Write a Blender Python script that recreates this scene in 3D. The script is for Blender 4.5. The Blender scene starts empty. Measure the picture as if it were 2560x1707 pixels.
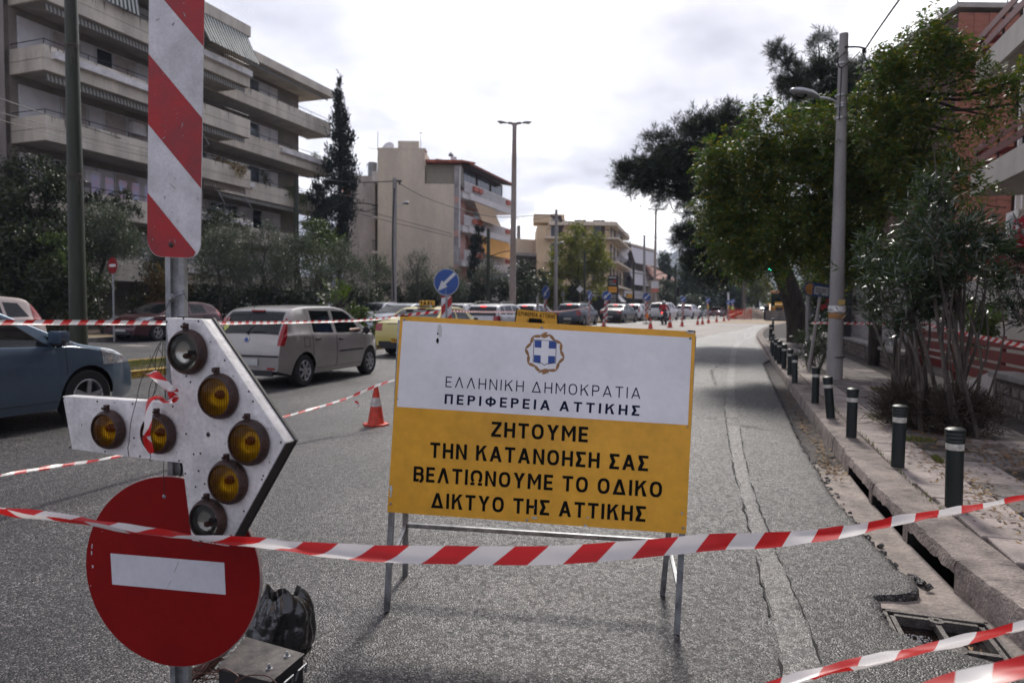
import bpy, bmesh, math, random
import numpy as np
from mathutils import Vector, Matrix
random.seed(7); RNG = np.random.default_rng(7)
PI = math.pi; R = math.radians
scn = bpy.context.scene; COL = scn.collection
# ---------------------------------------------------------------- camera
F_PX, CX, CY, EYE = 1706.7, 1280.0, 853.5, 1.45
PITCH, ROLL = math.atan((853.5-772.8)/1706.7), 0.012
_F = Vector((0, math.cos(PITCH), -math.sin(PITCH))); _U0 = Vector((0, math.sin(PITCH), math.cos(PITCH))); _R0 = Vector((1,0,0))
_Rt = _R0*math.cos(ROLL)+_U0*math.sin(ROLL); _Up = _U0*math.cos(ROLL)-_R0*math.sin(ROLL)
cam = bpy.data.cameras.new('camera'); cam_o = bpy.data.objects.new('camera', cam); COL.objects.link(cam_o)
cam_o.matrix_world = Matrix(((_Rt.x,_Up.x,-_F.x,0),(_Rt.y,_Up.y,-_F.y,0),(_Rt.z,_Up.z,-_F.z,EYE),(0,0,0,1)))
cam.lens = 24.0; cam.sensor_width = 36.0; cam.clip_end = 9000; cam.clip_start = 0.05
cam.dof.use_dof = True; cam.dof.focus_distance = 3.1; cam.dof.aperture_fstop = 3.2
scn.camera = cam_o
# ---------------------------------------------------------------- light
SUN_EL, SUN_AZ = 43.0, 12.0          # degrees; azimuth clockwise from +Y (the viewing direction)
world = bpy.data.worlds.new('World'); scn.world = world; world.use_nodes = True
nt = world.node_tree; N = nt.nodes; L = nt.links; N.clear()
def wn(t, **k):
    n = N.new(t)
    for a, b in k.items(): setattr(n, a, b)
    return n
sky = wn('ShaderNodeTexSky', sky_type='NISHITA', sun_disc=False, sun_elevation=R(SUN_EL), sun_rotation=R(SUN_AZ), air_density=1.2, dust_density=2.0)
tc = wn('ShaderNodeTexCoord')
sep = wn('ShaderNodeSeparateXYZ'); L.new(tc.outputs['Generated'], sep.inputs[0])
# cloud layer: project the direction on a plane high above so the clouds flatten towards the horizon
zc = wn('ShaderNodeMath', operation='ADD'); L.new(sep.outputs[2], zc.inputs[0]); zc.inputs[1].default_value = 0.22
zm = wn('ShaderNodeMath', operation='MAXIMUM'); L.new(zc.outputs[0], zm.inputs[0]); zm.inputs[1].default_value = 0.05
dv = wn('ShaderNodeVectorMath', operation='DIVIDE'); L.new(tc.outputs['Generated'], dv.inputs[0])
cb = wn('ShaderNodeCombineXYZ'); [L.new(zm.outputs[0], cb.inputs[i]) for i in range(3)]; L.new(cb.outputs[0], dv.inputs[1])
sc = wn('ShaderNodeVectorMath', operation='MULTIPLY'); L.new(dv.outputs[0], sc.inputs[0]); sc.inputs[1].default_value = (1,1,0.4)
n1 = wn('ShaderNodeTexNoise'); n1.inputs['Scale'].default_value = 1.5; n1.inputs['Detail'].default_value = 7; n1.inputs['Roughness'].default_value = .5; n1.inputs['Distortion'].default_value = .12
ofs = wn('ShaderNodeVectorMath', operation='ADD'); L.new(sc.outputs[0], ofs.inputs[0]); ofs.inputs[1].default_value = (3.1,0.7,0.0)
L.new(ofs.outputs[0], n1.inputs['Vector'])
# glow of the veiled sun
sd = Vector((math.sin(R(SUN_AZ))*math.cos(R(SUN_EL)), math.cos(R(SUN_AZ))*math.cos(R(SUN_EL)), math.sin(R(SUN_EL))))
gd = Vector((math.sin(R(6))*math.cos(R(30)), math.cos(R(6))*math.cos(R(30)), math.sin(R(30))))
nrm = wn('ShaderNodeVectorMath', operation='NORMALIZE'); L.new(tc.outputs['Generated'], nrm.inputs[0])
dot = wn('ShaderNodeVectorMath', operation='DOT_PRODUCT'); L.new(nrm.outputs[0], dot.inputs[0]); dot.inputs[1].default_value = gd
glow = wn('ShaderNodeMapRange', interpolation_type='SMOOTHSTEP'); L.new(dot.outputs['Value'], glow.inputs[0])
glow.inputs[1].default_value = 0.76; glow.inputs[2].default_value = 1.0; glow.inputs[3].default_value = 0.0; glow.inputs[4].default_value = 1.0
ad = wn('ShaderNodeMath', operation='MULTIPLY_ADD'); L.new(glow.outputs[0], ad.inputs[0]); ad.inputs[1].default_value = .30; L.new(n1.outputs['Fac'], ad.inputs[2])
cr = wn('ShaderNodeValToRGB'); L.new(ad.outputs[0], cr.inputs[0])
e = cr.color_ramp.elements; e[0].position = .44; e[0].color = (.175,.175,.21,1); e[1].position = .84; e[1].color = (.98,.98,.99,1)
m = cr.color_ramp.elements.new(.56); m.color = (.225,.225,.262,1); m = cr.color_ramp.elements.new(.68); m.color = (.37,.37,.40,1)
# cloud brightness, raised slightly behind the camera to light the signs and facades
cloud_gain = wn('ShaderNodeMapRange'); L.new(dot.outputs['Value'], cloud_gain.inputs[0]); cloud_gain.inputs[1].default_value = -.8; cloud_gain.inputs[2].default_value = .75; cloud_gain.inputs[3].default_value = 15.5; cloud_gain.inputs[4].default_value = 14.5
cs = wn('ShaderNodeVectorMath', operation='SCALE'); L.new(cr.outputs[0], cs.inputs[0]); L.new(cloud_gain.outputs[0], cs.inputs['Scale'])
mx = wn('ShaderNodeMix', data_type='RGBA'); mx.inputs[0].default_value = .94
L.new(sky.outputs[0], mx.inputs[6]); L.new(cs.outputs[0], mx.inputs[7])
bg = wn('ShaderNodeBackground'); L.new(mx.outputs[2], bg.inputs[0]); bg.inputs[1].default_value = .1
wo = wn('ShaderNodeOutputWorld'); L.new(bg.outputs[0], wo.inputs[0])
sl = bpy.data.lights.new('sun', 'SUN'); sl.energy = 1.5; sl.angle = R(10); sl.color = (1,.95,.88)
sun = bpy.data.objects.new('sun', sl); COL.objects.link(sun); sun.rotation_euler = (-sd).to_track_quat('-Z','Y').to_euler()
vs = scn.view_settings; vs.view_transform = 'Standard'; vs.look = 'None'; vs.exposure = 1.12; vs.gamma = 1.0; vs.use_curve_mapping = False
scn.render.engine = 'CYCLES'
# ---------------------------------------------------------------- geometry helpers
def ray(px, py):
    return _Rt*((px-CX)/F_PX) - _Up*((py-CY)/F_PX) + _F
EYEV = Vector((0,0,EYE))
def P(px, py, d):                      # the point of the world seen at this pixel, d metres away along world Y
    r = ray(px,py); return EYEV + r*(d/r.y)
def gz(y):                             # the street climbs gently
    t = min(1,max(0,(y-10)/65)); return .68*t*t*(3-2*t)
def G(px, py, z0=0.0):                 # where the pixel's ray meets the ground (+z0)
    r = ray(px,py); d = 5.0
    for _ in range(40):
        z = gz(d)+z0; 
        if r.z >= -1e-4: break
        d = .5*d+.5*min(150,(z-EYE)/r.z*r.y)
    return EYEV + r*(d/r.y)
def foot(px, d, z0=0.0):               # ground point below pixel column px at distance d
    p = P(px, 772, d); return Vector((p.x, p.y, gz(d)+z0))
RA = R(18.0); RD = Vector((math.sin(RA), math.cos(RA), 0)); RN = Vector((-math.cos(RA), math.sin(RA), 0))
def bend(s):                           # beyond 33 m the street swings to the right
    u = max(0, s-33); return -(u*u)*.0042 if u < 45 else -(45*45*.0042) - (u-45)*.378
def road(s, t, z=None):
    p = RD*s + RN*(t+bend(s)); p.z = gz(p.y) + (z or 0.0); return p
def plane_hit(px, py, p0, n):
    r = ray(px,py); k = (p0-EYEV).dot(n)/r.dot(n); return EYEV + r*k
# ---------------------------------------------------------------- materials
MATS = {}
def mat(name, col, rough=.6, metal=0.0, var=.12, vscale=3.0, bump=0.0, bscale=40.0, spec=.5, col2=None, emit=None, alpha=None, fine=0.0, streak=0.0, coat=0.0, detail=5):
    if name in MATS: return MATS[name]
    m = bpy.data.materials.new(name); m.use_nodes = True; t = m.node_tree; b = t.nodes['Principled BSDF']
    b.inputs['Roughness'].default_value = rough; b.inputs['Metallic'].default_value = metal; b.inputs['Specular IOR Level'].default_value = spec
    b.inputs['Base Color'].default_value = (*col,1)
    if coat: b.inputs['Coat Weight'].default_value = coat; b.inputs['Coat Roughness'].default_value = .06
    tcn = t.nodes.new('ShaderNodeTexCoord')
    if var or col2:
        n = t.nodes.new('ShaderNodeTexNoise'); n.inputs['Scale'].default_value = vscale; n.inputs['Detail'].default_value = detail; n.inputs['Roughness'].default_value = .65
        if streak:
            mp = t.nodes.new('ShaderNodeMapping'); mp.inputs['Scale'].default_value = (1,1,streak); t.links.new(tcn.outputs['Object'], mp.inputs[0]); t.links.new(mp.outputs[0], n.inputs['Vector'])
        else: t.links.new(tcn.outputs['Object'], n.inputs['Vector'])
        r = t.nodes.new('ShaderNodeValToRGB'); c2 = col2 or tuple(c*(1-var*1.6) for c in col)
        r.color_ramp.elements[0].position = .35; r.color_ramp.elements[0].color = (*c2,1)
        r.color_ramp.elements[1].position = .62; r.color_ramp.elements[1].color = (*[min(1,c*(1+var*.5)) for c in col],1)
        t.links.new(n.outputs['Fac'], r.inputs[0]); out = r.outputs[0]
        if fine:
            n2 = t.nodes.new('ShaderNodeTexNoise'); n2.inputs['Scale'].default_value = vscale*14; n2.inputs['Detail'].default_value = 3
            t.links.new(tcn.outputs['Object'], n2.inputs['Vector'])
            mr = t.nodes.new('ShaderNodeMapRange'); mr.inputs[1].default_value=.3; mr.inputs[2].default_value=.7; mr.inputs[3].default_value = 1-fine; mr.inputs[4].default_value = 1+fine*.5
            t.links.new(n2.outputs['Fac'], mr.inputs[0])
            vm = t.nodes.new('ShaderNodeVectorMath'); vm.operation='SCALE'; t.links.new(out, vm.inputs[0]); t.links.new(mr.outputs[0], vm.inputs['Scale']); out = vm.outputs[0]
        t.links.new(out, b.inputs['Base Color'])
        rr = t.nodes.new('ShaderNodeMapRange'); rr.inputs[3].default_value = max(0,rough-.08); rr.inputs[4].default_value = min(1,rough+.12)
        t.links.new(n.outputs['Fac'], rr.inputs[0]); t.links.new(rr.outputs[0], b.inputs['Roughness'])
    if bump:
        nb = t.nodes.new('ShaderNodeTexNoise'); nb.inputs['Scale'].default_value = bscale; nb.inputs['Detail'].default_value = 4
        t.links.new(tcn.outputs['Object'], nb.inputs['Vector'])
        bp = t.nodes.new('ShaderNodeBump'); bp.inputs['Strength'].default_value = bump; bp.inputs['Distance'].default_value = .02
        t.links.new(nb.outputs['Fac'], bp.inputs['Height']); t.links.new(bp.outputs[0], b.inputs['Normal'])
    if emit: b.inputs['Emission Color'].default_value = (*emit[0],1); b.inputs['Emission Strength'].default_value = emit[1]
    MATS[name] = m; return m
def glass_mat(name, tint=(.25,.28,.28), rough=.03, trans=.5):
    if name in MATS: return MATS[name]
    m = bpy.data.materials.new(name); m.use_nodes = True; t = m.node_tree; t.nodes.clear()
    o = t.nodes.new('ShaderNodeOutputMaterial'); tr = t.nodes.new('ShaderNodeBsdfTransparent'); tr.inputs[0].default_value = (*tint,1)
    p = t.nodes.new('ShaderNodeBsdfPrincipled'); p.inputs['Base Color'].default_value = (.012,.015,.016,1); p.inputs['Roughness'].default_value = rough; p.inputs['Specular IOR Level'].default_value = .9
    mx = t.nodes.new('ShaderNodeMixShader'); fr = t.nodes.new('ShaderNodeFresnel'); fr.inputs[0].default_value = 1.5
    mr = t.nodes.new('ShaderNodeMapRange'); mr.inputs[1].default_value = 0; mr.inputs[2].default_value = .5; mr.inputs[3].default_value = 1-trans; mr.inputs[4].default_value = 1
    t.links.new(fr.outputs[0], mr.inputs[0]); t.links.new(mr.outputs[0], mx.inputs[0]); t.links.new(tr.outputs[0], mx.inputs[1]); t.links.new(p.outputs[0], mx.inputs[2]); t.links.new(mx.outputs[0], o.inputs[0])
    MATS[name] = m; return m
def leaf_mat(name, c1, c2, rough=.4, transl=.25, spec=.5):
    if name in MATS: return MATS[name]
    m = bpy.data.materials.new(name); m.use_nodes = True; t = m.node_tree; b = t.nodes['Principled BSDF']; o = t.nodes['Material Output']
    g = t.nodes.new('ShaderNodeNewGeometry'); r = t.nodes.new('ShaderNodeValToRGB')
    cols = [c1, c2] if not isinstance(c2[0], (tuple,list)) else [c1, *c2]
    r.color_ramp.elements[0].color = (*cols[0],1); r.color_ramp.elements[1].color = (*cols[-1],1)
    for i, c in enumerate(cols[1:-1]): e = r.color_ramp.elements.new((i+1)/(len(cols)-1)*.93); e.color = (*c,1)
    t.links.new(g.outputs['Random Per Island'], r.inputs[0]); t.links.new(r.outputs[0], b.inputs['Base Color'])
    b.inputs['Roughness'].default_value = rough; b.inputs['Specular IOR Level'].default_value = spec
    tl = t.nodes.new('ShaderNodeBsdfTranslucent'); sc_ = t.nodes.new('ShaderNodeVectorMath'); sc_.operation='MULTIPLY'; sc_.inputs[1].default_value = (1.6,1.9,.7)
    t.links.new(r.outputs[0], sc_.inputs[0]); t.links.new(sc_.outputs[0], tl.inputs[0])
    mx = t.nodes.new('ShaderNodeMixShader'); mx.inputs[0].default_value = transl
    t.links.new(b.outputs[0], mx.inputs[1]); t.links.new(tl.outputs[0], mx.inputs[2]); t.links.new(mx.outputs[0], o.inputs[0])
    MATS[name] = m; return m
# ---------------------------------------------------------------- objects
def off_of(o):
    v = Vector((0,0,0))
    while o is not None: v += o.location; o = o.parent
    return v
def tag(o, label=None, cat=None, group=None, kind=None):
    if label: o['label'] = label
    if cat: o['category'] = cat
    if group: o['group'] = group
    if kind: o['kind'] = kind
    return o
def thing(name, label, cat, loc=(0,0,0), group=None):
    o = bpy.data.objects.new(name, None); o.empty_display_size = .2; COL.objects.link(o); o.location = loc
    return tag(o, label, cat, group)
def sharpen(me, ang=35):
    me.shade_smooth()
    try: me.set_sharp_from_angle(angle=R(ang))
    except Exception: pass
def link_mesh(name, me, mats, parent=None, smooth=True, local=False, ang=35):
    o = bpy.data.objects.new(name, me); COL.objects.link(o)
    if not isinstance(mats,(list,tuple)): mats = [mats]
    for m in mats: me.materials.append(m)
    if parent is not None:
        o.parent = parent
        if not local:
            v = off_of(parent)
            if v.length > 1e-9: me.transform(Matrix.Translation(-v))
    if smooth: sharpen(me, ang)
    return o
class MB:
    def __init__(s): s.v = []; s.f = []; s.m = []; s.cm = 0
    def add(s, vs, fs):
        b = len(s.v); s.v += [tuple(v) for v in vs]; s.f += [tuple(i+b for i in f) for f in fs]; s.m += [s.cm]*len(fs); return s
    def quad(s, a, b, c, d): return s.add([a,b,c,d],[(0,1,2,3)])
    def box(s, c, size, ax=None):          # centre, full sizes, optional axes (3 unit vectors)
        c = Vector(c); X,Y,Z = [Vector(a) for a in (ax or ((1,0,0),(0,1,0),(0,0,1)))]
        hx,hy,hz = [q/2 for q in size]
        vs = [c+X*(i*hx)+Y*(j*hy)+Z*(k*hz) for k in (-1,1) for i,j in ((-1,-1),(1,-1),(1,1),(-1,1))]
        return s.add(vs, [(3,2,1,0),(4,5,6,7),(0,1,5,4),(1,2,6,5),(2,3,7,6),(3,0,4,7)])
    def bar(s, a, b, w, h=None, up=(0,0,1)):
        a = Vector(a); b = Vector(b); h = h or w; d = (b-a); l = d.length; d.normalize(); up = Vector(up)
        if abs(d.dot(up)) > .98: up = Vector((0,1,0))
        x = d.cross(up).normalized(); z = x.cross(d).normalized()
        return s.box((a+b)/2, (l,w,h), (d,x,z))
    def tube(s, pts, r, n=8, caps=True):
        pts = [Vector(p) for p in pts]; rs = r if isinstance(r,(list,tuple)) else [r]*len(pts); b = len(s.v); vs = []; fs = []
        ref = Vector((0,0,1)); prev = None
        for i,p in enumerate(pts):
            d = (pts[min(i+1,len(pts)-1)]-pts[max(i-1,0)]).normalized()
            x = (prev - d*prev.dot(d)) if prev is not None else (d.cross(ref) if abs(d.dot(ref)) < .95 else d.cross(Vector((0,1,0))))
            x.normalize(); prev = x; y = d.cross(x)
            for k in range(n):
                a = 2*PI*k/n; vs.append(p + x*(math.cos(a)*rs[i]) + y*(math.sin(a)*rs[i]))
        for i in range(len(pts)-1):
            for k in range(n): fs.append((i*n+k, i*n+(k+1)%n, (i+1)*n+(k+1)%n, (i+1)*n+k))
        if caps: fs.append(tuple(range(n))[::-1]); fs.append(tuple((len(pts)-1)*n+k for k in range(n)))
        return s.add(vs, fs)
    def lathe(s, prof, c, n=24, ax=(0,0,1), closed=False, caps=False):   # prof: list of (radius, height) round axis through c
        c = Vector(c); z = Vector(ax).normalized(); x = z.orthogonal().normalized(); y = z.cross(x); vs = []; fs = []
        for r_,h in prof:
            for k in range(n): a = 2*PI*k/n; vs.append(c + z*h + x*(math.cos(a)*r_) + y*(math.sin(a)*r_))
        m_ = len(prof)
        for i in range(m_-1 if not closed else m_):
            j = (i+1)%m_
            for k in range(n): fs.append((i*n+k, i*n+(k+1)%n, j*n+(k+1)%n, j*n+k))
        if caps and not closed:
            if prof[0][0] > 1e-6: fs.append(tuple(range(n))[::-1])
            if prof[-1][0] > 1e-6: fs.append(tuple((m_-1)*n+k for k in range(n)))
        return s.add(vs, fs)
    def prism(s, poly, d):                  # polygon (3-D points) extruded by vector d
        poly = [Vector(p) for p in poly]; d = Vector(d); n = len(poly)
        return s.add(poly+[p+d for p in poly], [tuple(range(n)), tuple(range(2*n-1,n-1,-1))]+[(i,i+n,(i+1)%n+n,(i+1)%n) for i in range(n)])
    def build(s, name, mats, parent=None, smooth=False, kind=None, label=None, local=False, ang=35, bevel=0):
        me = bpy.data.meshes.new(name); me.from_pydata(s.v, [], s.f)
        o = link_mesh(name, me, mats, parent, smooth, local, ang)
        if any(s.m): me.polygons.foreach_set('material_index', s.m)
        if bevel:
            bm = bmesh.new(); bm.from_mesh(me)
            bmesh.ops.recalc_face_normals(bm, faces=bm.faces)
            bmesh.ops.bevel(bm, geom=[e for e in bm.edges if len(e.link_faces)==2 and e.calc_face_angle(0)>.5], offset=bevel, segments=2, profile=.6, affect='EDGES')
            bm.to_mesh(me); bm.free(); sharpen(me, 50)
        else:
            bm = bmesh.new(); bm.from_mesh(me); bmesh.ops.recalc_face_normals(bm, faces=bm.faces); bm.to_mesh(me); bm.free()
        if kind: o['kind'] = kind
        if label: o['label'] = label
        return o
def copy_tree(o, parent=None):
    c = o.copy(); COL.objects.link(c); c.parent = parent
    for ch in list(o.children): copy_tree(ch, c)
    return c
USED = set()
def place(proto, loc, rz=0, label=None, scale=1.0, rx=0, ry=0, group=None):
    c = copy_tree(proto) if proto.name in USED else proto; USED.add(proto.name)

    c.location = loc; c.rotation_euler = (rx,ry,rz); c.scale = (scale,)*3
    if label: c['label'] = label
    if group: c['group'] = group
    return c
def poly2(pts, c0, ux, uy): return [c0+ux*a+uy*b for a,b in pts]
# shared materials
M_galv = mat('galvanised steel', (.33,.34,.35), .45, .6, var=.3, vscale=14, fine=.15)
M_dark = mat('black rubber', (.015,.015,.016), .6, var=.2, vscale=6)
M_blk = mat('black plastic', (.02,.02,.022), .4, var=.1)
M_whitep = mat('white paint', (.72,.72,.71), .5, var=.1, vscale=5)
M_redp = mat('red paint', (.42,.012,.015), .45, var=.15, vscale=7)
# ================================================================ GROUND, ROAD, PAVEMENT
def asphalt(name, base, light, speck=1.0, rough=.5, scale=95):
    m = bpy.data.materials.new(name); m.use_nodes = True; t = m.node_tree; b = t.nodes['Principled BSDF']; K = t.nodes.new; J = t.links.new
    tc = K('ShaderNodeTexCoord'); v = K('ShaderNodeTexVoronoi'); v.inputs['Scale'].default_value = scale; J(tc.outputs['Object'], v.inputs['Vector'])
    v2 = K('ShaderNodeTexVoronoi'); v2.inputs['Scale'].default_value = scale*.42; J(tc.outputs['Object'], v2.inputs['Vector'])
    sp = K('ShaderNodeSeparateColor'); J(v.outputs['Color'], sp.inputs[0]); sp2 = K('ShaderNodeSeparateColor'); J(v2.outputs['Color'], sp2.inputs[0])
    # stones: a share of the cells are pale aggregate, the rest is dark binder
    r1 = K('ShaderNodeValToRGB'); r1.color_ramp.elements[0].position=.30; r1.color_ramp.elements[0].color=(*base,1); r1.color_ramp.elements[1].position=.97; r1.color_ramp.elements[1].color=(*light,1)
    mm = r1.color_ramp.elements.new(.72); mm.color = tuple(base[i]*.55+light[i]*.45*.6 for i in range(3))+(1,)
    J(sp.outputs[0], r1.inputs[0])
    edge = K('ShaderNodeMapRange'); edge.inputs[1].default_value=.25; edge.inputs[2].default_value=.62; edge.inputs[3].default_value=1; edge.inputs[4].default_value=.35; J(v.outputs['Distance'], edge.inputs[0])
    nz = K('ShaderNodeTexNoise'); nz.inputs['Scale'].default_value=.55; nz.inputs['Detail'].default_value=7; nz.inputs['Roughness'].default_value=.62; J(tc.outputs['Object'], nz.inputs['Vector'])
    big = K('ShaderNodeMapRange'); big.inputs[1].default_value=.32; big.inputs[2].default_value=.68; big.inputs[3].default_value=.50; big.inputs[4].default_value=1.40; J(nz.outputs['Fac'], big.inputs[0])
    # tyre-polished tracks run with the street; oil spots and damp blotches
    mp = K('ShaderNodeMapping'); mp.inputs['Rotation'].default_value = (0,0,R(18)); J(tc.outputs['Object'], mp.inputs[0]); ms = K('ShaderNodeMapping'); ms.inputs['Scale'].default_value = (1.15,.06,1); J(mp.outputs[0], ms.inputs[0])
    nt2 = K('ShaderNodeTexNoise'); nt2.inputs['Scale'].default_value=1.0; nt2.inputs['Detail'].default_value=4; J(ms.outputs[0], nt2.inputs['Vector'])
    tr = K('ShaderNodeMapRange'); tr.inputs[1].default_value=.36; tr.inputs[2].default_value=.64; tr.inputs[3].default_value=.72; tr.inputs[4].default_value=1.22; J(nt2.outputs['Fac'], tr.inputs[0])
    ns = K('ShaderNodeTexNoise'); ns.inputs['Scale'].default_value=3.3; ns.inputs['Detail'].default_value=5; ns.inputs['Roughness'].default_value=.7; J(tc.outputs['Object'], ns.inputs['Vector'])
    sr = K('ShaderNodeMapRange'); sr.inputs[1].default_value=.30; sr.inputs[2].default_value=.44; sr.inputs[3].default_value=.50; sr.inputs[4].default_value=1.0; J(ns.outputs['Fac'], sr.inputs[0])
    m1 = K('ShaderNodeMath'); m1.operation='MULTIPLY'; J(tr.outputs[0], m1.inputs[0]); J(sr.outputs[0], m1.inputs[1]); m2 = K('ShaderNodeMath'); m2.operation='MULTIPLY'; J(m1.outputs[0], m2.inputs[0]); J(big.outputs[0], m2.inputs[1])
    mu = K('ShaderNodeMath'); mu.operation='MULTIPLY'; J(edge.outputs[0], mu.inputs[0]); J(m2.outputs[0], mu.inputs[1])
    scl = K('ShaderNodeVectorMath'); scl.operation='SCALE'; J(r1.outputs[0], scl.inputs[0]); J(mu.outputs[0], scl.inputs['Scale'])
    J(scl.outputs[0], b.inputs['Base Color'])
    # worn wheel paths are smoother than the rest
    rr = K('ShaderNodeMapRange'); rr.inputs[3].default_value = rough-.12; rr.inputs[4].default_value = rough+.22; J(sp2.outputs[1], rr.inputs[0]); J(rr.outputs[0], b.inputs['Roughness'])
    b.inputs['Specular IOR Level'].default_value = .62
    ht = K('ShaderNodeMath'); ht.operation='MULTIPLY_ADD'; J(v.outputs['Distance'], ht.inputs[0]); ht.inputs[1].default_value=-1.0; J(sp.outputs[1], ht.inputs[2])
    bp = K('ShaderNodeBump'); bp.inputs['Strength'].default_value=.85*speck; bp.inputs['Distance'].default_value=.004; J(ht.outputs[0], bp.inputs['Height']); J(bp.outputs[0], b.inputs['Normal'])
    MATS[name]=m; return m
M_asph = asphalt('worn asphalt', (.019,.017,.0165), (.34,.31,.30), 1.0, .5, 112)
M_patch = asphalt('trench repair asphalt', (.085,.077,.072), (.42,.385,.37), .5, .5, 150)
M_asph2 = asphalt('far carriageway asphalt', (.07,.067,.066), (.3,.28,.28), .5, .55)
M_gut = mat('old gutter asphalt', (.085,.072,.066), .8, var=.35, vscale=6, bump=.9, bscale=60, fine=.4)
M_apron = mat('smeared concrete apron', (.31,.255,.22), .75, var=.3, vscale=3.5, bump=.7, bscale=26, fine=.22)
M_kerb = mat('weathered kerb concrete', (.29,.24,.21), .85, var=.34, vscale=5, bump=.8, bscale=45, fine=.3)
M_slab = mat('pinkish pavement slab', (.35,.29,.26), .75, var=.25, vscale=2.2, bump=.35, bscale=60, fine=.2)
M_slab2 = mat('grey pavement slab', (.20,.172,.158), .75, var=.38, vscale=1.8, bump=.4, bscale=60, fine=.25)
M_joint = mat('dirt in joints', (.055,.045,.038), .95, var=.4, vscale=8, fine=.3)
M_soil = mat('dry soil', (.14,.10,.075), .95, var=.4, vscale=2.5, bump=.8, bscale=30, fine=.3)
M_yk = mat('yellow kerb paint', (.52,.33,.06), .6, var=.3, vscale=7, fine=.2)
M_grey = mat('grey kerb', (.30,.28,.26), .8, var=.25, vscale=4, fine=.2)
ASPH_E = [(1.5,-1.2),(2.8,-1.15),(3.28,-1.13),(3.33,-.97),(3.38,-.84),(3.47,-.75),(3.6,-.73),(3.88,-.73),(3.92,-.84),(4.0,-.95),(4.12,-.985),(4.24,-.97),(4.35,-.92),(4.68,-.88),(5.0,-.85),(5.42,-.83),(5.94,-.77),(6.83,-.77),(7.95,-.74),(12,-.76),(20.4,-.79),(21.2,-.98),(24,-1.0),(33,-1.0),(400,-1.0)]
KERB_T = [(1.5,-1.42),(3.0,-1.36),(3.6,-1.27),(4.2,-1.17),(5,-1.11),(6,-1.06),(7,-1.04),(400,-1.03)]
def lerp(tab, x):
    for (a,b),(c,d) in zip(tab, tab[1:]):
        if x <= c: return b+(d-b)*max(0,(x-a))/(c-a)
    return tab[-1][1]
def strip(name, srows, tcols_fn, z_fn, m, kind='structure', parent=None, skip=None, smooth=True):
    rows = [tcols_fn(s) for s in srows]; nc = len(rows[0]); vs = []; fs = []
    for s, ts in zip(srows, rows):
        for t in ts: p = road(s,t); p.z += z_fn(s,t); vs.append(p)
    for i in range(len(srows)-1):
        for j in range(nc-1):
            if skip and skip((srows[i]+srows[i+1])/2, (rows[i][j]+rows[i][j+1])/2): continue
            fs.append((i*nc+j, i*nc+j+1, (i+1)*nc+j+1, (i+1)*nc+j))
    me = bpy.data.meshes.new(name); me.from_pydata(vs, [], fs); o = link_mesh(name, me, m, parent, smooth=smooth)
    if kind: o['kind'] = kind
    return o
def rng(a, b, st): 
    n = max(1,int(round((b-a)/st))); return [a+(b-a)*i/n for i in range(n+1)]
# land sheet to the horizon
mb = MB(); ys = [-60,-10,0,5]+rng(10,75,2.5)+[120,250,600,1500,2120]; xs = [-2000,-1200,-300,-80,-25,0,25,80,300,1200,2000]; vs = [(x,y,gz(y)-.30) for y in ys for x in xs]
mb.add(vs, [(j*11+i, j*11+i+1, (j+1)*11+i+1, (j+1)*11+i) for j in range(len(ys)-1) for i in range(10)])
mb.build('ground', M_soil, smooth=True, kind='structure')
jit = {}
def edge_t(s):
    k = round(s,3)
    if k not in jit: jit[k] = random.uniform(-.013,.013) if s < 21 else 0
    return lerp(ASPH_E, s)+jit[k]
srows = rng(-4,2.6,.4)+rng(2.63,8,.03)+rng(8.08,21.4,.09)+rng(21.8,60,.8)+rng(62,170,4)
def rz(s,t): return -.005*math.sin(s*1.3+t)*.6
o = strip('road', srows, lambda s: [edge_t(s)-.004, edge_t(s), edge_t(s)+.012, edge_t(s)+.05, -.3, 0,1,2.5,4,6,8,10,11.35], lambda s,t: (-.055 if t <= edge_t(s)-.003 else (-.012 if t <= edge_t(s)+.001 else (-.003 if t < edge_t(s)+.02 else 0))), M_asph)
strip('opposite_road', rng(-4,60,2)+rng(64,170,4), lambda s: [13.4,16,19,22.1], lambda s,t: 0.0, M_asph2)
# the pale trench repair along the right lane, its dark cracks and the cross joints
PL = [(1.5,-.27),(2.87,-.23),(4.06,-.18),(4.98,-.13),(6.79,-.03),(9.2,.05),(10.7,.1),(24,.1),(30,-.05),(38,-.9),(43,-1.6)]
PR = [(1.5,-.42),(2.92,-.38),(3.82,-.32),(4.83,-.23),(5.66,-.18),(6.83,-.13),(10.8,-.06),(15,-.03),(24,-.09),(30,-.26),(38,-1.05),(43,-1.75)]
wob = lambda s, k: .008*math.sin(s*7.3+k)+.007*math.sin(s*17.1+k*3)+.004*math.sin(s*41+k)
def prow(s): a = lerp(PR,s)+wob(s,1); b = lerp(PL,s)+wob(s,5); return [a, a*.5+b*.5, b]
for a, b in ((1.5,9.1),(9.75,31),(31,42.5)):
    strip('trench_repair', rng(a,b,.12), prow, lambda s,t: .005+rz(s,t)*0, M_patch)
M_crack = mat('crack', (.012,.010,.010), .9, var=.3, vscale=20)
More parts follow.
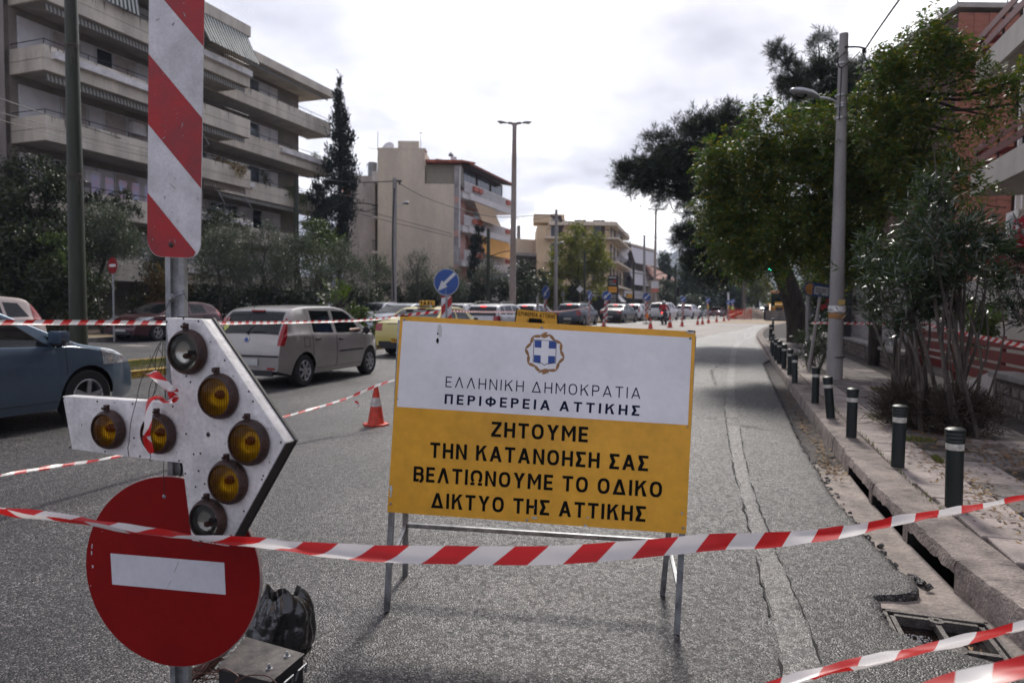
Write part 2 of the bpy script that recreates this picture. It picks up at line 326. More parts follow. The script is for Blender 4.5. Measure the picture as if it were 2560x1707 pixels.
def crack(pts, w, name='crack', z=.008, jitter=.02, step=.08):
    mbk = MB(); q = []
    for (s0,t0),(s1,t1) in zip(pts, pts[1:]):
        n = max(1,int(math.hypot(s1-s0,t1-t0)/step))
        q += [(s0+(s1-s0)*i/n+random.uniform(-jitter,jitter)*.5, t0+(t1-t0)*i/n+random.uniform(-jitter,jitter)*.5) for i in range(n)]
    q.append(pts[-1]); vs = []
    for i,(s,t) in enumerate(q):
        s2,t2 = q[min(i+1,len(q)-1)]; s1,t1 = q[max(0,i-1)]; dx,dy = s2-s1,t2-t1; l = math.hypot(dx,dy) or 1; ww = w*random.choice((.25,.5,.8,1.1,1.6))*random.uniform(.7,1.2)/2
        for k in (-1,1): p = road(s-dy/l*ww*k, t+dx/l*ww*k); p.z += z; vs.append(p)
    gap = set()
    for _ in range(len(q)//14): k0 = random.randrange(len(q)); gap |= set(range(k0,k0+random.randint(1,5)))
    mbk.add(vs, [(2*i,2*i+1,2*i+3,2*i+2) for i in range(len(q)-1) if i not in gap]); o = mbk.build(name, M_crack); o['kind'] = 'structure'; return o
crack([(s, lerp(PL,s)+.012) for s in rng(2.2,12,.5)], .010); crack([(s, lerp(PR,s)-.012) for s in rng(2.2,9,.5)], .007)
crack([(s, lerp(ASPH_E,s)-.012) for s in rng(7.6,20.6,.6)], .03, z=.004)
crack([(9.6,.15),(9.5,.9),(9.7,1.8),(9.6,2.6)], .03, jitter=.05); crack([(9.05,-.15),(8.9,-.5),(9.0,-.74)], .022, jitter=.03)
crack([(14,.3),(17,.5),(21,.2)], .02, jitter=.08)
strip('dark_patch', rng(9.12,9.72,.1), lambda s: [-.32+wob(s,2), .1+wob(s,3)], lambda s,t: .0045, M_asph)
M_line = mat('worn white road line', (.42,.41,.40), .7, var=.5, vscale=6, fine=.4)
strip('lane_line', rng(34,60,1), lambda s: [-.55,-.43], lambda s,t: .006, M_line)
strip('lane_line', rng(22,46,1), lambda s: [2.55,2.67], lambda s,t: .006, M_line)
# gutter
MH = (3.02,3.80,-1.20,-.745)
strip('gutter', rng(7.25,21.5,.15), lambda s: [lerp(KERB_T,s)-.02,-.95,-.86,-.7], lambda s,t: -.045+.012*math.sin(s*9)*math.sin(t*23), M_gut)
strip('gutter', [2.0,2.6]+rng(2.62,3.02,.05)+rng(3.04,3.80,.02)+rng(3.84,7.3,.05), lambda s: [max(t_,lerp(KERB_T,s)-.01) for t_ in [-1.5,-1.2]+rng(-1.18,-.745,.03)+[-.7,-.62]], lambda s,t: -.035-.03*min(1,max(0,(-t-.8)/.3))+(.05*max(0,(lerp(KERB_T,s)+.06-t))/.06*.3), M_apron, skip=lambda s,t: MH[0] < s < MH[1] and MH[2] < t < MH[3])
strip('gutter', rng(1.5,2.02,.3), lambda s: [-1.5,-.6], lambda s,t: -.05, M_apron)
strip('gutter', rng(21.4,33,1)+rng(34,90,3), lambda s: [-1.06,-.97], lambda s,t: .003, M_apron)
# broken lumps along the torn asphalt edge
mb = MB()
for i in range(60):
    s = random.uniform(4.15,7.4); t = lerp(ASPH_E,s)-random.uniform(-.01,.07)**1.0; r_ = random.uniform(.006,.026); c = road(s,t); c.z -= .036
    ang = random.uniform(0,6); X = Vector((math.cos(ang),math.sin(ang),random.uniform(-.3,.3))).normalized(); Y = X.orthogonal().normalized(); Z = X.cross(Y)
    mb.box(c,(r_*2,r_*random.uniform(.8,1.5),r_*random.uniform(.5,1.1)),(X,Y,Z))
mb.build('asphalt_rubble', M_asph, kind='stuff')
# kerb
kerb = thing('kerb', None, None, road(3,-1.2)); kerb['kind'] = 'structure'
def kstone(s0, s1, hole=False, m=None, top=.13, tin=-.30, par=None, tfn=None, zb=-.12):
    mbk = MB(); tf = tfn or (lambda s: lerp(KERB_T,s)); n = max(2,int((s1-s0)/.06)) if s0 < 8 else 3
    prof_z = [zb, top-.045, top-.012, top, top]; secs = []
    for i in range(n+1):
        s = s0+(s1-s0)*i/n; rough_ = random.uniform(-.010,.010) if s0 < 8 else 0
        z0 = (.048+random.uniform(-.012,.01)) if hole else zb
        pr = [(tf(s)+.004, z0), (tf(s)+rough_, max(z0+.005,top-.045)), (tf(s)-.012+rough_, top-.008), (tf(s)-.035, top+random.uniform(-.003,.003)), (tf(s)+tin+.02, top), (tf(s)+tin, top-.01), (tf(s)+tin, z0)]
        ring = []
        for t,z in pr: p = road(s,t); p.z += z; ring.append(p)
        secs.append(ring)
    k = len(secs[0]); vs = [p for r_ in secs for p in r_]; fs = []
    for i in range(n):
        for j in range(k): fs.append((i*k+j, i*k+(j+1)%k, (i+1)*k+(j+1)%k, (i+1)*k+j))
    fs += [tuple(range(k)), tuple(n*k+j for j in range(k))[::-1]]
    mbk.add(vs, fs); return mbk.build('kerb_stone', m or M_kerb, par or kerb, smooth=True, ang=40)
s = 2.0
holes = [(4.2,4.98),(5.08,5.9),(6.0,6.92)]
segs = [(2.0,2.75),(2.76,3.5),(3.51,4.19)]
for a,b in segs: kstone(a,b)
for a,b in holes: kstone(a,b,True)
for a,b in ((4.985,5.075),(5.905,5.995),(6.925,7.2)): kstone(a,b)
s = 7.215
while s < 33: kstone(s, s+.78); s += .79
while s < 75: kstone(s, s+2.9); s += 2.91
mb = MB()                                  # the dark gullies behind the drain mouths
M_void = mat('wet black gully', (.006,.006,.006), .5, var=.2)  # inside of the drain mouths coloured nearly black
for a,b in holes:
    p0 = [road(a,lerp(KERB_T,a)+.0), road(b,lerp(KERB_T,b)+.0), road(b,lerp(KERB_T,b)-.29), road(a,lerp(KERB_T,a)-.29)]
    lo = [Vector((p.x,p.y,p.z-.30)) for p in p0]; hi = [Vector((p.x,p.y,p.z+.06)) for p in p0]
    mb.add(lo+hi, [(0,1,2,3),(1,5,6,2),(2,6,7,3),(3,7,4,0)])
mb.build('drain_gully', M_void, kerb)
# pavement of slabs
pave = thing('pavement', None, None, road(10,-2.2)); pave['kind'] = 'structure'
strip('pavement_bed', rng(1.6,33,.4)+rng(34,90,2), lambda s: [-1.28-(.1 if s<5 else 0)+ (lerp(KERB_T,s)+1.03), -3.4,-12], lambda s,t: .112, M_joint, kind=None, parent=pave)
slab_me = []
for k,(w_,l_) in enumerate(((.425,.425),)*6):
    bm = bmesh.new(); bmesh.ops.create_cube(bm, size=1, matrix=Matrix.Diagonal((w_,l_,.05,1)))
    for v in bm.verts: v.co.x += random.uniform(-.004,.004); v.co.y += random.uniform(-.004,.004); v.co.z += random.uniform(-.002,.002)
    bmesh.ops.bevel(bm, geom=[e for e in bm.edges if all(v.co.z > 0 for v in e.verts)], offset=.007, segments=1, affect='EDGES')
    for mi,mm in enumerate((M_slab,M_slab2)):
        me = bpy.data.meshes.new('slab'); bm.to_mesh(me); me.materials.append(mm); slab_me.append((mi,me))
    bm.free()
bushes_st = []
nslab = 0
po = off_of(pave)
for j in range(4):
    t = -1.345-.2175-j*.435
    s = 2.3 + (.2 if j%2 else 0)
    while s < 32.6 and nslab < 296:
        kk = lerp(KERB_T,s)+1.03 if s < 6 else 0
        light = (j == 0) or random.random() < .12
        if j >= 1 and random.random() < .035: s += .435; continue       # a missing slab shows dirt
        me = random.choice([q for mi,q in slab_me if mi == (0 if light else 1)])
        o = bpy.data.objects.new('slab', me); COL.objects.link(o); o.parent = pave
        p = road(s, t+kk); p.z += .108+random.uniform(-.003,.003)
        slope = math.atan2(gz(p.y+.3)-gz(p.y-.3), .6)
        o.location = p-po; o.rotation_euler = (slope+random.uniform(-.008,.008), random.uniform(-.01,.01), -RA+random.choice((0,PI/2,PI))*1)
        nslab += 1; s += .435
# soil pits where the oleanders stand, litter of leaves
def litter(name, pts, n, spread, m, size=.03, z=.135):
    vs = []; fs = []
    for i in range(n):
        s0,t0,rs,rt = random.choice(pts); p = road(s0+random.gauss(0,rs), t0+random.gauss(0,rt)); p.z += z+random.uniform(0,.01)
        a = random.uniform(0,6.28); L_ = size*random.uniform(.5,1.5); w = L_*.35; X = Vector((math.cos(a),math.sin(a),random.uniform(-.35,.35))); Y = Vector((-math.sin(a),math.cos(a),random.uniform(-.3,.3)))
        b = len(vs); vs += [p-X*L_, p+Y*w, p+X*L_, p-Y*w]; fs.append((b,b+1,b+2,b+3))
    me = bpy.data.meshes.new(name); me.from_pydata(vs,[],fs); o = link_mesh(name, me, m, None, smooth=False); o['kind'] = 'stuff'; return o
M_litter = leaf_mat('fallen leaves', (.10,.055,.03), [(.22,.12,.05),(.05,.035,.025),(.34,.2,.06)], .8, .1)
litter('fallen_leaves', [(7.6,-2.35,.5,.25),(6.6,-2.55,.5,.2),(4.9,-2.6,.6,.25),(8.6,-2.1,.5,.2),(6.2,-1.75,.9,.1)], 2600, 1, M_litter, .022)
litter('fallen_leaves', [(9.3,-.93,.6,.06),(8,-.95,.5,.06),(11.5,-.92,1.6,.05),(7.2,-.92,.3,.06)], 500, 1, M_litter, .028, z=-.03)
M_grass = leaf_mat('short grass', (.05,.075,.02), [(.12,.13,.03),(.16,.12,.05)], .7, .2)
def grass(name, regions, n, h=.07, par=None, base=.135):
    vs = []; fs = []
    for i in range(n):
        s0,s1,t0,t1 = random.choice(regions); p = road(random.uniform(s0,s1), random.uniform(t0,t1)); p.z += base
        a = random.uniform(0,6.28); w = .006; hh = h*random.uniform(.4,1.3); X = Vector((math.cos(a)*w,math.sin(a)*w,0)); b = len(vs)
        vs += [p-X, p+X, p+Vector((random.uniform(-.5,.5)*hh,random.uniform(-.5,.5)*hh,hh))]; fs.append((b,b+1,b+2))
    me = bpy.data.meshes.new(name); me.from_pydata(vs,[],fs); o = link_mesh(name, me, M_grass, par, smooth=False); o['kind'] = 'stuff'; return o
grass('weeds', [(9.3,9.9,-2.2,-1.65),(7.9,8.2,-2.0,-1.7),(4.6,5.6,-2.7,-2.35),(13,13.4,-2.5,-2.3),(6.9,7.1,-1.8,-1.75),(5,30,-1.36,-1.335)], 2600, .035)
# manhole with water
mh = thing('drain_grate', 'square iron drain grate with four openings and dirty water, by the kerb', 'drain grate', road(3.4,-.97))
M_iron = mat('cast iron', (.13,.115,.105), .55, .35, var=.35, vscale=22, fine=.3, bump=.3, bscale=80)
def rbox(mb, s0,s1,t0,t1,z0,z1):
    p = [road(s0,t0),road(s1,t0),road(s1,t1),road(s0,t1)]
    mb.add([Vector((q.x,q.y,q.z+z0)) for q in p]+[Vector((q.x,q.y,q.z+z1)) for q in p], [(3,2,1,0),(4,5,6,7),(0,1,5,4),(1,2,6,5),(2,3,7,6),(3,0,4,7)])
a,b,c,d = MH[0],MH[1]-.01,MH[2],MH[3]
mb = MB()
for (x0,x1,y0,y1) in ((a,b,c,c+.016),(a,b,d-.016,d),(a,a+.016,c,d),(b-.016,b,c,d)): rbox(mb,x0,x1,y0,y1,-.20,-.034)
mb.build('frame', M_iron, mh)
mb = MB(); g = .026
for (x0,x1,y0,y1) in ((a+g,b-g,c+g,c+g+.022),(a+g,b-g,d-g-.022,d-g),(a+g,a+g+.022,c+g,d-g),(b-g-.022,b-g,c+g,d-g)): rbox(mb,x0,x1,y0,y1,-.09,-.041)
mb.build('grate_rim', M_iron, mh)
mb = MB(); sm,tm = (a+b)/2+.05,(c+d)/2
rbox(mb,a+g,b-g,tm-.012,tm+.012,-.085,-.043); rbox(mb,sm-.014,sm+.014,c+g,d-g,-.085,-.044); mb.build('crossbar', M_iron, mh)
mb = MB(); p = road(sm,tm); mb.lathe([(0,-.05),(.055,-.05),(.055,-.038),(.045,-.036),(0,-.036)], p, 14); mb.build('centre_boss', M_iron, mh, smooth=True)
mb = MB(); p = road(b-.05,tm); mb.lathe([(.012,-.06),(.035,-.06),(.035,-.036),(.012,-.036)], p, 14, closed=True); mb.build('lifting_eye', M_iron, mh, smooth=True)
M_water = mat('murky water', (.012,.008,.006), .04, var=.3, vscale=9, spec=.6)
mb = MB(); rbox(mb,a+.01,b-.01,c+.01,d-.01,-.22,-.088); mb.build('water', M_water, mh)
M_foam = mat('foam', (.5,.5,.5), .5, var=.4, vscale=60)
mb = MB()
for i in range(150):
    s = sm+random.uniform(.03,.2); t = tm+.03+random.uniform(0,.12)+ (s-sm)*.1; p = road(s,t); mb.lathe([(0,-.116),(.004,-.088),(.002,-.085),(0,-.084)], p, 5)
mb.build('foam', M_foam, mh, kind='stuff')
M_leafdead = mat('dead leaf', (.25,.13,.04), .7, var=.3, vscale=30)
mb = MB()
for k in range(7):
    p = road(sm+.1+random.uniform(-.03,.03),tm-.12+random.uniform(-.035,.035)); p.z -= .084; q = Vector((random.uniform(-.03,.03),random.uniform(-.03,.03),0)); mb.quad(p,p+q,p+q+Vector((.012,.02,.003)),p+Vector((.012,.02,.004)))
mb.build('dead_leaf', M_leafdead, mh)
# median with yellow kerbs
med = thing('median', None, None, road(20,12.3)); med['kind'] = 'structure'
strip('median_soil', rng(-4,33,1)+rng(34,80,2), lambda s: [11.32,11.5,12.3,13.1,13.42], lambda s,t: .1+.02*math.sin(s*2)*math.sin(t*5), M_soil, kind=None, parent=med)
s = 4.0
while s < 60:
    l_ = .98 if s < 30 else 3.96
    kstone(s, s+l_, m=M_yk, top=.135, tin=.16, par=med, tfn=lambda q: 11.21, zb=-.05); kstone(s, s+l_, m=M_yk, top=.135, tin=-.16, par=med, tfn=lambda q: 13.56, zb=-.05); s += l_+.01
grass('median_grass', [(8,20,12.2,13.4),(20,50,11.5,13.4),(9,18,11.5,13.4)], 24000, .07, None, .1)
# far pavement and its kerb
fp = thing('far_pavement', None, None, road(20,23)); fp['kind'] = 'structure'
M_tan = mat('dusty tan paving', (.36,.27,.17), .85, var=.2, vscale=1.2, fine=.2)
s = 2.0
while s < 60: kstone(s, s+1.97, m=M_grey, top=.14, tin=.16, par=fp, tfn=lambda q: 22.1, zb=-.05); s += 1.98
strip('paving', rng(-4,33,1.5)+rng(34,110,3), lambda s: [22.24,23.4,24.6], lambda s,t: .132, M_tan, kind=None, parent=fp)
strip('garden_soil', rng(-10,33,1.5)+rng(34,130,3), lambda s: [24.6,30,60], lambda s,t: .14, M_soil)
mb = MB(); rbox(mb, 17.6,18.1,18.6,19.6,.003,.008); mb.build('metal_plate', M_slab, kind='structure')
# ================================================================ FOREGROUND: SIGNS, ARROW BOARD, TAPES
def bil(q, u, v):   # q: TL,TR,BR,BL
    return (q[0]*(1-u)+q[1]*u)*v + (q[3]*(1-u)+q[2]*u)*(1-v)
GW = {'Ζ':.62,'Η':.68,'Τ':.66,'Ο':.74,'Υ':.74,'Μ':.84,'Ε':.56,'Ν':.70,'Κ':.70,'Α':.78,'Σ':.60,'Β':.66,'Λ':.78,'Ι':0,'Ω':.76,'Δ':.82,'Π':.68,'Ρ':.62,'Φ':.86,'Χ':.72,'X':.7,'N':.7,'E':.56,'T':.66,'A':.78,'I':0,'7':.6,'1':.4,' ':.42}
def glyph(ch, th):
    """strokes of a capital in a box of height 1; every stroke is one polygon"""
    ch = {'X':'Χ','N':'Ν','E':'Ε','T':'Τ','A':'Α','I':'Ι'}.get(ch, ch); w = GW[ch] if ch != 'Ι' else th; S = []; h = th
    V_ = lambda x: S.append([(x,0),(x+h,0),(x+h,1),(x,1)])
    def Hb(x0,x1,y): S.append([(x0,y),(x1,y),(x1,y+h),(x0,y+h)])
    def D(x0,y0,x1,y1):   # slanted stroke with level ends; x is the left edge
        k = h*math.hypot(x1-x0,y1-y0)/abs(y1-y0); S.append([(x0,y0),(x0+k,y0),(x1+k,y1),(x1,y1)]); return k
    def arc(cx,cy,rx,ry,a0,a1,n=16):
        P_ = []
        for i in range(n+1):
            a = R(a0+(a1-a0)*i/n); f = lambda v,e=.82: math.copysign(abs(v)**e, v); P_.append((f(math.cos(a)),f(math.sin(a))))
        for (c0,s0),(c1,s1) in zip(P_,P_[1:]): S.append([(cx+rx*c0,cy+ry*s0),(cx+rx*c1,cy+ry*s1),(cx+(rx-h)*c1,cy+(ry-h)*s1),(cx+(rx-h)*c0,cy+(ry-h)*s0)])
    if ch in 'ΗΠ': V_(0); V_(w-h); Hb(h,w-h,.5-h/2 if ch=='Η' else 1-h)
    elif ch=='Ι': V_(0)
    elif ch=='Τ': Hb(0,w,1-h); S.append([(w/2-h/2,0),(w/2+h/2,0),(w/2+h/2,1-h),(w/2-h/2,1-h)])
    elif ch=='Ε': V_(0); Hb(h,w,1-h); Hb(h,w*.92,.5-h/2); Hb(h,w,0)
    elif ch=='Ζ': Hb(0,w,1-h); Hb(0,w,0); S.append([(0,h),(h*1.25,h),(w,1-h),(w-h*1.25,1-h)])
    elif ch=='Ν': V_(0); V_(w-h); S.append([(h,1),(h,1-h*1.6),(w-h,0),(w-h,h*1.6)])
    elif ch=='Μ': V_(0); V_(w-h); S.append([(h,1),(h,1-h*1.7),(w/2,.22),(w/2,.22+h*1.7)]); S.append([(w-h,1),(w-h,1-h*1.7),(w/2,.22),(w/2,.22+h*1.7)])
    elif ch=='Κ': V_(0); S.append([(h,.36),(h,.36+h*1.35),(w-h*1.25,1),(w,1)]); S.append([(h*1.0+.16,.36+h*1.35+.1-.02),(h+.16+.08,.36+h*1.35+.1+.08),(w+.02,0),(w-h*1.25,0)])
    elif ch in 'ΑΛΔ':
        k = h*math.hypot(w/2,1); m_ = w/2; S.append([(0,0),(k,0),(m_+k*.5,1),(m_-k*.5,1)]); S.append([(w-k,0),(w,0),(m_+k*.5,1),(m_-k*.5,1)])
        if ch=='Α': Hb(w*.2,w*.8,.22)
        if ch=='Δ': Hb(k*.8,w-k*.8,0)
    elif ch=='Υ': S.append([(w/2-h/2,0),(w/2+h/2,0),(w/2+h/2,.42),(w/2-h/2,.42)]); S.append([(w/2-h/2,.42),(w/2+h/2,.42),(h*1.2,1),(0,1)]); S.append([(w/2-h/2,.42),(w/2+h/2,.42),(w,1),(w-h*1.2,1)])
    elif ch=='Χ': S.append([(0,0),(h*1.2,0),(w,1),(w-h*1.2,1)]); S.append([(w-h*1.2,0),(w,0),(h*1.2,1),(0,1)])
    elif ch=='Σ': Hb(0,w,1-h); Hb(0,w,0); S.append([(0,h),(h*1.3,h),(w*.62,.5),(w*.62-h*1.3,.5)]); S.append([(0,1-h),(h*1.3,1-h),(w*.62,.5),(w*.62-h*1.3,.5)])
    elif ch=='Ο': arc(w/2,.5,w/2,.5,0,360,28)
    elif ch=='Ω': arc(w/2,.56,w/2,.44,-58,238,24); Hb(0,w*.36,0); Hb(w*.64,w,0)
    elif ch in 'ΡΒ':
        V_(0); r_=.29; Hb(h,w-r_,1-h); Hb(h,w-r_,1-2*r_); arc(w-r_,1-r_,r_,r_,-90,90,12)
        if ch=='Β': Hb(h,w-r_,0); arc(w-.25,.25+h*.08,.25+.03,.25+h*.42,-90,90,12)
    elif ch=='Φ': arc(w/2,.5,w/2,.36,0,360,26); S.append([(w/2-h/2,-.0),(w/2+h/2,0),(w/2+h/2,1),(w/2-h/2,1)])
    elif ch=='7': Hb(0,w,1-h); D(.1,0,w-h*1.2,1-h)
    elif ch=='1': V_(w-h); S.append([(0,.72),(0,.72+h),(w-h,1),(w-h,1-h)])
    return (w if ch!=' ' else GW[' ']), S
def lettering(body, quad, nrm, m, parent, name='word', th=.15, gap=.17, lift=.0012, space=None):
    tot = 0; lay = []
    for ch in body:
        if ch == ' ': tot += (space or .42); continue
        w,S = glyph(ch, th); lay.append((tot,S)); tot += w+gap; 
    tot -= gap; i0 = 0; x = 0; idx = 0
    for word in body.split():
        mbx = MB(); k = 0
        for ch in word:
            x,S = lay[idx]; idx += 1
            for pl in S:
                k += 1; mbx.add([bil(quad,(x+a)/tot,b)+nrm*(lift+.00003*(k%7)) for a,b in pl], [tuple(range(len(pl)))])
        mbx.build(name, m, parent)
# ---- big works sign
A = G(967.3,1525.5); B = G(1691.8,1583)
ux = (B-A).normalized(); back = Vector((-ux.y, ux.x, 0)).normalized()
lean = R(5.0); upv = (Vector((0,0,1))*math.cos(lean)+back*math.sin(lean)); n_s = ux.cross(upv).normalized()
if n_s.y > 0: n_s = -n_s
p_leg = A + n_s*0.012; p_pan = A + n_s*0.032
H = lambda px,py,pl=None: plane_hit(px,py,pl or p_pan,n_s)
Z4 = lambda zx,zy: (950+zx/2.8, 780+zy/2.8)
HZ = lambda zx,zy: H(*Z4(zx,zy))
M_ply = mat('sign ochre', (.82,.41,.034), .36, var=.11, vscale=1.6, fine=.10, spec=.45)
M_swhite = mat('sign white film', (.84,.83,.845), .33, var=.07, vscale=2.5, fine=.03, spec=.5)
M_navy = mat('navy print', (.008,.012,.045), .6, var=.05, spec=.15); M_black = mat('black print', (.003,.003,.002), .6, var=.1, vscale=9, spec=.15)
M_blue = mat('emblem blue', (.02,.065,.28), .4, var=.05); M_gold = mat('emblem gold', (.36,.18,.065), .45, var=.15, vscale=30)
sg = thing('road_works_sign', 'large ochre and white roadworks notice in Greek on a grey metal A-frame stand', 'sign', (A+B)/2)
cor = [HZ(142,25),HZ(2210,137),HZ(2143,1552),HZ(50,1398)]
mb = MB(); mb.prism(cor, -n_s*.006); mb.build('panel', M_ply, sg)
wq = [HZ(160,60),HZ(2183,180),HZ(2155,790),HZ(118,662)]
mb = MB(); mb.prism([p+n_s*.0006 for p in wq], -n_s*.0005); mb.build('white_field', M_swhite, sg)
def LT(body, TL, TR, BR, BL, m, **k): return lettering(body, [HZ(*TL),HZ(*TR),HZ(*BR),HZ(*BL)], n_s, m, sg, **k)
LT('ΕΛΛΗΝΙΚΗ ΔΗΜΟΚΡΑΤΙΑ',(462,450),(1825,530),(1822,607),(458,524), M_navy, th=.10, gap=.30)
LT('ΠΕΡΙΦΕΡΕΙΑ ΑΤΤΙΚΗΣ',(455,573),(1820,655),(1815,726),(451,641), M_navy, th=.18, gap=.33)
LT('ΖΗΤΟΥΜΕ',(783,765),(1458,803),(1454,911),(778,870), M_black, th=.182, gap=.185)
LT('ΤΗΝ ΚΑΤΑΝΟΗΣΗ ΣΑΣ',(353,910),(1880,1005),(1875,1113),(349,1017), M_black, th=.182, gap=.185)
LT('ΒΕΛΤΙΩΝΟΥΜΕ ΤΟ ΟΔΙΚΟ',(238,1077),(1977,1187),(1972,1297),(233,1183), M_black, th=.182, gap=.185)
LT('ΔΙΚΤΥΟ ΤΗΣ ΑΤΤΙΚΗΣ',(361,1262),(1862,1358),(1857,1467),(357,1368), M_black, th=.182, gap=.185)
def flat(name, polys, m, lift, parent=sg, hz=HZ, nn=None):
    mbx = MB(); nn = nn or n_s
    for pl in polys: mbx.add([hz(*p)+nn*lift for p in pl], [tuple(range(len(pl)))])
    return mbx.build(name, m, parent)
flat('shield_outline', [[(1077,192),(1237,202),(1231,357),(1165,366),(1150,375),(1136,362),(1069,349)]], M_navy, .0010)
flat('shield', [[(1081,196),(1233,205),(1227,353),(1165,361),(1150,370),(1138,358),(1073,345)]], M_swhite, .0016)
for q_ in [[(1084,198),(1131,200),(1130,250),(1083,247)],[(1183,203),(1232,206),(1230,257),(1181,254)],[(1078,300),(1125,303),(1124,354),(1076,350)],[(1178,306),(1226,309),(1224,357),(1176,358)]]: flat('shield_blue_quarter', [q_], M_blue, .0022)
leafs = []
for side in (-1,1):
    for k in range(9):
        a = R(86-k*21.5); cx,cy = 1154+side*math.cos(a)*122*(1 if k<8 else .8), 288-math.sin(a)*126+(side*6)
        if side < 0: cx = 1154-math.cos(a)*124; cy = 283-math.sin(a)*126
        tang = math.atan2(math.cos(a)*-1, -math.sin(a)) ; dx,dy = math.sin(a)*side, math.cos(a)
        rot = .42*(1 if k%2 else -1); dx,dy = dx*math.cos(rot)-dy*math.sin(rot), dx*math.sin(rot)+dy*math.cos(rot)
        l,w = 34,10.5; leafs.append([(cx-dx*l,cy-dy*l),(cx-dx*l*.4-dy*w,cy-dy*l*.4+dx*w),(cx+dx*l*.35-dy*w*.9,cy+dy*l*.35+dx*w*.9),(cx+dx*l,cy+dy*l),(cx+dx*l*.35+dy*w*.9,cy+dy*l*.35-dx*w*.9),(cx-dx*l*.4+dy*w,cy-dy*l*.4-dx*w)])
for pl in leafs: flat('laurel_leaf', [pl], M_gold, .0012)
flat('laurel_stem', [[(1180,428),(1140,415),(1110,400),(1112,397),(1143,410),(1182,424)],[(1110,426),(1150,416),(1190,400),(1188,397),(1148,411),(1109,422)]], M_gold, .0014)
for b_ in ((170,55),(1133,110),(2172,185),(124,606),(2152,803),(75,1340),(1030,1453),(2122,1510)):
    p = HZ(*b_); big = b_ not in ((124,606),(2152,803)); r_ = .006 if big else .0035
    mb = MB(); mb.lathe([(0,0),(r_,0),(r_,.002),(r_*.55,.0024),(r_*.5,.005),(0,.006)], p+n_s*.0005, 10, n_s); mb.build('bolt', M_galv, sg, smooth=True)
M_bare = mat('bare scratched film', (.55,.54,.5), .5, var=.3, vscale=60); M_lab = mat('torn sticker', (.60,.59,.58), .6, var=.1)
chips = [[(60,1215),(85,1210),(88,1245),(80,1290),(68,1300),(72,1255)],[(1058,1432),(1100,1430),(1102,1442),(1075,1450)],[(2105,1395),(2125,1405),(2118,1418),(2108,1412)],[(1425,1480),(1450,1488),(1446,1505),(1432,1500)],[(1440,1432),(1462,1434),(1455,1446)],[(2135,132),(2200,135),(2198,152),(2165,150),(2150,146)],[(680,1440),(696,1438),(692,1452)],[(1078,1357),(1083,1362),(1080,1380)]]
for q_ in chips: flat('paint_chip', [q_], M_bare, .0024)
flat('torn_sticker', [[(405,90),(425,85),(436,120),(432,172),(412,176),(402,130)]], M_lab, .0014); flat('sticker_print', [[(399,160),(401,142),(414,153)],[(393,195),(405,178),(414,196),(407,222),(396,212)]], M_black, .002)
M_chipd = mat('rust smear', (.42,.30,.22), .7, var=.4, vscale=20)
flat('dark_corner', [[(2150,127),(2208,131),(2208,140),(2160,138)],[(140,22),(200,25),(200,31),(141,29)]], M_black, .0026)
# legs: two in the panel plane, two behind
mb = MB(); 
def legbar(foot_, top_, w=.026, d=.026): 
    mbx = MB(); mbx.bar(foot_, top_, w, d, up=tuple(-n_s)); mbx.build('leg', M_galv, sg, bevel=.002)
legbar(plane_hit(967.3,1525,p_leg,n_s), plane_hit(1003,800,p_leg,n_s)); legbar(plane_hit(1691.8,1583,p_leg,n_s), plane_hit(1733,840,p_leg,n_s))
C1 = G(1013.3,1437.8); C2 = G(1656,1486)
topL = plane_hit(1010,812,p_leg,n_s); topR = plane_hit(1722,850,p_leg,n_s)
legbar(C1, topL+back*.03); legbar(C2, topR+back*.03)
def on_leg(c, tp, z): k = (z-c.z)/(tp.z-c.z); return c+(tp-c)*k
pa = P(1018,1302,(C1.y+.0)); za = pa.z; a1 = on_leg(C1, topL+back*.03, za); b1 = on_leg(C2, topR+back*.03, za-.0)
mb = MB(); mb.bar(a1, b1, .022, .022); mb.build('cross_rail', M_galv, sg, bevel=.002)
for c_, f_, tp, tz in ((a1, A, topL, -.10), (b1, B, topR, -.10)):
    z = c_.z+tz; k = (z)/(tp.z); q = f_+(tp-f_)*max(0,k); mb = MB(); mb.bar(c_, q, .016, .016); mb.build('side_brace', M_galv, sg)
# ---- arrow board, striped board and no-entry disc on their post: they are bolted together, one thing
ab = thing('arrow_board_post', 'white lamp arrow, round red no-entry disc and striped board bolted on one steel post', 'road sign', foot(441,2.3))
M_abw = mat('chipped white box paint', (.74,.715,.70), .55, var=.18, vscale=5, fine=.14, bump=.15, bscale=50)
M_edge = mat('black edge seal', (.03,.028,.027), .6, var=.3, vscale=30, fine=.3)
M_rust = mat('rusty lamp housing', (.030,.016,.013), .5, var=.5, vscale=22, fine=.5, bump=.3, bscale=90, col2=(.06,.022,.014))
pf = foot(441, 2.3); 
mb = MB(); X = Vector((1,0,0)); 
for cx_,w_,yo,dd in ((0,.062,.012,.010),(-.0225,.017,-.002,.0175),(.0225,.017,-.002,.0175)): mb.box((pf.x+cx_, pf.y+yo, 1.55), (w_, dd, 3.1))
mb.build('post', M_galv, ab)
th = R(19); n_a = Vector((-math.sin(th)*-1*-1, -math.cos(th), 0)); u_a = Vector((math.cos(th), -math.sin(th), 0))
p_a = P(436,1007,2.15)
HA = lambda x,y: plane_hit(x,y,p_a,n_a)
Z1 = lambda zx,zy: HA(140+zx/3.734, 760+zy/3.734)
Z2 = lambda zx,zy: HA(180+zx/2.718, 1130+zy/2.718)
outl = [Z1(60,858),Z1(1108,925),Z1(1075,700),Z1(1025,128),Z1(1360,142),Z1(2140,1295),Z2(1062,640),Z2(814,600),Z2(748,75),Z1(680,1425),Z1(150,1355)]
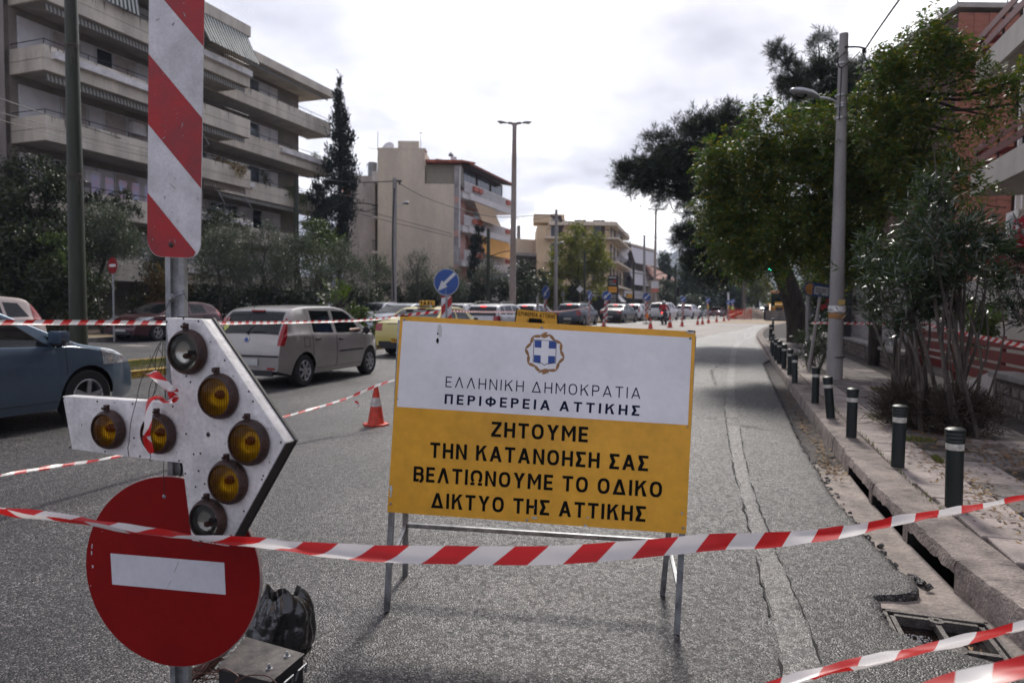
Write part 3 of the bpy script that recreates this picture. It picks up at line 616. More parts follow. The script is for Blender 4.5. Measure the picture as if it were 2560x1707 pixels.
mb = MB(); mb.prism(outl, -n_a*.045); o = mb.build('arrow_box', M_abw, ab, bevel=.0025)
mb = MB(); rim = [Z1(60,858),Z1(1108,925),Z1(1025,128),Z1(1360,142),Z1(2140,1295),Z2(1062,640),Z2(814,600),Z2(748,75),Z1(150,1355)]
ctr = sum(rim, Vector())/len(rim); mb.prism([p+(p-ctr)*.012-n_a*.0455 for p in rim], -n_a*.010); mb.build('back_plate', M_edge, ab)
# dark lower right side plate of the box
mb = MB(); a_,b_ = Z1(2140,1295), Z2(1062,640); sd_ = (b_-a_).normalized(); no = sd_.cross(n_a).normalized(); no = no if no.x > 0 else -no
mb.prism([a_+no*.0012-n_a*.002, b_+no*.0012-n_a*.002, b_+no*.0012-n_a*.044, a_+no*.0012-n_a*.044], no*.0015); mb.build('side_seal', M_edge, ab)
def lens_mat(name, c1, c2, metal=0.0):
    m = bpy.data.materials.new(name); m.use_nodes = True; t = m.node_tree; b = t.nodes['Principled BSDF']; tc = t.nodes.new('ShaderNodeTexCoord'); w = t.nodes.new('ShaderNodeTexWave')
    w.inputs['Scale'].default_value = 52; w.inputs['Distortion'].default_value = .6; w.bands_direction = 'X'; t.links.new(tc.outputs['Object'], w.inputs['Vector'])
    n = t.nodes.new('ShaderNodeTexNoise'); n.inputs['Scale'].default_value = 26; n.inputs['Detail'].default_value = 3; t.links.new(tc.outputs['Object'], n.inputs['Vector'])
    mm = t.nodes.new('ShaderNodeMath'); mm.operation='MULTIPLY_ADD'; t.links.new(w.outputs['Fac'], mm.inputs[0]); mm.inputs[1].default_value=.35; t.links.new(n.outputs['Fac'], mm.inputs[2])
    r = t.nodes.new('ShaderNodeValToRGB'); r.color_ramp.elements[0].position=.45; r.color_ramp.elements[0].color=(*c1,1); r.color_ramp.elements[1].position=.95; r.color_ramp.elements[1].color=(*c2,1)
    t.links.new(mm.outputs[0], r.inputs[0]); t.links.new(r.outputs[0], b.inputs['Base Color']); b.inputs['Roughness'].default_value=.16; b.inputs['Metallic'].default_value = metal
    b.inputs['Coat Weight'].default_value=.6; b.inputs['Coat Roughness'].default_value=.05
    bp = t.nodes.new('ShaderNodeBump'); bp.inputs['Strength'].default_value=.5; bp.inputs['Distance'].default_value=.004; t.links.new(w.outputs['Fac'], bp.inputs['Height']); t.links.new(bp.outputs[0], b.inputs['Normal'])
    return m
M_amber = glass_mat('amber lens', (1.0,.74,.09), .12, .97); M_clear = mat('mirror bowl', (.72,.71,.66), .16, .85, var=.3, vscale=9)
M_refl = mat('dull reflector', (.80,.76,.66), .42, .8, var=.2, vscale=30); M_ribs = mat('amber rib', (.30,.11,.01), .3, var=.2); M_bulb = mat('brown bulb', (.12,.03,.015), .3, var=.2); M_gl = glass_mat('clear lens', (.86,.86,.84), .02, .93)
lamps = [(476.9,879.2,57,1),(553.8,989,57,0),(629.5,1104,57,0),(578.1,1201.7,56,0),(528.8,1295.6,53,1),(280.6,1072,52,0),(405,1082.7,52,0)]
for x,y,rp,clear in lamps:
    c = HA(x,y)+n_a*.0; r_ = rp/F_PX*2.12; mb = MB()
    mb.lathe([(r_*.9,0),(r_,.006),(r_*1.0,.016),(r_*.96,.024),(r_*.89,.032),(r_*.82,.034),(r_*.80,.029)], c, 30, n_a)
    up_ = Vector((0,0,1)); mb.box(c+up_*(r_*1.06)+n_a*.02, (.014,.012,.028), (u_a, n_a, up_)); mb.tube([c+up_*(r_*1.12)+n_a*.03-n_a*.006, c+up_*(r_*1.12)+n_a*.036], .005, 8)
    h = mb.build('lamp', M_rust, ab, smooth=True); 
    if clear:
        mb = MB(); mb.lathe([(r_*.80,.028),(r_*.70,.018),(r_*.5,.010),(r_*.25,.008),(0,.005)], c, 26, n_a); mb.build('reflector', M_clear, h, smooth=True)
        mb = MB(); mb.lathe([(0,.027),(.007,.026),(.010,.020),(.010,.006)], c-Vector((0,0,.012)), 12, n_a); mb.build('bulb', M_bulb, h, smooth=True)
        mb = MB(); mb.box(c+u_a*.02+n_a*.016, (.03,.003,.012), (u_a,n_a,up_)); mb.build('bulb_shield', M_dark, h)
        mb = MB(); mb.lathe([(r_*.80,.029),(r_*.5,.036),(r_*.25,.039),(0,.040)], c, 26, n_a); mb.build('lens', M_gl, h, smooth=True)
    else:
        mb = MB(); mb.lathe([(r_*.80,.028),(r_*.70,.014),(r_*.5,.002),(r_*.25,-.006),(0,-.009)], c, 26, n_a); mb.build('reflector', M_refl, h, smooth=True)
        mb = MB(); mb.lathe([(0,.020),(.010,.018),(.014,.010),(.014,-.004)], c+Vector((0,0,.004)), 12, n_a); mb.build('bulb', M_bulb, h, smooth=True)
        mb = MB(); [mb.bar(c+u_a*(k*r_*.125-r_*.75)+Vector((0,0,-1))*math.sqrt(max(0,(r_*.79)**2-(k*r_*.125-r_*.75)**2))+n_a*.0285, c+u_a*(k*r_*.125-r_*.75)+Vector((0,0,1))*math.sqrt(max(0,(r_*.79)**2-(k*r_*.125-r_*.75)**2))+n_a*.0285, .0012, .0012) for k in range(1,12)]; mb.build('lens_ribs', M_ribs, h, kind='stuff')
        mb = MB(); mb.lathe([(r_*.81,.028),(r_*.65,.034),(r_*.4,.038),(r_*.2,.040),(0,.0405)], c, 26, n_a); mb.build('lens', M_amber, h, smooth=True)
# rivets, stains and chips on the box
mb = MB()
for q in [(1035,165),(1330,160),(1190,135),(1198,178),(70,880),(385,908),(715,930),(1090,955),(130,1335),(458,1375),(785,1418),(1150,1462),(1575,525),(1838,908),(2100,1290),(1215,672),(1110,812),(728,1250),(1330,1555),(1255,728),(1285,1400),(1348,1393),(1460,605),(1215,1210),(1800,815)]:
    mb.lathe([(0,.0025),(.0022,.002),(.0036,0)], Z1(*q), 8, n_a)
for q in [(770,145),(862,128),(840,235),(902,215),(933,232),(1168,400),(1290,185),(1300,160),(1080,565)]: mb.lathe([(0,.0025),(.0022,.002),(.0034,0)], Z2(*q), 8, n_a)
mb.build('rivets', M_edge, ab, smooth=True, kind='stuff')
mb = MB(); mb.lathe([(0,.001),(.006,.001),(.008,.0)], Z1(1420,1218), 12, n_a); mb.build('screw_hole', M_edge, ab)
M_stain = mat('brown stain', (.30,.22,.16), .8, var=.4, vscale=40)
mb = MB()
for i in range(95):
    zx,zy = random.uniform(70,2050),random.uniform(150,1540); 
    inside = (zx < 1150 and 900 < zy < 1360+zx*.1) or (zx > 1110 and zy > 150 and zx < 1330+(zy-140)*.68) 
    if not inside: continue
    p = Z1(zx,zy); a = random.uniform(0,6.28); l = random.uniform(.001,.006); w = random.uniform(.0006,.0022); X_ = u_a*math.cos(a)+Vector((0,0,1))*math.sin(a); Y_ = -u_a*math.sin(a)+Vector((0,0,1))*math.cos(a)
    mb.add([p+n_a*.0004+X_*l, p+n_a*.0004+Y_*w, p+n_a*.0004-X_*l*.8, p+n_a*.0004-Y_*w],[(0,1,2,3)])
mb.build('paint_chip', M_rust, ab, kind='stuff')
mb = MB()
for (x,y) in [(1440,210),(1400,170),(1470,250),(1435,235),(1425,180)]: 
    p = Z1(x-70,y-10)+n_a*-.02+Vector((.0,0,.0)); 
for k in range(40):
    p = Z2(random.uniform(820,1050), random.uniform(560,632)); a = random.uniform(0,3); X_ = u_a*math.cos(a)*.006+Vector((0,0,1))*math.sin(a)*.004; Y_ = X_.cross(n_a).normalized()*.0025; mb.add([p+n_a*.0005+X_, p+n_a*.0005+Y_, p+n_a*.0005-X_, p+n_a*.0005-Y_],[(0,1,2,3)])
mb.build('scuffed_edge', M_edge, ab, kind='stuff')
# no-entry disc
th2 = R(9.5); n_d = Vector((-math.sin(th2), -math.cos(th2), 0)); p_d = P(427.8,1429,2.24); HD = lambda x,y: plane_hit(x,y,p_d,n_d)
M_red = mat('no entry red film', (.23,.003,.003), .5, var=.10, vscale=2.5, fine=.05, spec=.2); M_swh = mat('no entry white film', (.62,.62,.655), .35, var=.06, vscale=4, fine=.05)
M_back = mat('aluminium edge', (.45,.36,.34), .5, .3, var=.2, vscale=30)
mb = MB(); c = HD(427.8,1429); mb.lathe([(0,.0),(.320,.0),(.323,-.002),(.323,-.012),(.30,-.014),(0,-.014)], c, 96, n_d); mb.build('disc_rim', M_back, ab, smooth=True)
mb = MB(); mb.lathe([(0,.0012),(.3205,.0012),(.3205,.0002)], c, 96, n_d); mb.build('disc', M_red, ab)
Z2D = lambda zx,zy: HD(180+zx/2.718, 1130+zy/2.718)
mb = MB(); mb.prism([p+n_d*.0026 for p in (Z2D(265,685),Z2D(1037,748),Z2D(1047,965),Z2D(277,895))], -n_d*.0008); mb.build('white_bar', M_swh, ab)
mb = MB(); mb.lathe([(0,.004),(.004,.003),(.007,.001)], Z2D(628,300)+n_d*.001, 10, n_d); mb.build('disc_bolt', M_galv, ab, smooth=True)
mb = MB()
for q in [[(138,620),(143,622),(140,655),(135,650)],[(132,670),(138,668),(140,690),(134,700)],[(134,765),(150,768),(148,782),(137,786),(142,775)],[(125,900),(132,902),(130,910)],[(205,535),(210,533),(209,540)],[(110,935),(116,934),(114,942)]]: mb.add([Z2D(*p)+n_d*.002 for p in q],[tuple(range(len(q)))])
mb.build('scratch', M_swh, ab, kind='stuff')
M_smear = mat('dirt smear', (.42,.40,.38), .6, var=.3, vscale=30); mb = MB(); mb.add([Z2D(*p)+n_d*.003 for p in [(725,740),(731,742),(700,815),(695,818)]],[(0,1,2,3)]); mb.add([Z2D(*p)+n_d*.003 for p in [(675,870),(679,870),(652,918),(648,918)]],[(0,1,2,3)]); mb.build('smear', M_smear, ab)
# striped board (leans a little towards the camera)
q0,q1,q2,q3 = P(372.5,-60,2.125),P(513,-60,2.11),P(500.2,640,2.205),P(369.2,640,2.20)
n_b = (q1-q0).cross(q3-q0).normalized(); n_b = n_b if n_b.y < 0 else -n_b
HB = lambda x,y: plane_hit(x,y,q3,n_b); ZB = lambda zx,zy: HB(350+zx/2.24, zy/2.24)
M_rb = mat('scuffed red film', (.40,.018,.02), .42, var=.22, vscale=9, fine=.12, col2=(.27,.03,.035)); M_wb = mat('scuffed white film', (.70,.69,.70), .45, var=.14, vscale=8, fine=.1)
def rounded(w0,w1): return None
bot = [(338,1370),(334,1395),(322,1420),(300,1438),(270,1445),(120,1440),(85,1430),(60,1405),(46,1375),(41,1345)]
top = [(52,-330),(363,-330)]
mb = MB(); mb.prism([ZB(*p) for p in top+bot], -n_b*.004); mb.build('striped_panel', M_wb, ab)
xl = lambda y: 50-(y/1350)*9; xr = lambda y: 362-(y/1370)*25
def band(y0,y1,sl=1.205):    # left-edge y range of a red band running down to the right
    P_ = [(xl(y0),y0),(xr(y0+sl*300),y0+sl*300),(xr(y1+sl*300),y1+sl*300),(xl(y1),y1)]; return P_
mb = MB()
for y0,y1 in ((-480,-98),(303,695)):
    pl = band(y0,y1); pl = [(x,max(-328,y)) for x,y in pl]; 
    if y0 < -328: pl = [(52,-328),(xr(y0+362),max(-328,y0+362)),(xr(y1+362),y1+362),(xl(y1),y1)]
    mb.add([ZB(*p)+n_b*.0008 for p in pl],[tuple(range(len(pl)))])
mb.add([ZB(*p)+n_b*.0008 for p in [(42,1078),(312,1412),(300,1436),(270,1443),(120,1438),(87,1428),(62,1403),(48,1374),(42,1345)]],[tuple(range(9))])
mb.build('red_stripe', M_rb, ab)
M_wear = mat('grey scrape', (.34,.33,.32), .7, var=.4, vscale=40); mb = MB()
for i in range(60):
    p = ZB(random.uniform(60,330), random.uniform(10,1380)); a = random.uniform(0,6.28); l = random.uniform(.0006,.004) if i > 8 else random.uniform(.005,.014); X_ = Vector((math.cos(a),0,math.sin(a)))*l; Y_ = Vector((-math.sin(a),0,math.cos(a)))*min(l*.6,.0018); mb.add([p+n_b*.0016+X_,p+n_b*.0016+Y_,p+n_b*.0016-X_*.8,p+n_b*.0016-Y_],[(0,1,2,3)])
mb.build('scrape', M_wear, ab, kind='stuff')
mb = MB(); mb.lathe([(0,.004),(.0045,.003),(.009,.001),(.009,0)], ZB(175,1372), 12, n_b); mb.build('panel_bolt', M_rust, ab, smooth=True)
mb = MB(); mb.lathe([(0,.012),(.008,.012),(.012,.002),(.014,0)], P(427.5,744,2.27), 12, Vector((0,-1,0))); mb.build('post_bolt', M_galv, ab, smooth=True)
# loose wires
mb = MB()
def wire(pts, d, r_=.0011): mb.tube([P(140+x/3.734,760+y/3.734,d+k*0) for k,(x,y) in enumerate(pts)], r_, 5)
def sm(pts, n=4):
    out = []
    for i in range(len(pts)-1):
        p0,p1,p2,p3 = [Vector(pts[max(0,min(len(pts)-1,i+k))]) for k in (-1,0,1,2)]
        for j in range(n):
            t = j/n; out.append(.5*((2*p1)+(p2-p0)*t+(2*p0-5*p1+4*p2-p3)*t*t+(3*p1-p0-3*p2+p3)*t**3))
    out.append(Vector(pts[-1])); return out
W = lambda pts,d,r_=.0011: wire([(p[0],p[1]) for p in sm([(a,b,0) for a,b in pts])], d, r_)
W([(1020,60),(1060,-20),(1130,-70),(1195,-90)],2.24); W([(1180,-130),(1260,20),(1330,60)],2.22,.0009)
W([(1010,350),(965,370),(900,500),(860,600),(790,720),(750,900),(700,1100),(680,1300),(670,1340),(682,1425)],2.16)
W([(980,365),(940,460),(925,560),(935,700),(915,830),(880,900),(865,960)],2.2); W([(1000,360),(985,520),(940,640),(880,760),(865,870)],2.22)
W([(875,480),(900,540),(950,660),(935,800),(900,860)],2.21); W([(1010,330),(1012,600),(1018,880)],2.25,.0009); W([(1025,340),(1022,880)],2.25,.0009)
W([(950,400),(1000,500),(975,640),(930,760)],2.23,.0009); W([(875,1380),(885,1430),(870,1450),(890,1460)],2.12); 
mb.build('loose_wire', M_dark, ab, smooth=True, kind='stuff')
mb = MB()
def W2(pts,d,r_=.0011): mb.tube([P(180+p[0]/2.718,1130+p[1]/2.718,d) for p in sm([(a,b,0) for a,b in pts])], r_, 5)
W2([(625,60),(622,150),(628,298)],2.215); W2([(735,75),(742,110),(735,165)],2.25,.002); W2([(745,75),(750,120),(740,168)],2.25,.002); mb.build('loose_wire', M_dark, ab, smooth=True, kind='stuff')
# ---- barrier tape
def tape_mat():
    m = bpy.data.materials.new('barrier tape'); m.use_nodes = True; t = m.node_tree; b = t.nodes['Principled BSDF']; K = t.nodes.new; J = t.links.new
    uv = K('ShaderNodeUVMap'); sp = K('ShaderNodeSeparateXYZ'); J(uv.outputs[0], sp.inputs[0]); fr = K('ShaderNodeMath'); fr.operation='FRACT'
    a = K('ShaderNodeMath'); a.operation='MULTIPLY_ADD'; J(sp.outputs[1], a.inputs[0]); a.inputs[1].default_value = -.33; J(sp.outputs[0], a.inputs[2]); J(a.outputs[0], fr.inputs[0])
    r = K('ShaderNodeValToRGB'); r.color_ramp.interpolation = 'LINEAR'; e = r.color_ramp.elements; e[0].position=0; e[0].color=(.62,.012,.012,1); e[1].position=.49; e[1].color=(.62,.012,.012,1)
    q = e.new(.50); q.color=(.80,.76,.73,1); q = e.new(.99); q.color=(.80,.76,.73,1); J(fr.outputs[0], r.inputs[0]); J(r.outputs[0], b.inputs['Base Color']); b.inputs['Roughness'].default_value=.32
    tl = K('ShaderNodeBsdfTranslucent'); J(r.outputs[0], tl.inputs[0]); mx = K('ShaderNodeMixShader'); mx.inputs[0].default_value=.35; o = t.nodes['Material Output']
    J(b.outputs[0], mx.inputs[1]); J(tl.outputs[0], mx.inputs[2]); J(mx.outputs[0], o.inputs[0]); return m
M_tape = tape_mat()
def tape(label, pts, group='red and white barrier tapes strung round the works', width=.055, period=.21, steps=10, parent=None, name='barrier_tape', fold=0.0, phase=0.0):
    # pts: (px, py, distance, visible width in px); the tape is twisted so that it shows that width
    ctr_ = [P(x,y,d) for x,y,d,w in pts]; phis = [math.acos(min(.999,(w*d/F_PX)/width)) for x,y,d,w in pts]
    cs = sm([tuple(c) for c in ctr_], steps); ph = []
    for i in range(len(pts)-1):
        for j in range(steps): t = j/steps; ph.append(phis[i]*(1-t)+phis[i+1]*t)
    ph.append(phis[-1]); vs = []; fs = []; uvs = []; u = phase
    rows = 4; al = random.uniform(0,6)
    for i,c in enumerate(cs):
        tg = (cs[min(i+1,len(cs)-1)]-cs[max(0,i-1)]).normalized(); vw = (c-EYEV); out_ = (vw-tg*vw.dot(tg)).normalized(); up_ = out_.cross(tg); up_ = up_ if up_.z > 0 else -up_
        if i: u += (cs[i]-cs[i-1]).length
        wd = up_*math.cos(ph[i])+out_*math.sin(ph[i]); nn = wd.cross(tg)
        for k in range(rows+1):
            v = k/rows; cup = (math.sin(v*PI)*.16+math.sin(v*2*PI+u*7+al)*.05+math.sin(u*23+al+v*3)*.035+math.sin(u*47+v*5)*.018)*width*(.3+math.sin(ph[i]))
            vs.append(c + wd*(v-.5)*width + nn*cup); uvs.append((u/period, v))
    for i in range(len(cs)-1):
        for k in range(rows): fs.append((i*5+k, i*5+k+1, (i+1)*5+k+1, (i+1)*5+k))
    me = bpy.data.meshes.new(name); me.from_pydata(vs, [], fs); ul = me.uv_layers.new(name='UVMap')
    for lp in me.loops: ul.data[lp.index].uv = uvs[lp.vertex_index]
    o = link_mesh(name, me, M_tape, parent, smooth=True, ang=80)
    if label: tag(o, label, 'barrier tape', group)
    return o
tape('wide red and white barrier tape sagging across the front, below the big notice', [(-60,1262,1.9,9),(0,1271,1.9,9),(217,1301,1.91,11),(387,1326,1.93,14),(476,1338,1.94,15),(619,1351.5,1.95,22),(774,1371,1.96,31),(860,1378.6,1.97,36),(952,1384,1.98,42),(1156,1386.7,2.0,45),(1360,1387.8,2.02,46),(1513,1379,2.04,45),(1666,1366,2.08,43),(1794,1353.6,2.12,41),(1932,1347.7,2.18,37),(2126,1326,2.26,26),(2280,1293.5,2.34,18),(2397,1272,2.4,15),(2560,1241,2.5,10),(2640,1225,2.55,9)])
tape('folded barrier tape crossing above the iron drain grate at lower right', [(1880,1735,1.75,20),(1951,1709,1.76,20),(2100,1665,1.8,20),(2250,1632,1.84,22),(2400,1598,1.88,22),(2560,1562,1.92,20),(2650,1540,1.95,20)], period=.25, phase=.1)
tape('close shiny barrier tape in the bottom right corner', [(2290,1745,1.2,50),(2354,1716,1.2,50),(2450,1688,1.2,52),(2560,1662,1.2,52),(2680,1640,1.2,50)], period=.14, phase=.02)
tape('barrier tape passing in front of the blue and silver hatchbacks', [(-60,806,6.3,13),(0,806,6.5,13),(210,806,7.4,12),(413,807,8.5,10),(547,807.3,9.5,8),(700,806,11.2,6.5),(860,802,13.0,5.5),(940,797,14.0,5.5),(1020,787,14.9,6),(1100,779,15.3,6)])
tape('barrier tape running from the first blue arrow sign past the wagons', [(1128,777,15.4,5),(1187,779,17,4.5),(1282,779.5,21,4),(1400,778,28,3.2),(1474,769,40,2.6)])
tape('low barrier tape tied to the cone beside the big notice', [(-60,1196,4.4,7),(0,1187,4.5,7),(150,1163,5.0,6),(298,1139,5.5,5),(500,1096,6.3,5),(704,1043,7.1,5),(860,997.5,7.9,5),(945,962,8.28,5),(1000,945,8.5,5)])
tape('barrier tape from the leaning street sign to the oleanders and across the right garden', [(2029,806.7,14.8,5),(2159,809,13.2,5),(2289,808.6,11.4,6),(2312,810.5,11.1,7),(2427,837,9.2,11),(2560,865,7.6,12),(2640,880,7.0,12)])
tape(None, [(370,928,2.16,9),(385,935,2.12,22),(410,958,2.10,20),(428,975,2.09,17),(433,985,2.1,14)], parent=ab, name='tape_end', width=.032, period=.13)
tape(None, [(435,966,2.08,12),(433,978,2.08,26),(434,992,2.08,24),(428,1000,2.08,18)], parent=ab, name='tape_end', width=.032, period=.1)
tape(None, [(436,997,2.07,12),(415,1004,2.08,8),(395,996,2.10,10),(380,1000,2.09,12),(374,1012,2.07,12),(372,1040,2.03,16),(370,1065,2.0,15),(366,1090,2.0,18),(372,1115,2.0,16),(380,1132,2.0,7)], parent=ab, name='tape_end', width=.03, period=.2)
tape(None, [(885,1000,8.0,5),(893,1006,7.98,6),(897,1018,7.95,5)], parent=None, name='tape_knot', width=.04, period=.1)
tag(bpy.data.objects['tape_knot'], 'short loose tape end hanging from the low tape left of the cone', 'barrier tape', 'red and white barrier tapes strung round the works')
# ---- ballast block, cable bundle, black bag
M_plate = mat('dirty steel plate', (.12,.105,.095), .45, .5, var=.45, vscale=9, fine=.3)
bq = [G(180+x/2.718,1130+y/2.718,.19) for x,y in ((1185,1252),(1582,1366),(1350,1560),(985,1462))]
bx = thing('ballast_block', 'black ballast block with a bolted steel top plate at the foot of the arrow board', 'ballast block', ((bq[0]+bq[2])/2)*1-Vector((0,0,.19)))
cc = sum(bq,Vector())/4
mb = MB(); mb.prism(bq, (0,0,-.006)); mb.build('top_plate', M_plate, bx, bevel=.0015)
mb = MB(); mb.prism([cc+(p-cc)*.97-Vector((0,0,.007)) for p in bq], (0,0,-.182)); mb.build('block', M_dark, bx, bevel=.006)
for q in ((1462,1385),(1340,1470)):
    p = G(180+q[0]/2.718,1130+q[1]/2.718,.19); mb = MB(); mb.lathe([(0,.0),(.013,.0),(.013,.002),(.0065,.0025),(.0065,.012),(.0045,.013),(.0045,.018),(0,.018)], p, 6); mb.build('bolt', M_galv, bx)
mb = MB(); h0 = cc+(bq[2]-cc)*.9; h1 = cc+(bq[1]-cc)*.9; e_ = (h1-h0).normalized(); o_ = Vector((e_.y,-e_.x,0)); o_ = o_ if o_.x > 0 else -o_
for k in (.3,.75): m0 = h0+(h1-h0)*k+o_*.03-Vector((0,0,.02)); mb.tube([m0-e_*.03-Vector((0,0,.035)), m0-e_*.025+o_*.008, m0+e_*.025+o_*.008, m0+e_*.03-Vector((0,0,.035))], .004, 6)
mb.build('handle', M_galv, bx, smooth=True)
M_cable = mat('red brown cable', (.10,.040,.028), .5, var=.3, vscale=40)
mb = MB(); c0 = G(180+905/2.718,1130+1500/2.718,.06)
for i in range(26):
    a = random.uniform(0,.6); pts = [c0+Vector((random.gauss(-.08,.03),random.gauss(-.02,.02),random.uniform(-.05,.0))), c0+Vector((random.gauss(0,.015),random.gauss(0,.02),random.uniform(.0,.03))), c0+Vector((random.gauss(.06,.012),random.gauss(.05,.02),random.uniform(.04,.09)))]
    mb.tube(sm([tuple(p) for p in pts],5), .0022, 5)
for i in range(8):
    pts = [c0+Vector((random.uniform(-.1,.1),random.uniform(-.06,.04),random.uniform(-.04,.04))) for _ in range(4)]; mb.tube(sm([tuple(p) for p in pts],6), .002, 5)
o = mb.build('cable_bundle', M_cable, None, smooth=True); tag(o, 'tangled bundle of thin red-brown cables lying beside the ballast block', 'cable')
mb = MB(); mb.tube(sm([tuple(G(180+x/2.718,1130+y/2.718,z)) for x,y,z in ((985,1490,.17),(1040,1470,.2),(1130,1520,.19),(1110,1560,.17),(1200,1515,.2),(1330,1520,.205),(1400,1580,.2))],5), .0022, 6); o = mb.build('cable', M_cable, smooth=True); tag(o, 'single brown cable curling over the front edge of the ballast block', 'cable')
M_bag = mat('black bin bag', (.012,.012,.013), .17, var=.1, vscale=8, spec=1.0, bump=.25, bscale=30)
def bag():
    from mathutils import noise
    c = G(704,1618); rows, n = 44, 110; vs = []; fs = []
    for i in range(rows+1):
        h = i/rows
        for k in range(n):
            a = 2*PI*k/n; d = Vector((math.cos(a),math.sin(a),0)); r_ = (.128+.012*math.sin(h*PI)-.045*h**3)*min(1,h*7+.62)
            q = d*r_+Vector((0,0,h*.235)); w = noise.noise(q*7+Vector((3,1,0))); w2 = abs(noise.noise(Vector((a*1.1,h*1.2,5))*1.6)); w3 = abs(noise.noise(q*24))
            r_ += .030*w*(.3+h)+(.045*w2-.012)*(.35+.65*h)-.004*w3
            z = h*.235+(.045*noise.noise(d*1.6+Vector((9,2,4)))+.008*abs(noise.noise(d*4)))*h**2
            vs.append(c+Vector((d.x*r_*1.02, d.y*r_*.85, max(.003,z))))
    for k in range(n):                                    # the mouth folds inward and down
        p = vs[rows*n+k]; vs.append(Vector((c.x+(p.x-c.x)*.80, c.y+(p.y-c.y)*.80, p.z-.03)))
    for k in range(n):
        p = vs[rows*n+k]; vs.append(Vector((c.x+(p.x-c.x)*.70, c.y+(p.y-c.y)*.70, .05)))
    for i in range(rows+2):
        for k in range(n): fs.append((i*n+k, i*n+(k+1)%n, (i+1)*n+(k+1)%n, (i+1)*n+k))
    fs.append(tuple(range(n))[::-1]); fs.append(tuple((rows+2)*n+k for k in range(n)))
    me = bpy.data.meshes.new('bin_bag'); me.from_pydata(vs,[],fs)
    o = link_mesh('bin_bag', me, M_bag, None, smooth=True, ang=60); tag(o, 'open crumpled black plastic bag on the asphalt behind the no-entry disc', 'bag')
bag()
# ---- cones
M_cone = mat('cone orange red', (.62,.05,.02), .5, var=.25, vscale=14, fine=.15); M_sleeve = mat('dirty cone sleeve', (.62,.58,.54), .6, var=.35, vscale=30, fine=.2)
def make_cone(h=.5):
    c = thing('traffic_cone', 'x', 'traffic cone', (0,0,0), 'traffic cones along the closed lane')
    mb = MB(); k = h/.5; b = .155*k
    pts = [(b*math.cos(a+PI/8)*1.05, b*math.sin(a+PI/8)*1.05, 0) for a in [i*PI/4 for i in range(8)]]; mb.prism([Vector(p) for p in pts], (0,0,.022*k)); mb.build('base', M_cone, c, bevel=.004)
    mb = MB(); mb.lathe([(.108*k,.02*k),(.100*k,.035*k),(.066*k,.25*k),(.022*k,.487*k),(.018*k,.5*k),(.012*k,.49*k),(.012*k,.45*k)], (0,0,0), 20); mb.build('body', M_cone, c, smooth=True)
    mb = MB(); mb.lathe([(.0705*k,.235*k),(.0515*k,.345*k),(.0500*k,.345*k),(.069*k,.235*k)], (0,0,0), 20, closed=True); mb.build('sleeve', M_sleeve, c, smooth=True); return c
cone0 = make_cone()
place(cone0, G(940,1062), .4, 'dirty orange cone with a worn white sleeve left of the big notice')
CONES = [(1626,822,28,'first plain cone beyond the notice, by the tape-wrapped arrow post'),(1674.6,819,29,'orange cone on the lane just behind the motorcycle'),(1744,812,19,'cone nearest the camera in the far row, left of three'),(1756,811,19,'second cone in the far row of five small cones'),(1771,808,19,'middle cone of the far row, under a striped post'),(1791.5,805.5,17,'fourth cone in the far row towards the orange netting'),(1810,803,17,'small far cone just left of the orange safety netting'),(1705,816,22,'cone at the foot of the fourth blue arrow post'),(1509.5,817,26,'bright orange cone at the foot of the third arrow post'),(1822,801,14,'last far cone standing against the orange netting')]
for x,y,hp,lb in CONES:
    g_ = G(x,y); d = g_.y; h = .72
    place(cone0, g_, random.random(), lb, scale=max(.9,min(1.7,hp/F_PX*d/.5)))
# ================================================================ BUILDINGS
class Fr:                                   # local frame of a building: a along the street, b away from it, z up
    def __init__(s, o, e, n): s.o = Vector(o); s.e = Vector(e); s.n = Vector(n)
    def p(s, a, b, z): return s.o + s.e*a + s.n*b + Vector((0,0,z))
    def box(s, mb, a0,a1,b0,b1,z0,z1): 
        v = [s.p(a,b,z) for z in (z0,z1) for a,b in ((a0,b0),(a1,b0),(a1,b1),(a0,b1))]
        mb.add(v, [(3,2,1,0),(4,5,6,7),(0,1,5,4),(1,2,6,5),(2,3,7,6),(3,0,4,7)]); return mb
def fbox(fr, name, m, par, *a, label=None):
    mb = MB(); fr.box(mb, *a); return mb.build(name, m, par, label=label)
M_conc = mat('beige painted concrete', (.64,.58,.485), .8, var=.16, vscale=1.1, fine=.1, streak=.3, bump=.1)
M_concd = mat('grey render', (.56,.51,.47), .85, var=.15, vscale=.8, fine=.12, streak=.3)
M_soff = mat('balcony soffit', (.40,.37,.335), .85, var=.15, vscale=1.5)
M_panel = mat('pale blind panel', (.62,.60,.60), .6, var=.06, vscale=2)
M_shut = mat('beige shutter slat', (.48,.42,.38), .6, var=.12, vscale=3)
M_frame = mat('white window frame', (.62,.62,.62), .5, var=.08)
M_rail = mat('dark blue railing', (.02,.028,.038), .45, .3, var=.2, vscale=6)
M_planter = mat('white planter box', (.76,.73,.72), .7, var=.14, vscale=2.5, fine=.15)
M_gld = mat('dark window pane', (.02,.023,.027), .06, var=.5, vscale=.7, spec=.8)
M_gls = mat('window pane with painted sky', (.10,.115,.13), .05, var=.4, vscale=.6, spec=1.0)  # pane colour lightened to imitate sky reflected in the glass
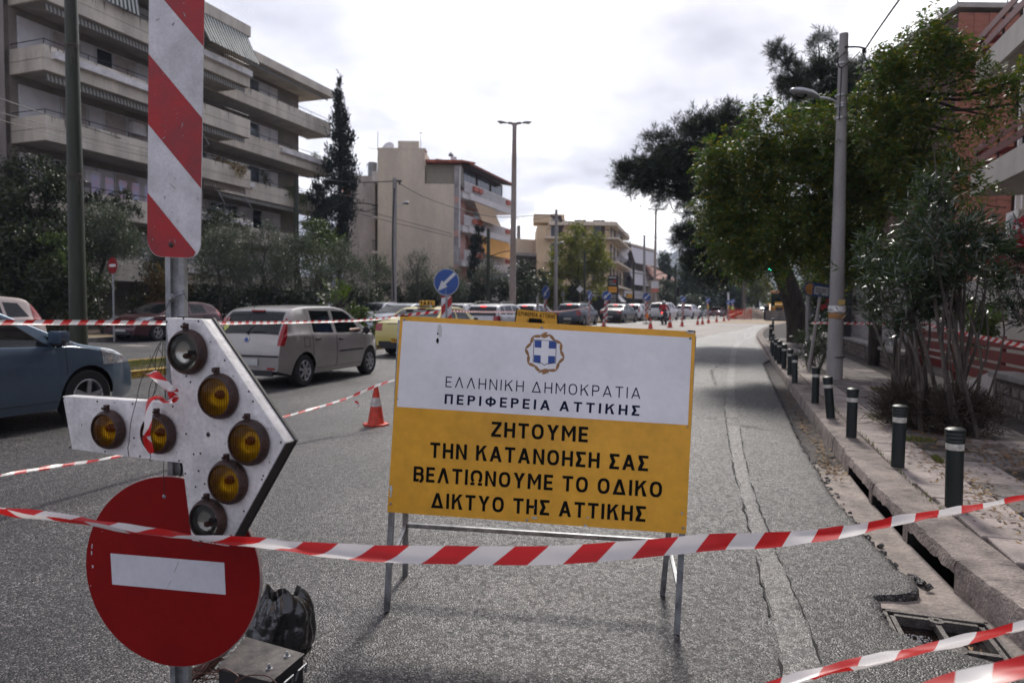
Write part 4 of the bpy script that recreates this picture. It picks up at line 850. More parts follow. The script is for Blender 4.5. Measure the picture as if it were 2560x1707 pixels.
def stripe_mat(name, c1, c2, scale=6.0):
    m = bpy.data.materials.new(name); m.use_nodes = True; t = m.node_tree; b = t.nodes['Principled BSDF']; uv = t.nodes.new('ShaderNodeUVMap'); sp = t.nodes.new('ShaderNodeSeparateXYZ'); t.links.new(uv.outputs[0], sp.inputs[0])
    mu = t.nodes.new('ShaderNodeMath'); mu.operation='MULTIPLY'; mu.inputs[1].default_value = scale; fr = t.nodes.new('ShaderNodeMath'); fr.operation='FRACT'; t.links.new(sp.outputs[0], mu.inputs[0]); t.links.new(mu.outputs[0], fr.inputs[0])
    r = t.nodes.new('ShaderNodeValToRGB'); r.color_ramp.interpolation='CONSTANT'; e = r.color_ramp.elements; e[0].color=(*c1,1); e[1].position=.45; e[1].color=(*c2,1); t.links.new(fr.outputs[0], r.inputs[0]); t.links.new(r.outputs[0], b.inputs['Base Color']); b.inputs['Roughness'].default_value=.8
    tl = t.nodes.new('ShaderNodeBsdfTranslucent'); t.links.new(r.outputs[0], tl.inputs[0]); mx = t.nodes.new('ShaderNodeMixShader'); mx.inputs[0].default_value=.35; o = t.nodes['Material Output']; t.links.new(b.outputs[0], mx.inputs[1]); t.links.new(tl.outputs[0], mx.inputs[2]); t.links.new(mx.outputs[0], o.inputs[0])
    MATS[name] = m; return m
M_stripe = stripe_mat('green white awning', (.02,.06,.05), (.70,.70,.66), 4.4)
M_stripe2 = stripe_mat('faded awning fringe', (.10,.11,.10), (.42,.40,.36), 5.5)
M_stripe3 = stripe_mat('tan striped awning', (.03,.03,.03), (.42,.34,.26), 6)
def cloth(fr, name, m, par, a0, a1, b0, z0, b1, z1, scallop=0.0, sag=0.0, n=None):
    n = n or max(4,int((a1-a0)*12)); vs = []; fs = []; uvs = []; rows = 3
    for i in range(n+1):
        a = a0+(a1-a0)*i/n
        for k in range(rows+1):
            t = k/rows; z = z0+(z1-z0)*t - (scallop*(.5+.5*math.sin(a*2*PI*5.2)) if k==rows else 0); b = b0+(b1-b0)*t+sag*math.sin(t*PI)+random.uniform(-.006,.006)
            vs.append(fr.p(a,b,z)); uvs.append((a,t))
    for i in range(n):
        for k in range(rows): fs.append((i*(rows+1)+k,(i+1)*(rows+1)+k,(i+1)*(rows+1)+k+1,i*(rows+1)+k+1))
    me = bpy.data.meshes.new(name); me.from_pydata(vs,[],fs); ul = me.uv_layers.new(name='UVMap')
    for lp in me.loops: ul.data[lp.index].uv = uvs[lp.vertex_index]
    return link_mesh(name, me, m, par, smooth=True)
def railing(fr, par, pts, z0, z1, step=1.5, r_=.02, m=None, bars=0):
    mb = MB(); P_ = [fr.p(a,b,z1) for a,b in pts]; mb.tube(P_, r_, 6)
    for (a0,b0),(a1,b1) in zip(pts,pts[1:]):
        L_ = math.hypot(a1-a0,b1-b0); n = max(1,int(L_/step))
        for i in range(n+1): a = a0+(a1-a0)*i/n; b = b0+(b1-b0)*i/n; mb.bar(fr.p(a,b,z0), fr.p(a,b,z1), .025)
        if bars:
            nb = int(L_/bars)
            for i in range(nb): a = a0+(a1-a0)*(i+.5)/nb; b = b0+(b1-b0)*(i+.5)/nb; mb.bar(fr.p(a,b,z0), fr.p(a,b,z1), .014)
    return mb.build('railing', m or M_rail, par, smooth=False)
def opening(fr, par, a0, a1, b, z0, z1, kind):
    """a window or door unit standing 4 cm proud of the wall: frame plus pane, panel or slatted shutter"""
    mb = MB(); w = .05
    for x in ((a0,a0+w,z0,z1),(a1-w,a1,z0,z1),(a0+w,a1-w,z1-w,z1),(a0+w,a1-w,z0,z0+w)): fr.box(mb, x[0],x[1],b-.07,b-.012,x[2],x[3])
    f = mb.build('window', M_frame, par)
    if kind == 'shutter':
        mb = MB(); z = z0+w
        while z < z1-w-.04: fr.box(mb, a0+w,a1-w,b-.05,b-.02,z,z+.062); z += .085
        fr.box(mb, a0+w,a1-w,b-.019,b-.014,z0+w,z1-w); o = mb.build('shutter', M_shut, f); o['kind'] = 'stuff'
    else: fbox(fr, {'panel':'blind_panel'}.get(kind,'pane'), {'panel':M_panel,'dark':M_gld,'sky':M_gls}[kind], f, a0+w,a1-w,b-.04,b-.014,z0+w,z1-w)
    return f
def planter(fr, par, a0, a1, z, b=-.26, h=.32, d=.26, m=None): return fbox(fr, 'planter_box', m or M_planter, par, a0, a1, b, b+d-.004, z, z+h)
M_steel = mat('pale steel arm', (.35,.36,.36), .5, .3)
# ---- 1: the long apartment block on the left
e1 = Vector((math.sin(R(20.5)), math.cos(R(20.5)), 0)); nn1 = Vector((-e1.y, e1.x, 0))
f1 = Fr((-20.35,30.0,.05), e1, nn1); b1 = thing('apartment_block', 'long beige five-storey apartment block with deep stacked balconies and striped awnings on the left', 'apartment building', f1.p(8,4,0))
LV = [2.55,5.5,8.5,11.5,14.5]; ROOF = 17.5
NA = 12.55; FA0, FA1 = 10.4, 24.2; FB = 2.5
M_rec = mat('shade-darkened brown render', (.23,.20,.17), .85, var=.15, vscale=1.2)  # recess walls coloured darker than the grey render to imitate balcony shade
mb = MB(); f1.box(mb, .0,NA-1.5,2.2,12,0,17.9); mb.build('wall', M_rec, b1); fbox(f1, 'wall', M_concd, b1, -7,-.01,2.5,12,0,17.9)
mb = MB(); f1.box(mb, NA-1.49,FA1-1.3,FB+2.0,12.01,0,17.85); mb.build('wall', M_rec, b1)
fbox(f1, 'fin_wall', M_concd, b1, -7.0,-.75,1.9,2.49,0,18.2)
def balcony(a0, a1, b0, b1_, z, side0=True, side1=True):
    """parapet of two stacked bands with a groove between, and the slab behind"""
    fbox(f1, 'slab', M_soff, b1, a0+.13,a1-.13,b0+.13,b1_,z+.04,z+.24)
    mb = MB()
    for z0,z1,o_ in ((z,z+.50,0),(z+.525,z+1.08,-.004)):
        f1.box(mb, a0,a1,b0+o_,b0+.125,z0,z1)
        if side0: f1.box(mb, a0,a0+.125,b0+.126,b1_,z0,z1)
        if side1: f1.box(mb, a1-.125,a1,b0+.126,b1_,z0,z1)
    f1.box(mb, a0+.02,a1-.02,b0+.02,b0+.10,z+.50,z+.525); mb.build('parapet', M_conc, b1)
for i,z in enumerate(LV):
    balcony(0, NA, 0, 2.49, z); balcony(FA0 if i>0 else 12.6, FA1, FB, FB+2.2, z, side0=False)
    railing(f1, b1, [(.05,2.3),(.05,.07),(NA-.05,.07),(NA-.05,1.5)], z+1.08, z+1.33, 2.0); railing(f1, b1, [(NA+.1,FB+.07),(FA1-.05,FB+.07),(FA1-.05,FB+2.0)], z+1.08, z+1.33, 2.0)
    # openings near block
    zf = z+.26; HW = 2.44; seq = [('panel',1.5),('shutter',1.35),('panel',.8),('dark' if i in (3,0,2) else 'panel',.95),('shutter',1.3),('panel',1.0),('dark',.75),('shutter',1.3),('panel',.9),('shutter',.9)]
    if i == 2: seq[0] = ('panel',1.9); seq[3] = ('shutter',1.3)
    if i == 1: seq[1] = ('dark',1.3)
    if i == 0: seq[0] = ('sky',1.6)
    a = .35
    for k,w in seq:
        if a+w > NA-1.6: w = NA-1.62-a
        if w > .3: opening(f1, b1, a, a+w, 2.2, zf, zf+HW, k)
        a += w+.05
    seq2 = [('sky',1.1),('dark',1.2),('panel',1.25),('sky' if i in (2,3) else 'dark',1.2),('panel',1.1),('dark' if i==1 else 'sky',1.1),('panel',1.0),('panel',.8)] if i else [('panel',1.4),('panel',1.4),('dark',1.3),('panel',1.4),('panel',1.4),('panel',1.2)]
    if i == 1: seq2 = [('dark',1.2),('panel',1.3),('dark',1.2),('sky',1.2),('panel',1.3),('dark',1.0),('panel',1.0),('panel',.8)]
    a = NA-1.3
    for k,w in seq2:
        if a+w < FA1-1.35: opening(f1, b1, a, a+w, FB+2.0, zf, zf+HW, k)
        a += w+.06
# roof slabs
fbox(f1, 'roof_slab', M_conc, b1, -1,NA+.05,-.05,12,ROOF,ROOF+.62); fbox(f1, 'roof_slab', M_conc, b1, NA+.06,FA1+.1,FB-.2,12.02,ROOF-.02,ROOF+.55)
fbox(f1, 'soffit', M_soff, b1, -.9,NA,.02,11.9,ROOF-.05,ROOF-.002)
# awnings
cloth(f1, 'awning', M_stripe, b1, 8.4,NA-.2,-.02,ROOF-.03,-.95,15.72, .06, .05); cloth(f1, 'awning', M_stripe, b1, 2.6,4.6,-.02,ROOF-.05,-.35,15.55, .05); cloth(f1, 'awning', M_stripe, b1, 5.2,8.2,-.02,ROOF-.03,-.75,15.9, .06)
cloth(f1, 'awning', M_stripe3, b1, NA-2.2,NA-.15,.3,16.8,.25,15.1, .05)
for z,m_,a0,a1 in ((14.42,M_stripe2,.2,NA-.2),(11.42,M_stripe2,.2,9.6),(8.42,M_stripe3,9.0,NA-.2),(11.44,M_stripe2,9.7,NA-.3)): cloth(f1, 'awning_fringe', m_, b1, a0,a1,.22,z,.16,z-.26,.07)
for z in (17.44,8.44): cloth(f1, 'awning_fringe', M_stripe2, b1, NA+.2,FA1-.3,FB+.12,z,FB+.05,z-.22,.06)
M_drip = mat('dark drip stain', (.20,.17,.14), .9, var=.3, vscale=3)
for i_,z_ in enumerate(LV):
    mb = MB()
    for k_ in range(22):
        a_ = random.uniform(.2,NA-.2); w_ = random.uniform(.015,.06); h_ = random.uniform(.10,.55); mb.add([f1.p(a_-w_,-.0045,z_+1.08),f1.p(a_+w_,-.0045,z_+1.08),f1.p(a_+w_*.2,-.0045,z_+1.08-h_)],[(0,1,2)])
        a_ = random.uniform(NA+.3,FA1-.2); mb.add([f1.p(a_-w_,FB-.0065,z_+1.08),f1.p(a_+w_,FB-.0065,z_+1.08),f1.p(a_+w_*.2,FB-.0065,z_+1.08-h_)],[(0,1,2)])
    mb.build('drip_stains', M_drip, b1, kind='stuff')
cloth(f1, 'awning', M_stripe, b1, 8.2,12.4,.2,2.5,-.9,.9,.05,.05); cloth(f1, 'awning', M_stripe, b1, 13.2,19,FB+.1,2.45,FB-1.0,1.0,.05,.05)
cloth(f1, 'awning_fringe', M_stripe2, b1, .1,.12,.2,11.4,2.3,11.2,.0,n=2)
mb = MB()
for a,zt in ((7.6,11.3),(8.6,11.3),(9.7,8.3),(11.9,8.3)): mb.tube([f1.p(a,.1,zt), f1.p(a+.25,-.45,zt-1.05), f1.p(a-.2,-.05,zt-1.3)], .018, 5)
mb.build('awning_arm', M_steel, b1)
# planter boxes hung on the parapets
for a0,a1,z in ((.35,6.9,12.05),(8.6,NA-.05,15.1),(8.3,NA-.1,6.15),(7.2,NA-.1,3.15)): planter(f1, b1, a0, a1, z)
for a0,a1,z in ((18.3,FA1,12.1),(NA+.2,15.5,9.15),(19.6,FA1,6.15),(NA+.3,15.6,3.15)): planter(f1, b1, a0, a1, z, b=FB-.26)
for a_,z_ in ((5.9,9.0),(9.3,12.0),(3.2,6.0)): fbox(f1, 'air_conditioner', M_planter, b1, a_,a_+.8,1.75,2.08,z_+1.35,z_+1.95)
planter(f1, b1, 4.6,6.9,.35, b=-.2); planter(f1, b1, 1.0,2.2,.9, b=0)
mb = MB(); mb.lathe([(0,.09),(.18,.06),(.33,.0),(.345,.0),(.19,.045),(0,.075)], f1.p(.9,-.15,6.95), 20, Vector((.45,-.4,.35)).normalized()); mb.bar(f1.p(1.05,.2,6.5), f1.p(.95,-.05,6.95), .03); mb.build('satellite_dish', M_planter, b1, smooth=True)
mb = MB()
for x in rng(NA-2.4,NA-.4,.28): mb.bar(f1.p(x,.1,6.6-1.0+2), f1.p(x+.28,.1,7.9), .012); mb.bar(f1.p(x+.28,.1,7.4), f1.p(x,.1,7.9), .012)
mb.build('lattice', M_rail, b1)
M_laundry = mat('hung laundry', (.45,.30,.36), .8, var=.4, vscale=2, col2=(.35,.42,.6))
mb = MB()
for k in range(6): a = 2.8+k*.75; mb.quad(f1.p(a,.9,7.6),f1.p(a+.5,.95,7.6),f1.p(a+.48,.95,6.75),f1.p(a+.03,.9,6.75))
mb.build('laundry', M_laundry, b1)
# ---- 2: cream block with the blind gable
g2 = .55
M_cream = mat('cream render', (.72,.62,.49), .85, var=.11, vscale=.45, fine=.07, streak=.35)
M_pink = mat('pink render', (.62,.38,.33), .85, var=.1, vscale=.8); M_greyw = mat('mottled grey plaster', (.46,.42,.42), .85, var=.25, vscale=1.0)
M_rtile = mat('red roof tile', (.36,.10,.06), .8, var=.4, vscale=2.5, fine=.2); M_brown = mat('brown wood trim', (.06,.025,.02), .6, var=.2)
M_bal = mat('white balustrade', (.74,.71,.70), .7, var=.1); M_pot = mat('terracotta planter', (.52,.17,.12), .8, var=.15, vscale=3)
M_aw = mat('tan awning', (.45,.32,.20), .8, var=.1, vscale=3); M_awo = mat('orange awning', (.62,.30,.06), .8, var=.1, vscale=3)
pg = P(1133,766,60.0); f2 = Fr((pg.x,60,g2), (math.sin(R(21)), math.cos(R(21)), 0), (-1,.0,0))
b2 = thing('apartment_block', 'cream apartment block with a blank gable, pink balconies and a red tiled top floor', 'apartment building', f2.p(5,3,0))
zt = 15.0-.2; zl = 11.7
WA = 6.65; W1 = WA-2.57
f2g = Fr((pg.x,60,g2), (0,1,0), (-1,0,0))
mb = MB(); f2g.box(mb, 0,9,0,WA,-.5,zl); f2g.box(mb, .001,9,2.57,WA-.001,zl,zt-.2); mb.build('wall', M_cream, b2)
mb = MB(); f2g.box(mb, -.02,1.2,2.50,WA+.06,zt-.2,zt-.05); f2g.box(mb, -.03,.4,3.1,4.9,zt-.05,zt+.55); mb.build('parapet', M_cream, b2)
mb = MB(); f2g.box(mb, .04,8,-.40,-.002,-.5,zl+1.6); mb.build('corner_pier', M_greyw, b2)
for z in (4.2,7.15,10.1): 
    mb = MB(); f2g.box(mb, .02,.3,-.41,-.01,z,z+.55); mb.build('pink_band', M_pink, b2)
# glazed top floor under tiles
mb = MB(); f2g.box(mb, .3,8,-.6,2.5,zl+.02,zl+1.75); mb.build('penthouse', mat('olive grey panel', (.30,.27,.21), .7, var=.08), b2)
mb = MB(); 
for k in range(14):
    x0 = pg.x-2.5+.0+k*.235; mb.tube([(x0+.12,59.7,g2+zl+1.95),(x0+.12+.9,63.5,g2+zl+2.55)], .10, 8)
f2g.box(mb, -.35,6,-.55,2.5,zl+1.78,zl+1.90); o = mb.build('roof_tile', M_rtile, b2); o['kind'] = 'stuff'
pc = P(1174,766,62.0); f2b = Fr((pc.x,62,g2), f2.e, Vector((-f2.e.y, f2.e.x, 0)))
LB = 10.3
mb = MB(); v = [f2b.p(-.3,-.1,zl+1.95),f2b.p(LB+.2,-.1,zl+1.95-.0),f2b.p(LB,3.5,zl+2.6),f2b.p(-.3,3.5,zl+2.6)]; mb.prism(v, (0,0,.14)); mb.build('roof_slab', M_brown, b2)
for i in range(26):
    a = i*.41-.2; mb = MB(); mb.tube([f2b.p(a,-.15,zl+2.13),f2b.p(a,3.4,zl+2.75)], .13, 6)
    if i == 0: mbt = MB()
    mbt.tube([f2b.p(a,-.15,zl+2.10),f2b.p(a,3.4,zl+2.72)], .11, 6)
o = mbt.build('roof_tile', M_rtile, b2); o['kind'] = 'stuff'
fbox(f2b, 'wall', M_pink, b2, .6,LB-1.5,2.0,6,-.5,zl+1.7)
fbox(f2b, 'wall', M_pink, b2, -.2,1.2,1.0,2.0,-.5,zl)
for i,(a0,a1) in enumerate(((.3,3.3),(3.5,6.6),(6.8,9.9))):
    mb = MB(); w = .12
    for x in ((a0,a0+w,zl+.1,zl+2.0),(a1-w,a1,zl+.1,zl+2.0),(a0+w,a1-w,zl+1.85,zl+2.0),(a0+w,a1-w,zl+.1,zl+.2)): f2b.box(mb, x[0],x[1],.9,1.0,x[2],x[3])
    f = mb.build('window', M_brown, b2); fbox(f2b, 'pane', M_gls, f, a0+w,a1-w,.93,.96,zl+.2,zl+1.85)
for li,zb in enumerate((10.7,7.75,4.7,1.75)):
    fbox(f2b, 'balcony_slab', M_bal, b2, 0,LB,0,2.0,zb,zb+.55); fbox(f2b, 'balcony_slab', M_bal, b2, -1.2,-.002,0.2,2.0,zb,zb+.55)
    mb = MB(); f2b.box(mb, -1.2,LB,.02,.10,zb+1.35,zb+1.44)
    n = 62
    for k in range(n): a = -1.15+k*(LB+1.1)/n; f2b.box(mb, a,a+.075,.03,.09,zb+.55,zb+1.35)
    mb.build('balustrade', M_bal, b2)
    for a in (.4,1.5,8.6): fbox(f2b, 'planter_box', M_pot, b2, a,a+.85,-.22,-.002,zb+.85,zb+1.25)
    if li: opening(f2b, b2, 2,3.2,2.0,zb+.6,zb+2.7,'dark'); opening(f2b, b2, 5,6.4,2.0,zb+.6,zb+2.7,'dark')
for a0,a1,z0,m_ in ((1.0,5.6,10.65,M_aw),(2.0,9.6,7.7,M_awo),(.6,1.6,4.65,M_aw)): cloth(f2b, 'awning', m_, b2, a0,a1,.05,z0,-.75,z0-1.75,.0,.04)
mb = MB(); mb.tube([f2g.p(-.08,-.5,zl+1.5),f2g.p(-.08,-.5,6.2)], .06, 6); mb.build('drainpipe', M_bal, b2)
fbox(f2g, 'chimney', M_bal, b2, 2,2.6,.0,.5,zt-1.3,zt-.3); mb = MB(); mb.lathe([(0,0),(.22,.05),(.25,.2),(.12,.35),(0,.38)], f2g.p(2.3,.5,zt-.25), 10); mb.build('cowl', M_galv, b2, smooth=True)
# its rear wing, left of the gable, with small stacked balconies
fbox(f2g, 'rear_wing', M_concd, b2, 3.0,12,WA+.85,WA+3.1,-.5,12.9); fbox(f2g, 'stair_shaft', mat('shaft shadow wall', (.16,.14,.12), .9), b2, 3.5,11,WA+.002,WA+.84,-.5,13)  # stair shaft coloured dark to stand for the shadow between the wings
for z in (3.0,5.8,8.9,): 
    fbox(f2g, 'small_balcony', M_bal, b2, 1.9,3.4,WA+.05,WA+.9,z,z+.2); mb = MB()
    for k in range(7): mb.bar(f2g.p(1.95,WA+.1+k*.12,z+.2), f2g.p(1.95,WA+.1+k*.12,z+1.1), .03)
    f2g.box(mb, 1.92,1.98,WA+.08,WA+.9,z+1.1,z+1.16); mb.build('railing', M_rail, b2)
fbox(f2g, 'small_balcony', M_bal, b2, 1.9,3.4,WA+.05,WA+.9,12.2,13.1)
mb = MB(); mb.lathe([(.42,0),(.42,1.3),(0,1.32)], f2g.p(3.6,WA+1.2,12.9), 14); mb.build('water_tank', M_galv, b2, smooth=True)
mb = MB(); mb.tube([f2g.p(2,WA+.4,13),f2g.p(2,WA+.4,16.6)], .03, 5); mb.bar(f2g.p(2,WA-.1,15),f2g.p(2,WA+1.4,15.2),.04); mb.tube([f2g.p(2,3.2,zt),f2g.p(2,3.2,zt+2)], .03, 5); mb.bar(f2g.p(2,2.9,zt+1.7),f2g.p(2,3.4,zt+1.8),.05); mb.build('antenna', M_galv, b2)
mb = MB(); mb.lathe([(0,.12),(.4,.06),(.6,0),(.4,.03),(0,.08)], f2g.p(1.5,WA-.6,zt+.3), 16, Vector((-.3,-.9,.4)).normalized()); mb.build('satellite_dish', M_planter, b2, smooth=True)
# ---- distant slice with an orange fascia behind the cypress
bo = thing('building', 'sliver of a grey building with an orange fascia seen behind the tall cypress', 'building', foot(900,78)); c0 = P(893,470,78)
fo = Fr((c0.x,78,gz(78)), (0,1,0), (-1,0,0)); fbox(fo, 'wall', M_concd, bo, 0,8,-.55,1.6,-.5,11.4); fbox(fo, 'window_band', M_gls, bo, -.05,1,-.55,1.6,11.4,13.3); fbox(fo, 'orange_fascia', mat('orange fascia', (.75,.12,.02), .5, var=.05), bo, -.1,6,-.6,1.65,13.3,14.15)
# ---- 3: unfinished grey house
def quick(name, label, cat, px0, px1, d0, d1, ytop, m, zb=-.5): 
    a = P(px0, ytop, d0); b_ = P(px1, 772, d1); g = gz(d0); e_ = Vector((b_.x-a.x, b_.y-a.y, 0)); L_ = e_.length; e_.normalize(); fr = Fr((a.x,a.y,g), e_, Vector((-e_.y, e_.x, 0))); t = thing(name, label, cat, (a.x,a.y,g)); zt_ = a.z-g
    fbox(fr, 'wall', m, t, 0,L_,0,7,zb,zt_); return t, fr, L_, zt_
M_grb = mat('bare grey block', (.20,.195,.20), .9, var=.2, vscale=1.5); M_yel = mat('yellow render', (.66,.52,.34), .85, var=.08, vscale=.7); M_shb = mat('brown shutter', (.075,.045,.04), .6, var=.2)
b3,f3,l3,z3 = quick('house', 'unfinished grey block house with a flat slab roof behind the tall double lamp', 'house', 1278,1362,88,90,640, M_grb)
fbox(f3, 'roof_slab', M_grey, b3, -.5,l3+2.2,-1.2,7.2,z3,z3+.35); opening(f3, b3, 2.4,4.2,0,z3-4.6,z3-1.2,'dark'); fbox(f3, 'balcony_slab', M_grey, b3, 0,l3+1,-1.3,-.01,z3-6,z3-5.2); fbox(f3, 'terrace_wall', M_cream, b3, 1.5,8,3,7,z3+.36,z3+2.6); mb = MB(); mb.box(f3.p(2.6,3.5,z3+3.2),(.5,.5,2.4)); mb.build('chimney', M_grey, b3)
# ---- 4: yellow corner block, two faces
d4 = 92; c4 = P(1521,772,d4-4); a4 = P(1340,772,88); r4 = P(1556,772,104)
g4 = gz(90); b4 = thing('apartment_block', 'yellow corner block with brown shutters, thin balconies and a wide eave in the distance', 'apartment building', (c4.x,c4.y,g4))
eL = Vector((a4.x-c4.x, a4.y-c4.y,0)); LL = eL.length; eL.normalize(); fL = Fr((c4.x,c4.y,g4), -eL*-1, Vector((-eL.y,eL.x,0))); 
fL = Fr((c4.x,c4.y,g4), eL, Vector((eL.y,-eL.x,0)) if Vector((eL.y,-eL.x,0)).y > 0 else Vector((-eL.y,eL.x,0)))
eR = Vector((r4.x-c4.x, r4.y-c4.y,0)); LR = eR.length; eR.normalize(); nR = Vector((-eR.y,eR.x,0)); fR = Fr((c4.x,c4.y,g4), eR, nR)
z4 = P(1521,556,88).z-g4
fbox(fL, 'wall', M_yel, b4, 0,LL,0.02,9,-.5,z4-.5); fbox(fR, 'wall', M_yel, b4, -.01,LR,0.01,8,-.5,z4-.52)
mb = MB(); fL.box(mb, -.8,LL-1.5,-.9,9,z4-.5,z4); fR.box(mb, -.5,LR+.3,-.9,8,z4-.49,z4-.01); mb.build('eave', M_cream, b4)
fbox(fL, 'stair_tower', M_yel, b4, LL-3.6,LL+.4,1.0,5,z4,z4+1.1); fbox(fL, 'tower_door', M_shb, b4, LL-3.2,LL-2.0,.93,1.0,z4-1.2,z4+.9)
for li,z in enumerate((1.2+2.9,1.2+5.9,1.2+8.9)):
    if z+.2 > z4: continue
    for fr,L_ in ((fL,LL),(fR,LR)):
        fbox(fr, 'balcony_slab', M_cream, b4, -.9 if fr is fR else -.5, L_-1.0 if fr is fL else L_,-1.25,-.01,z-.35,z-.1)
        railing(fr, b4, [(-.4,-1.2),(L_-1.2,-1.2)], z-.1, z+.85, 1.6, .03, None, bars=.45)
    for a in (1.2,3.6,6.6,9.2): 
        if a+1 < LL: opening(fL, b4, a, a+1.0,0.02,z,z+2.2,'dark'); fbox(fL, 'shutter', M_shb, b4, a-.55,a-.02,-.06,.0,z,z+2.2)
    for a in (1.4,5.0,9.0,12.5): 
        if a+1.2 < LR: opening(fR, b4, a, a+1.2,0.01,z,z+2.2,'dark'); fbox(fR, 'shutter', M_shb, b4, a-.7,a-.02,-.07,.0,z,z+2.2)
for a,z in ((LR*.35,z4-1.6),(LR*.35,z4-4.7)): fbox(fR, 'air_conditioner', M_planter, b4, a,a+1.0,-.5,-.05,z,z+.75)
cloth(fR, 'awning', M_panel, b4, .6,6.5,-.1,3.6,-1.6,1.9)
M_shop = mat('black shop fascia', (.012,.012,.014), .5); fbox(fR, 'shop_front', M_shop, b4, -.6,LR,-.6,.0,-.4,2.8); fbox(fL, 'shop_front', M_shop, b4, -.1,7.2,-.62,.0,-.4,2.75); fbox(fL, 'canopy', M_cream, b4, -.8,8.2,-1.4,.0,2.8,3.3)
s0 = P(1471,738,c4.y-1.0); 
def px_quad(x0,y0,x1,y1,d): return [P(x0,y0,d),P(x1,y0,d),P(x1,y1,d),P(x0,y1,d)]
for k,(dx,dy) in enumerate(((1.5,0),(.5,1))):
    mb = MB(); mb.lathe([(0,.15),(.55,.08),(.8,0),(.5,.03),(0,.08)], fR.p(LR*.62+dx,-.6,z4-2.4-dy*1.2), 14, Vector((.2,-.9,.3)).normalized()); mb.build('satellite_dish', M_planter, b4, smooth=True)
# ---- 5: house with pale roll-down awnings
b5,f5,l5,z5 = quick('apartment_block', 'grey block with pale roll-down awnings next to the yellow corner block', 'apartment building', 1545,1612,106,118,612, M_concd)
fbox(f5, 'roof_slab', M_cream, b5, -.8,l5+.5,-1.6,7,z5,z5+.35)
for i,z in enumerate((z5-3.2,z5-6.6)):
    fbox(f5, 'balcony_slab', M_bal, b5, -.8,l5+.4,-1.5,-.01,z-.9,z-.5); railing(f5, b5, [(-.7,-1.45),(l5,-1.45)], z-.5, z+.4, 2, .03, None, bars=.4); cloth(f5, 'awning', M_panel, b5, 1.5,l5,-1.45,z+3.1 if i==0 else z+2.4,-2.3,z+.5)
    opening(f5, b5, .5,2,0,z-.3,z+2,'dark'); opening(f5, b5, 4,6,0,z-.3,z+2,'dark')
fbox(f5, 'shop_front', M_shop, b5, -.5,l5,-1,-.01,-.4,2.6); fbox(f5, 'sign_box', M_planter, b5, -.5,l5,-1.3,-1.0,2.7,4.0); fbox(f5, 'sign_box', mat('yellow sign face', (.75,.38,.02), .5), b5, .6,3.4,-1.40,-1.31,2.75,3.95)
mb = MB(); mb.lathe([(0,.15),(.55,.08),(.8,0),(.5,.03),(0,.08)], f5.p(6,1,z5+1.9), 14, Vector((.2,-.9,.3)).normalized()); mb.tube([f5.p(6,1,z5+.3),f5.p(6,1.1,z5+1.9)],.05,5); mb.build('satellite_dish', M_planter, b5, smooth=True)
b6,f6,l6,z6 = quick('house', 'low house with a pinkish tiled roof under the traffic lights in the distance', 'house', 1636,1672,112,114,700, M_cream); 
mb = MB(); mb.prism([f6.p(-1,-1,z6),f6.p(l6+1,-1,z6-.2),f6.p(l6-1,4,z6+2.6),f6.p(1,4,z6+2.6)], (0,0,.2)); mb.build('roof', mat('pale red tile', (.5,.26,.2), .8, var=.3, vscale=2), b6)
# ---- pylon shop sign
d = 84; tp = P(1519.5,688,d); w_ = 27/F_PX*d; ft = foot(1532.5,d); pyl = thing('pylon_sign', 'tall black pylon sign with orange plates in front of the yellow block', 'sign', ft)
def pbox(name, m, x0,x1,y0,y1, dd, thick, par): 
    a = P(x0,y0,dd); b_ = P(x1,y1,dd); mb = MB(); mb.box(((a.x+b_.x)/2, dd+thick/2, (a.z+b_.z)/2), (abs(b_.x-a.x), thick, abs(a.z-b_.z))); return mb.build(name, m, par)
pbox('panel', M_shop, 1519.5,1545.5,689,762,d,.4,pyl)
M_or = mat('orange plate', (.75,.33,.01), .5); pbox('orange_plate', M_or, 1521,1542,717,723.5,d-.06,.05,pyl); pbox('orange_plate', M_or, 1521,1542,724.5,731,d-.06,.05,pyl)
pbox('white_line', M_whitep, 1522,1541,693,695,d-.05,.04,pyl); pbox('white_line', M_whitep, 1523,1537,703,704,d-.05,.04,pyl); pbox('red_mark', M_redp, 1534,1540,699.5,706,d-.11,.04,pyl)
for y in (709,738,743,749.5,756): pbox('grey_line', M_panel, 1525,1540,y,y+1.6,d-.05,.04,pyl)
# NEXEN T fascia
dS = (fL.p(2,-.7,0)).y-1.0; q = [P(1478,735,dS),P(1508,736.5,dS),P(1508,740.5,dS),P(1478,739.5,dS)]
fas = thing('shop_fascia', 'black shop fascia reading NEXEN T behind the striped posts', 'sign', (q[0].x,dS+.3,q[0].z-.3)); pbox('board', M_shop, 1467,1511,731.5,744,dS+.05,.25,fas)
lettering('NEXEN T', q, Vector((0,-1,0)), M_whitep, fas, th=.24, gap=.2, lift=.03)
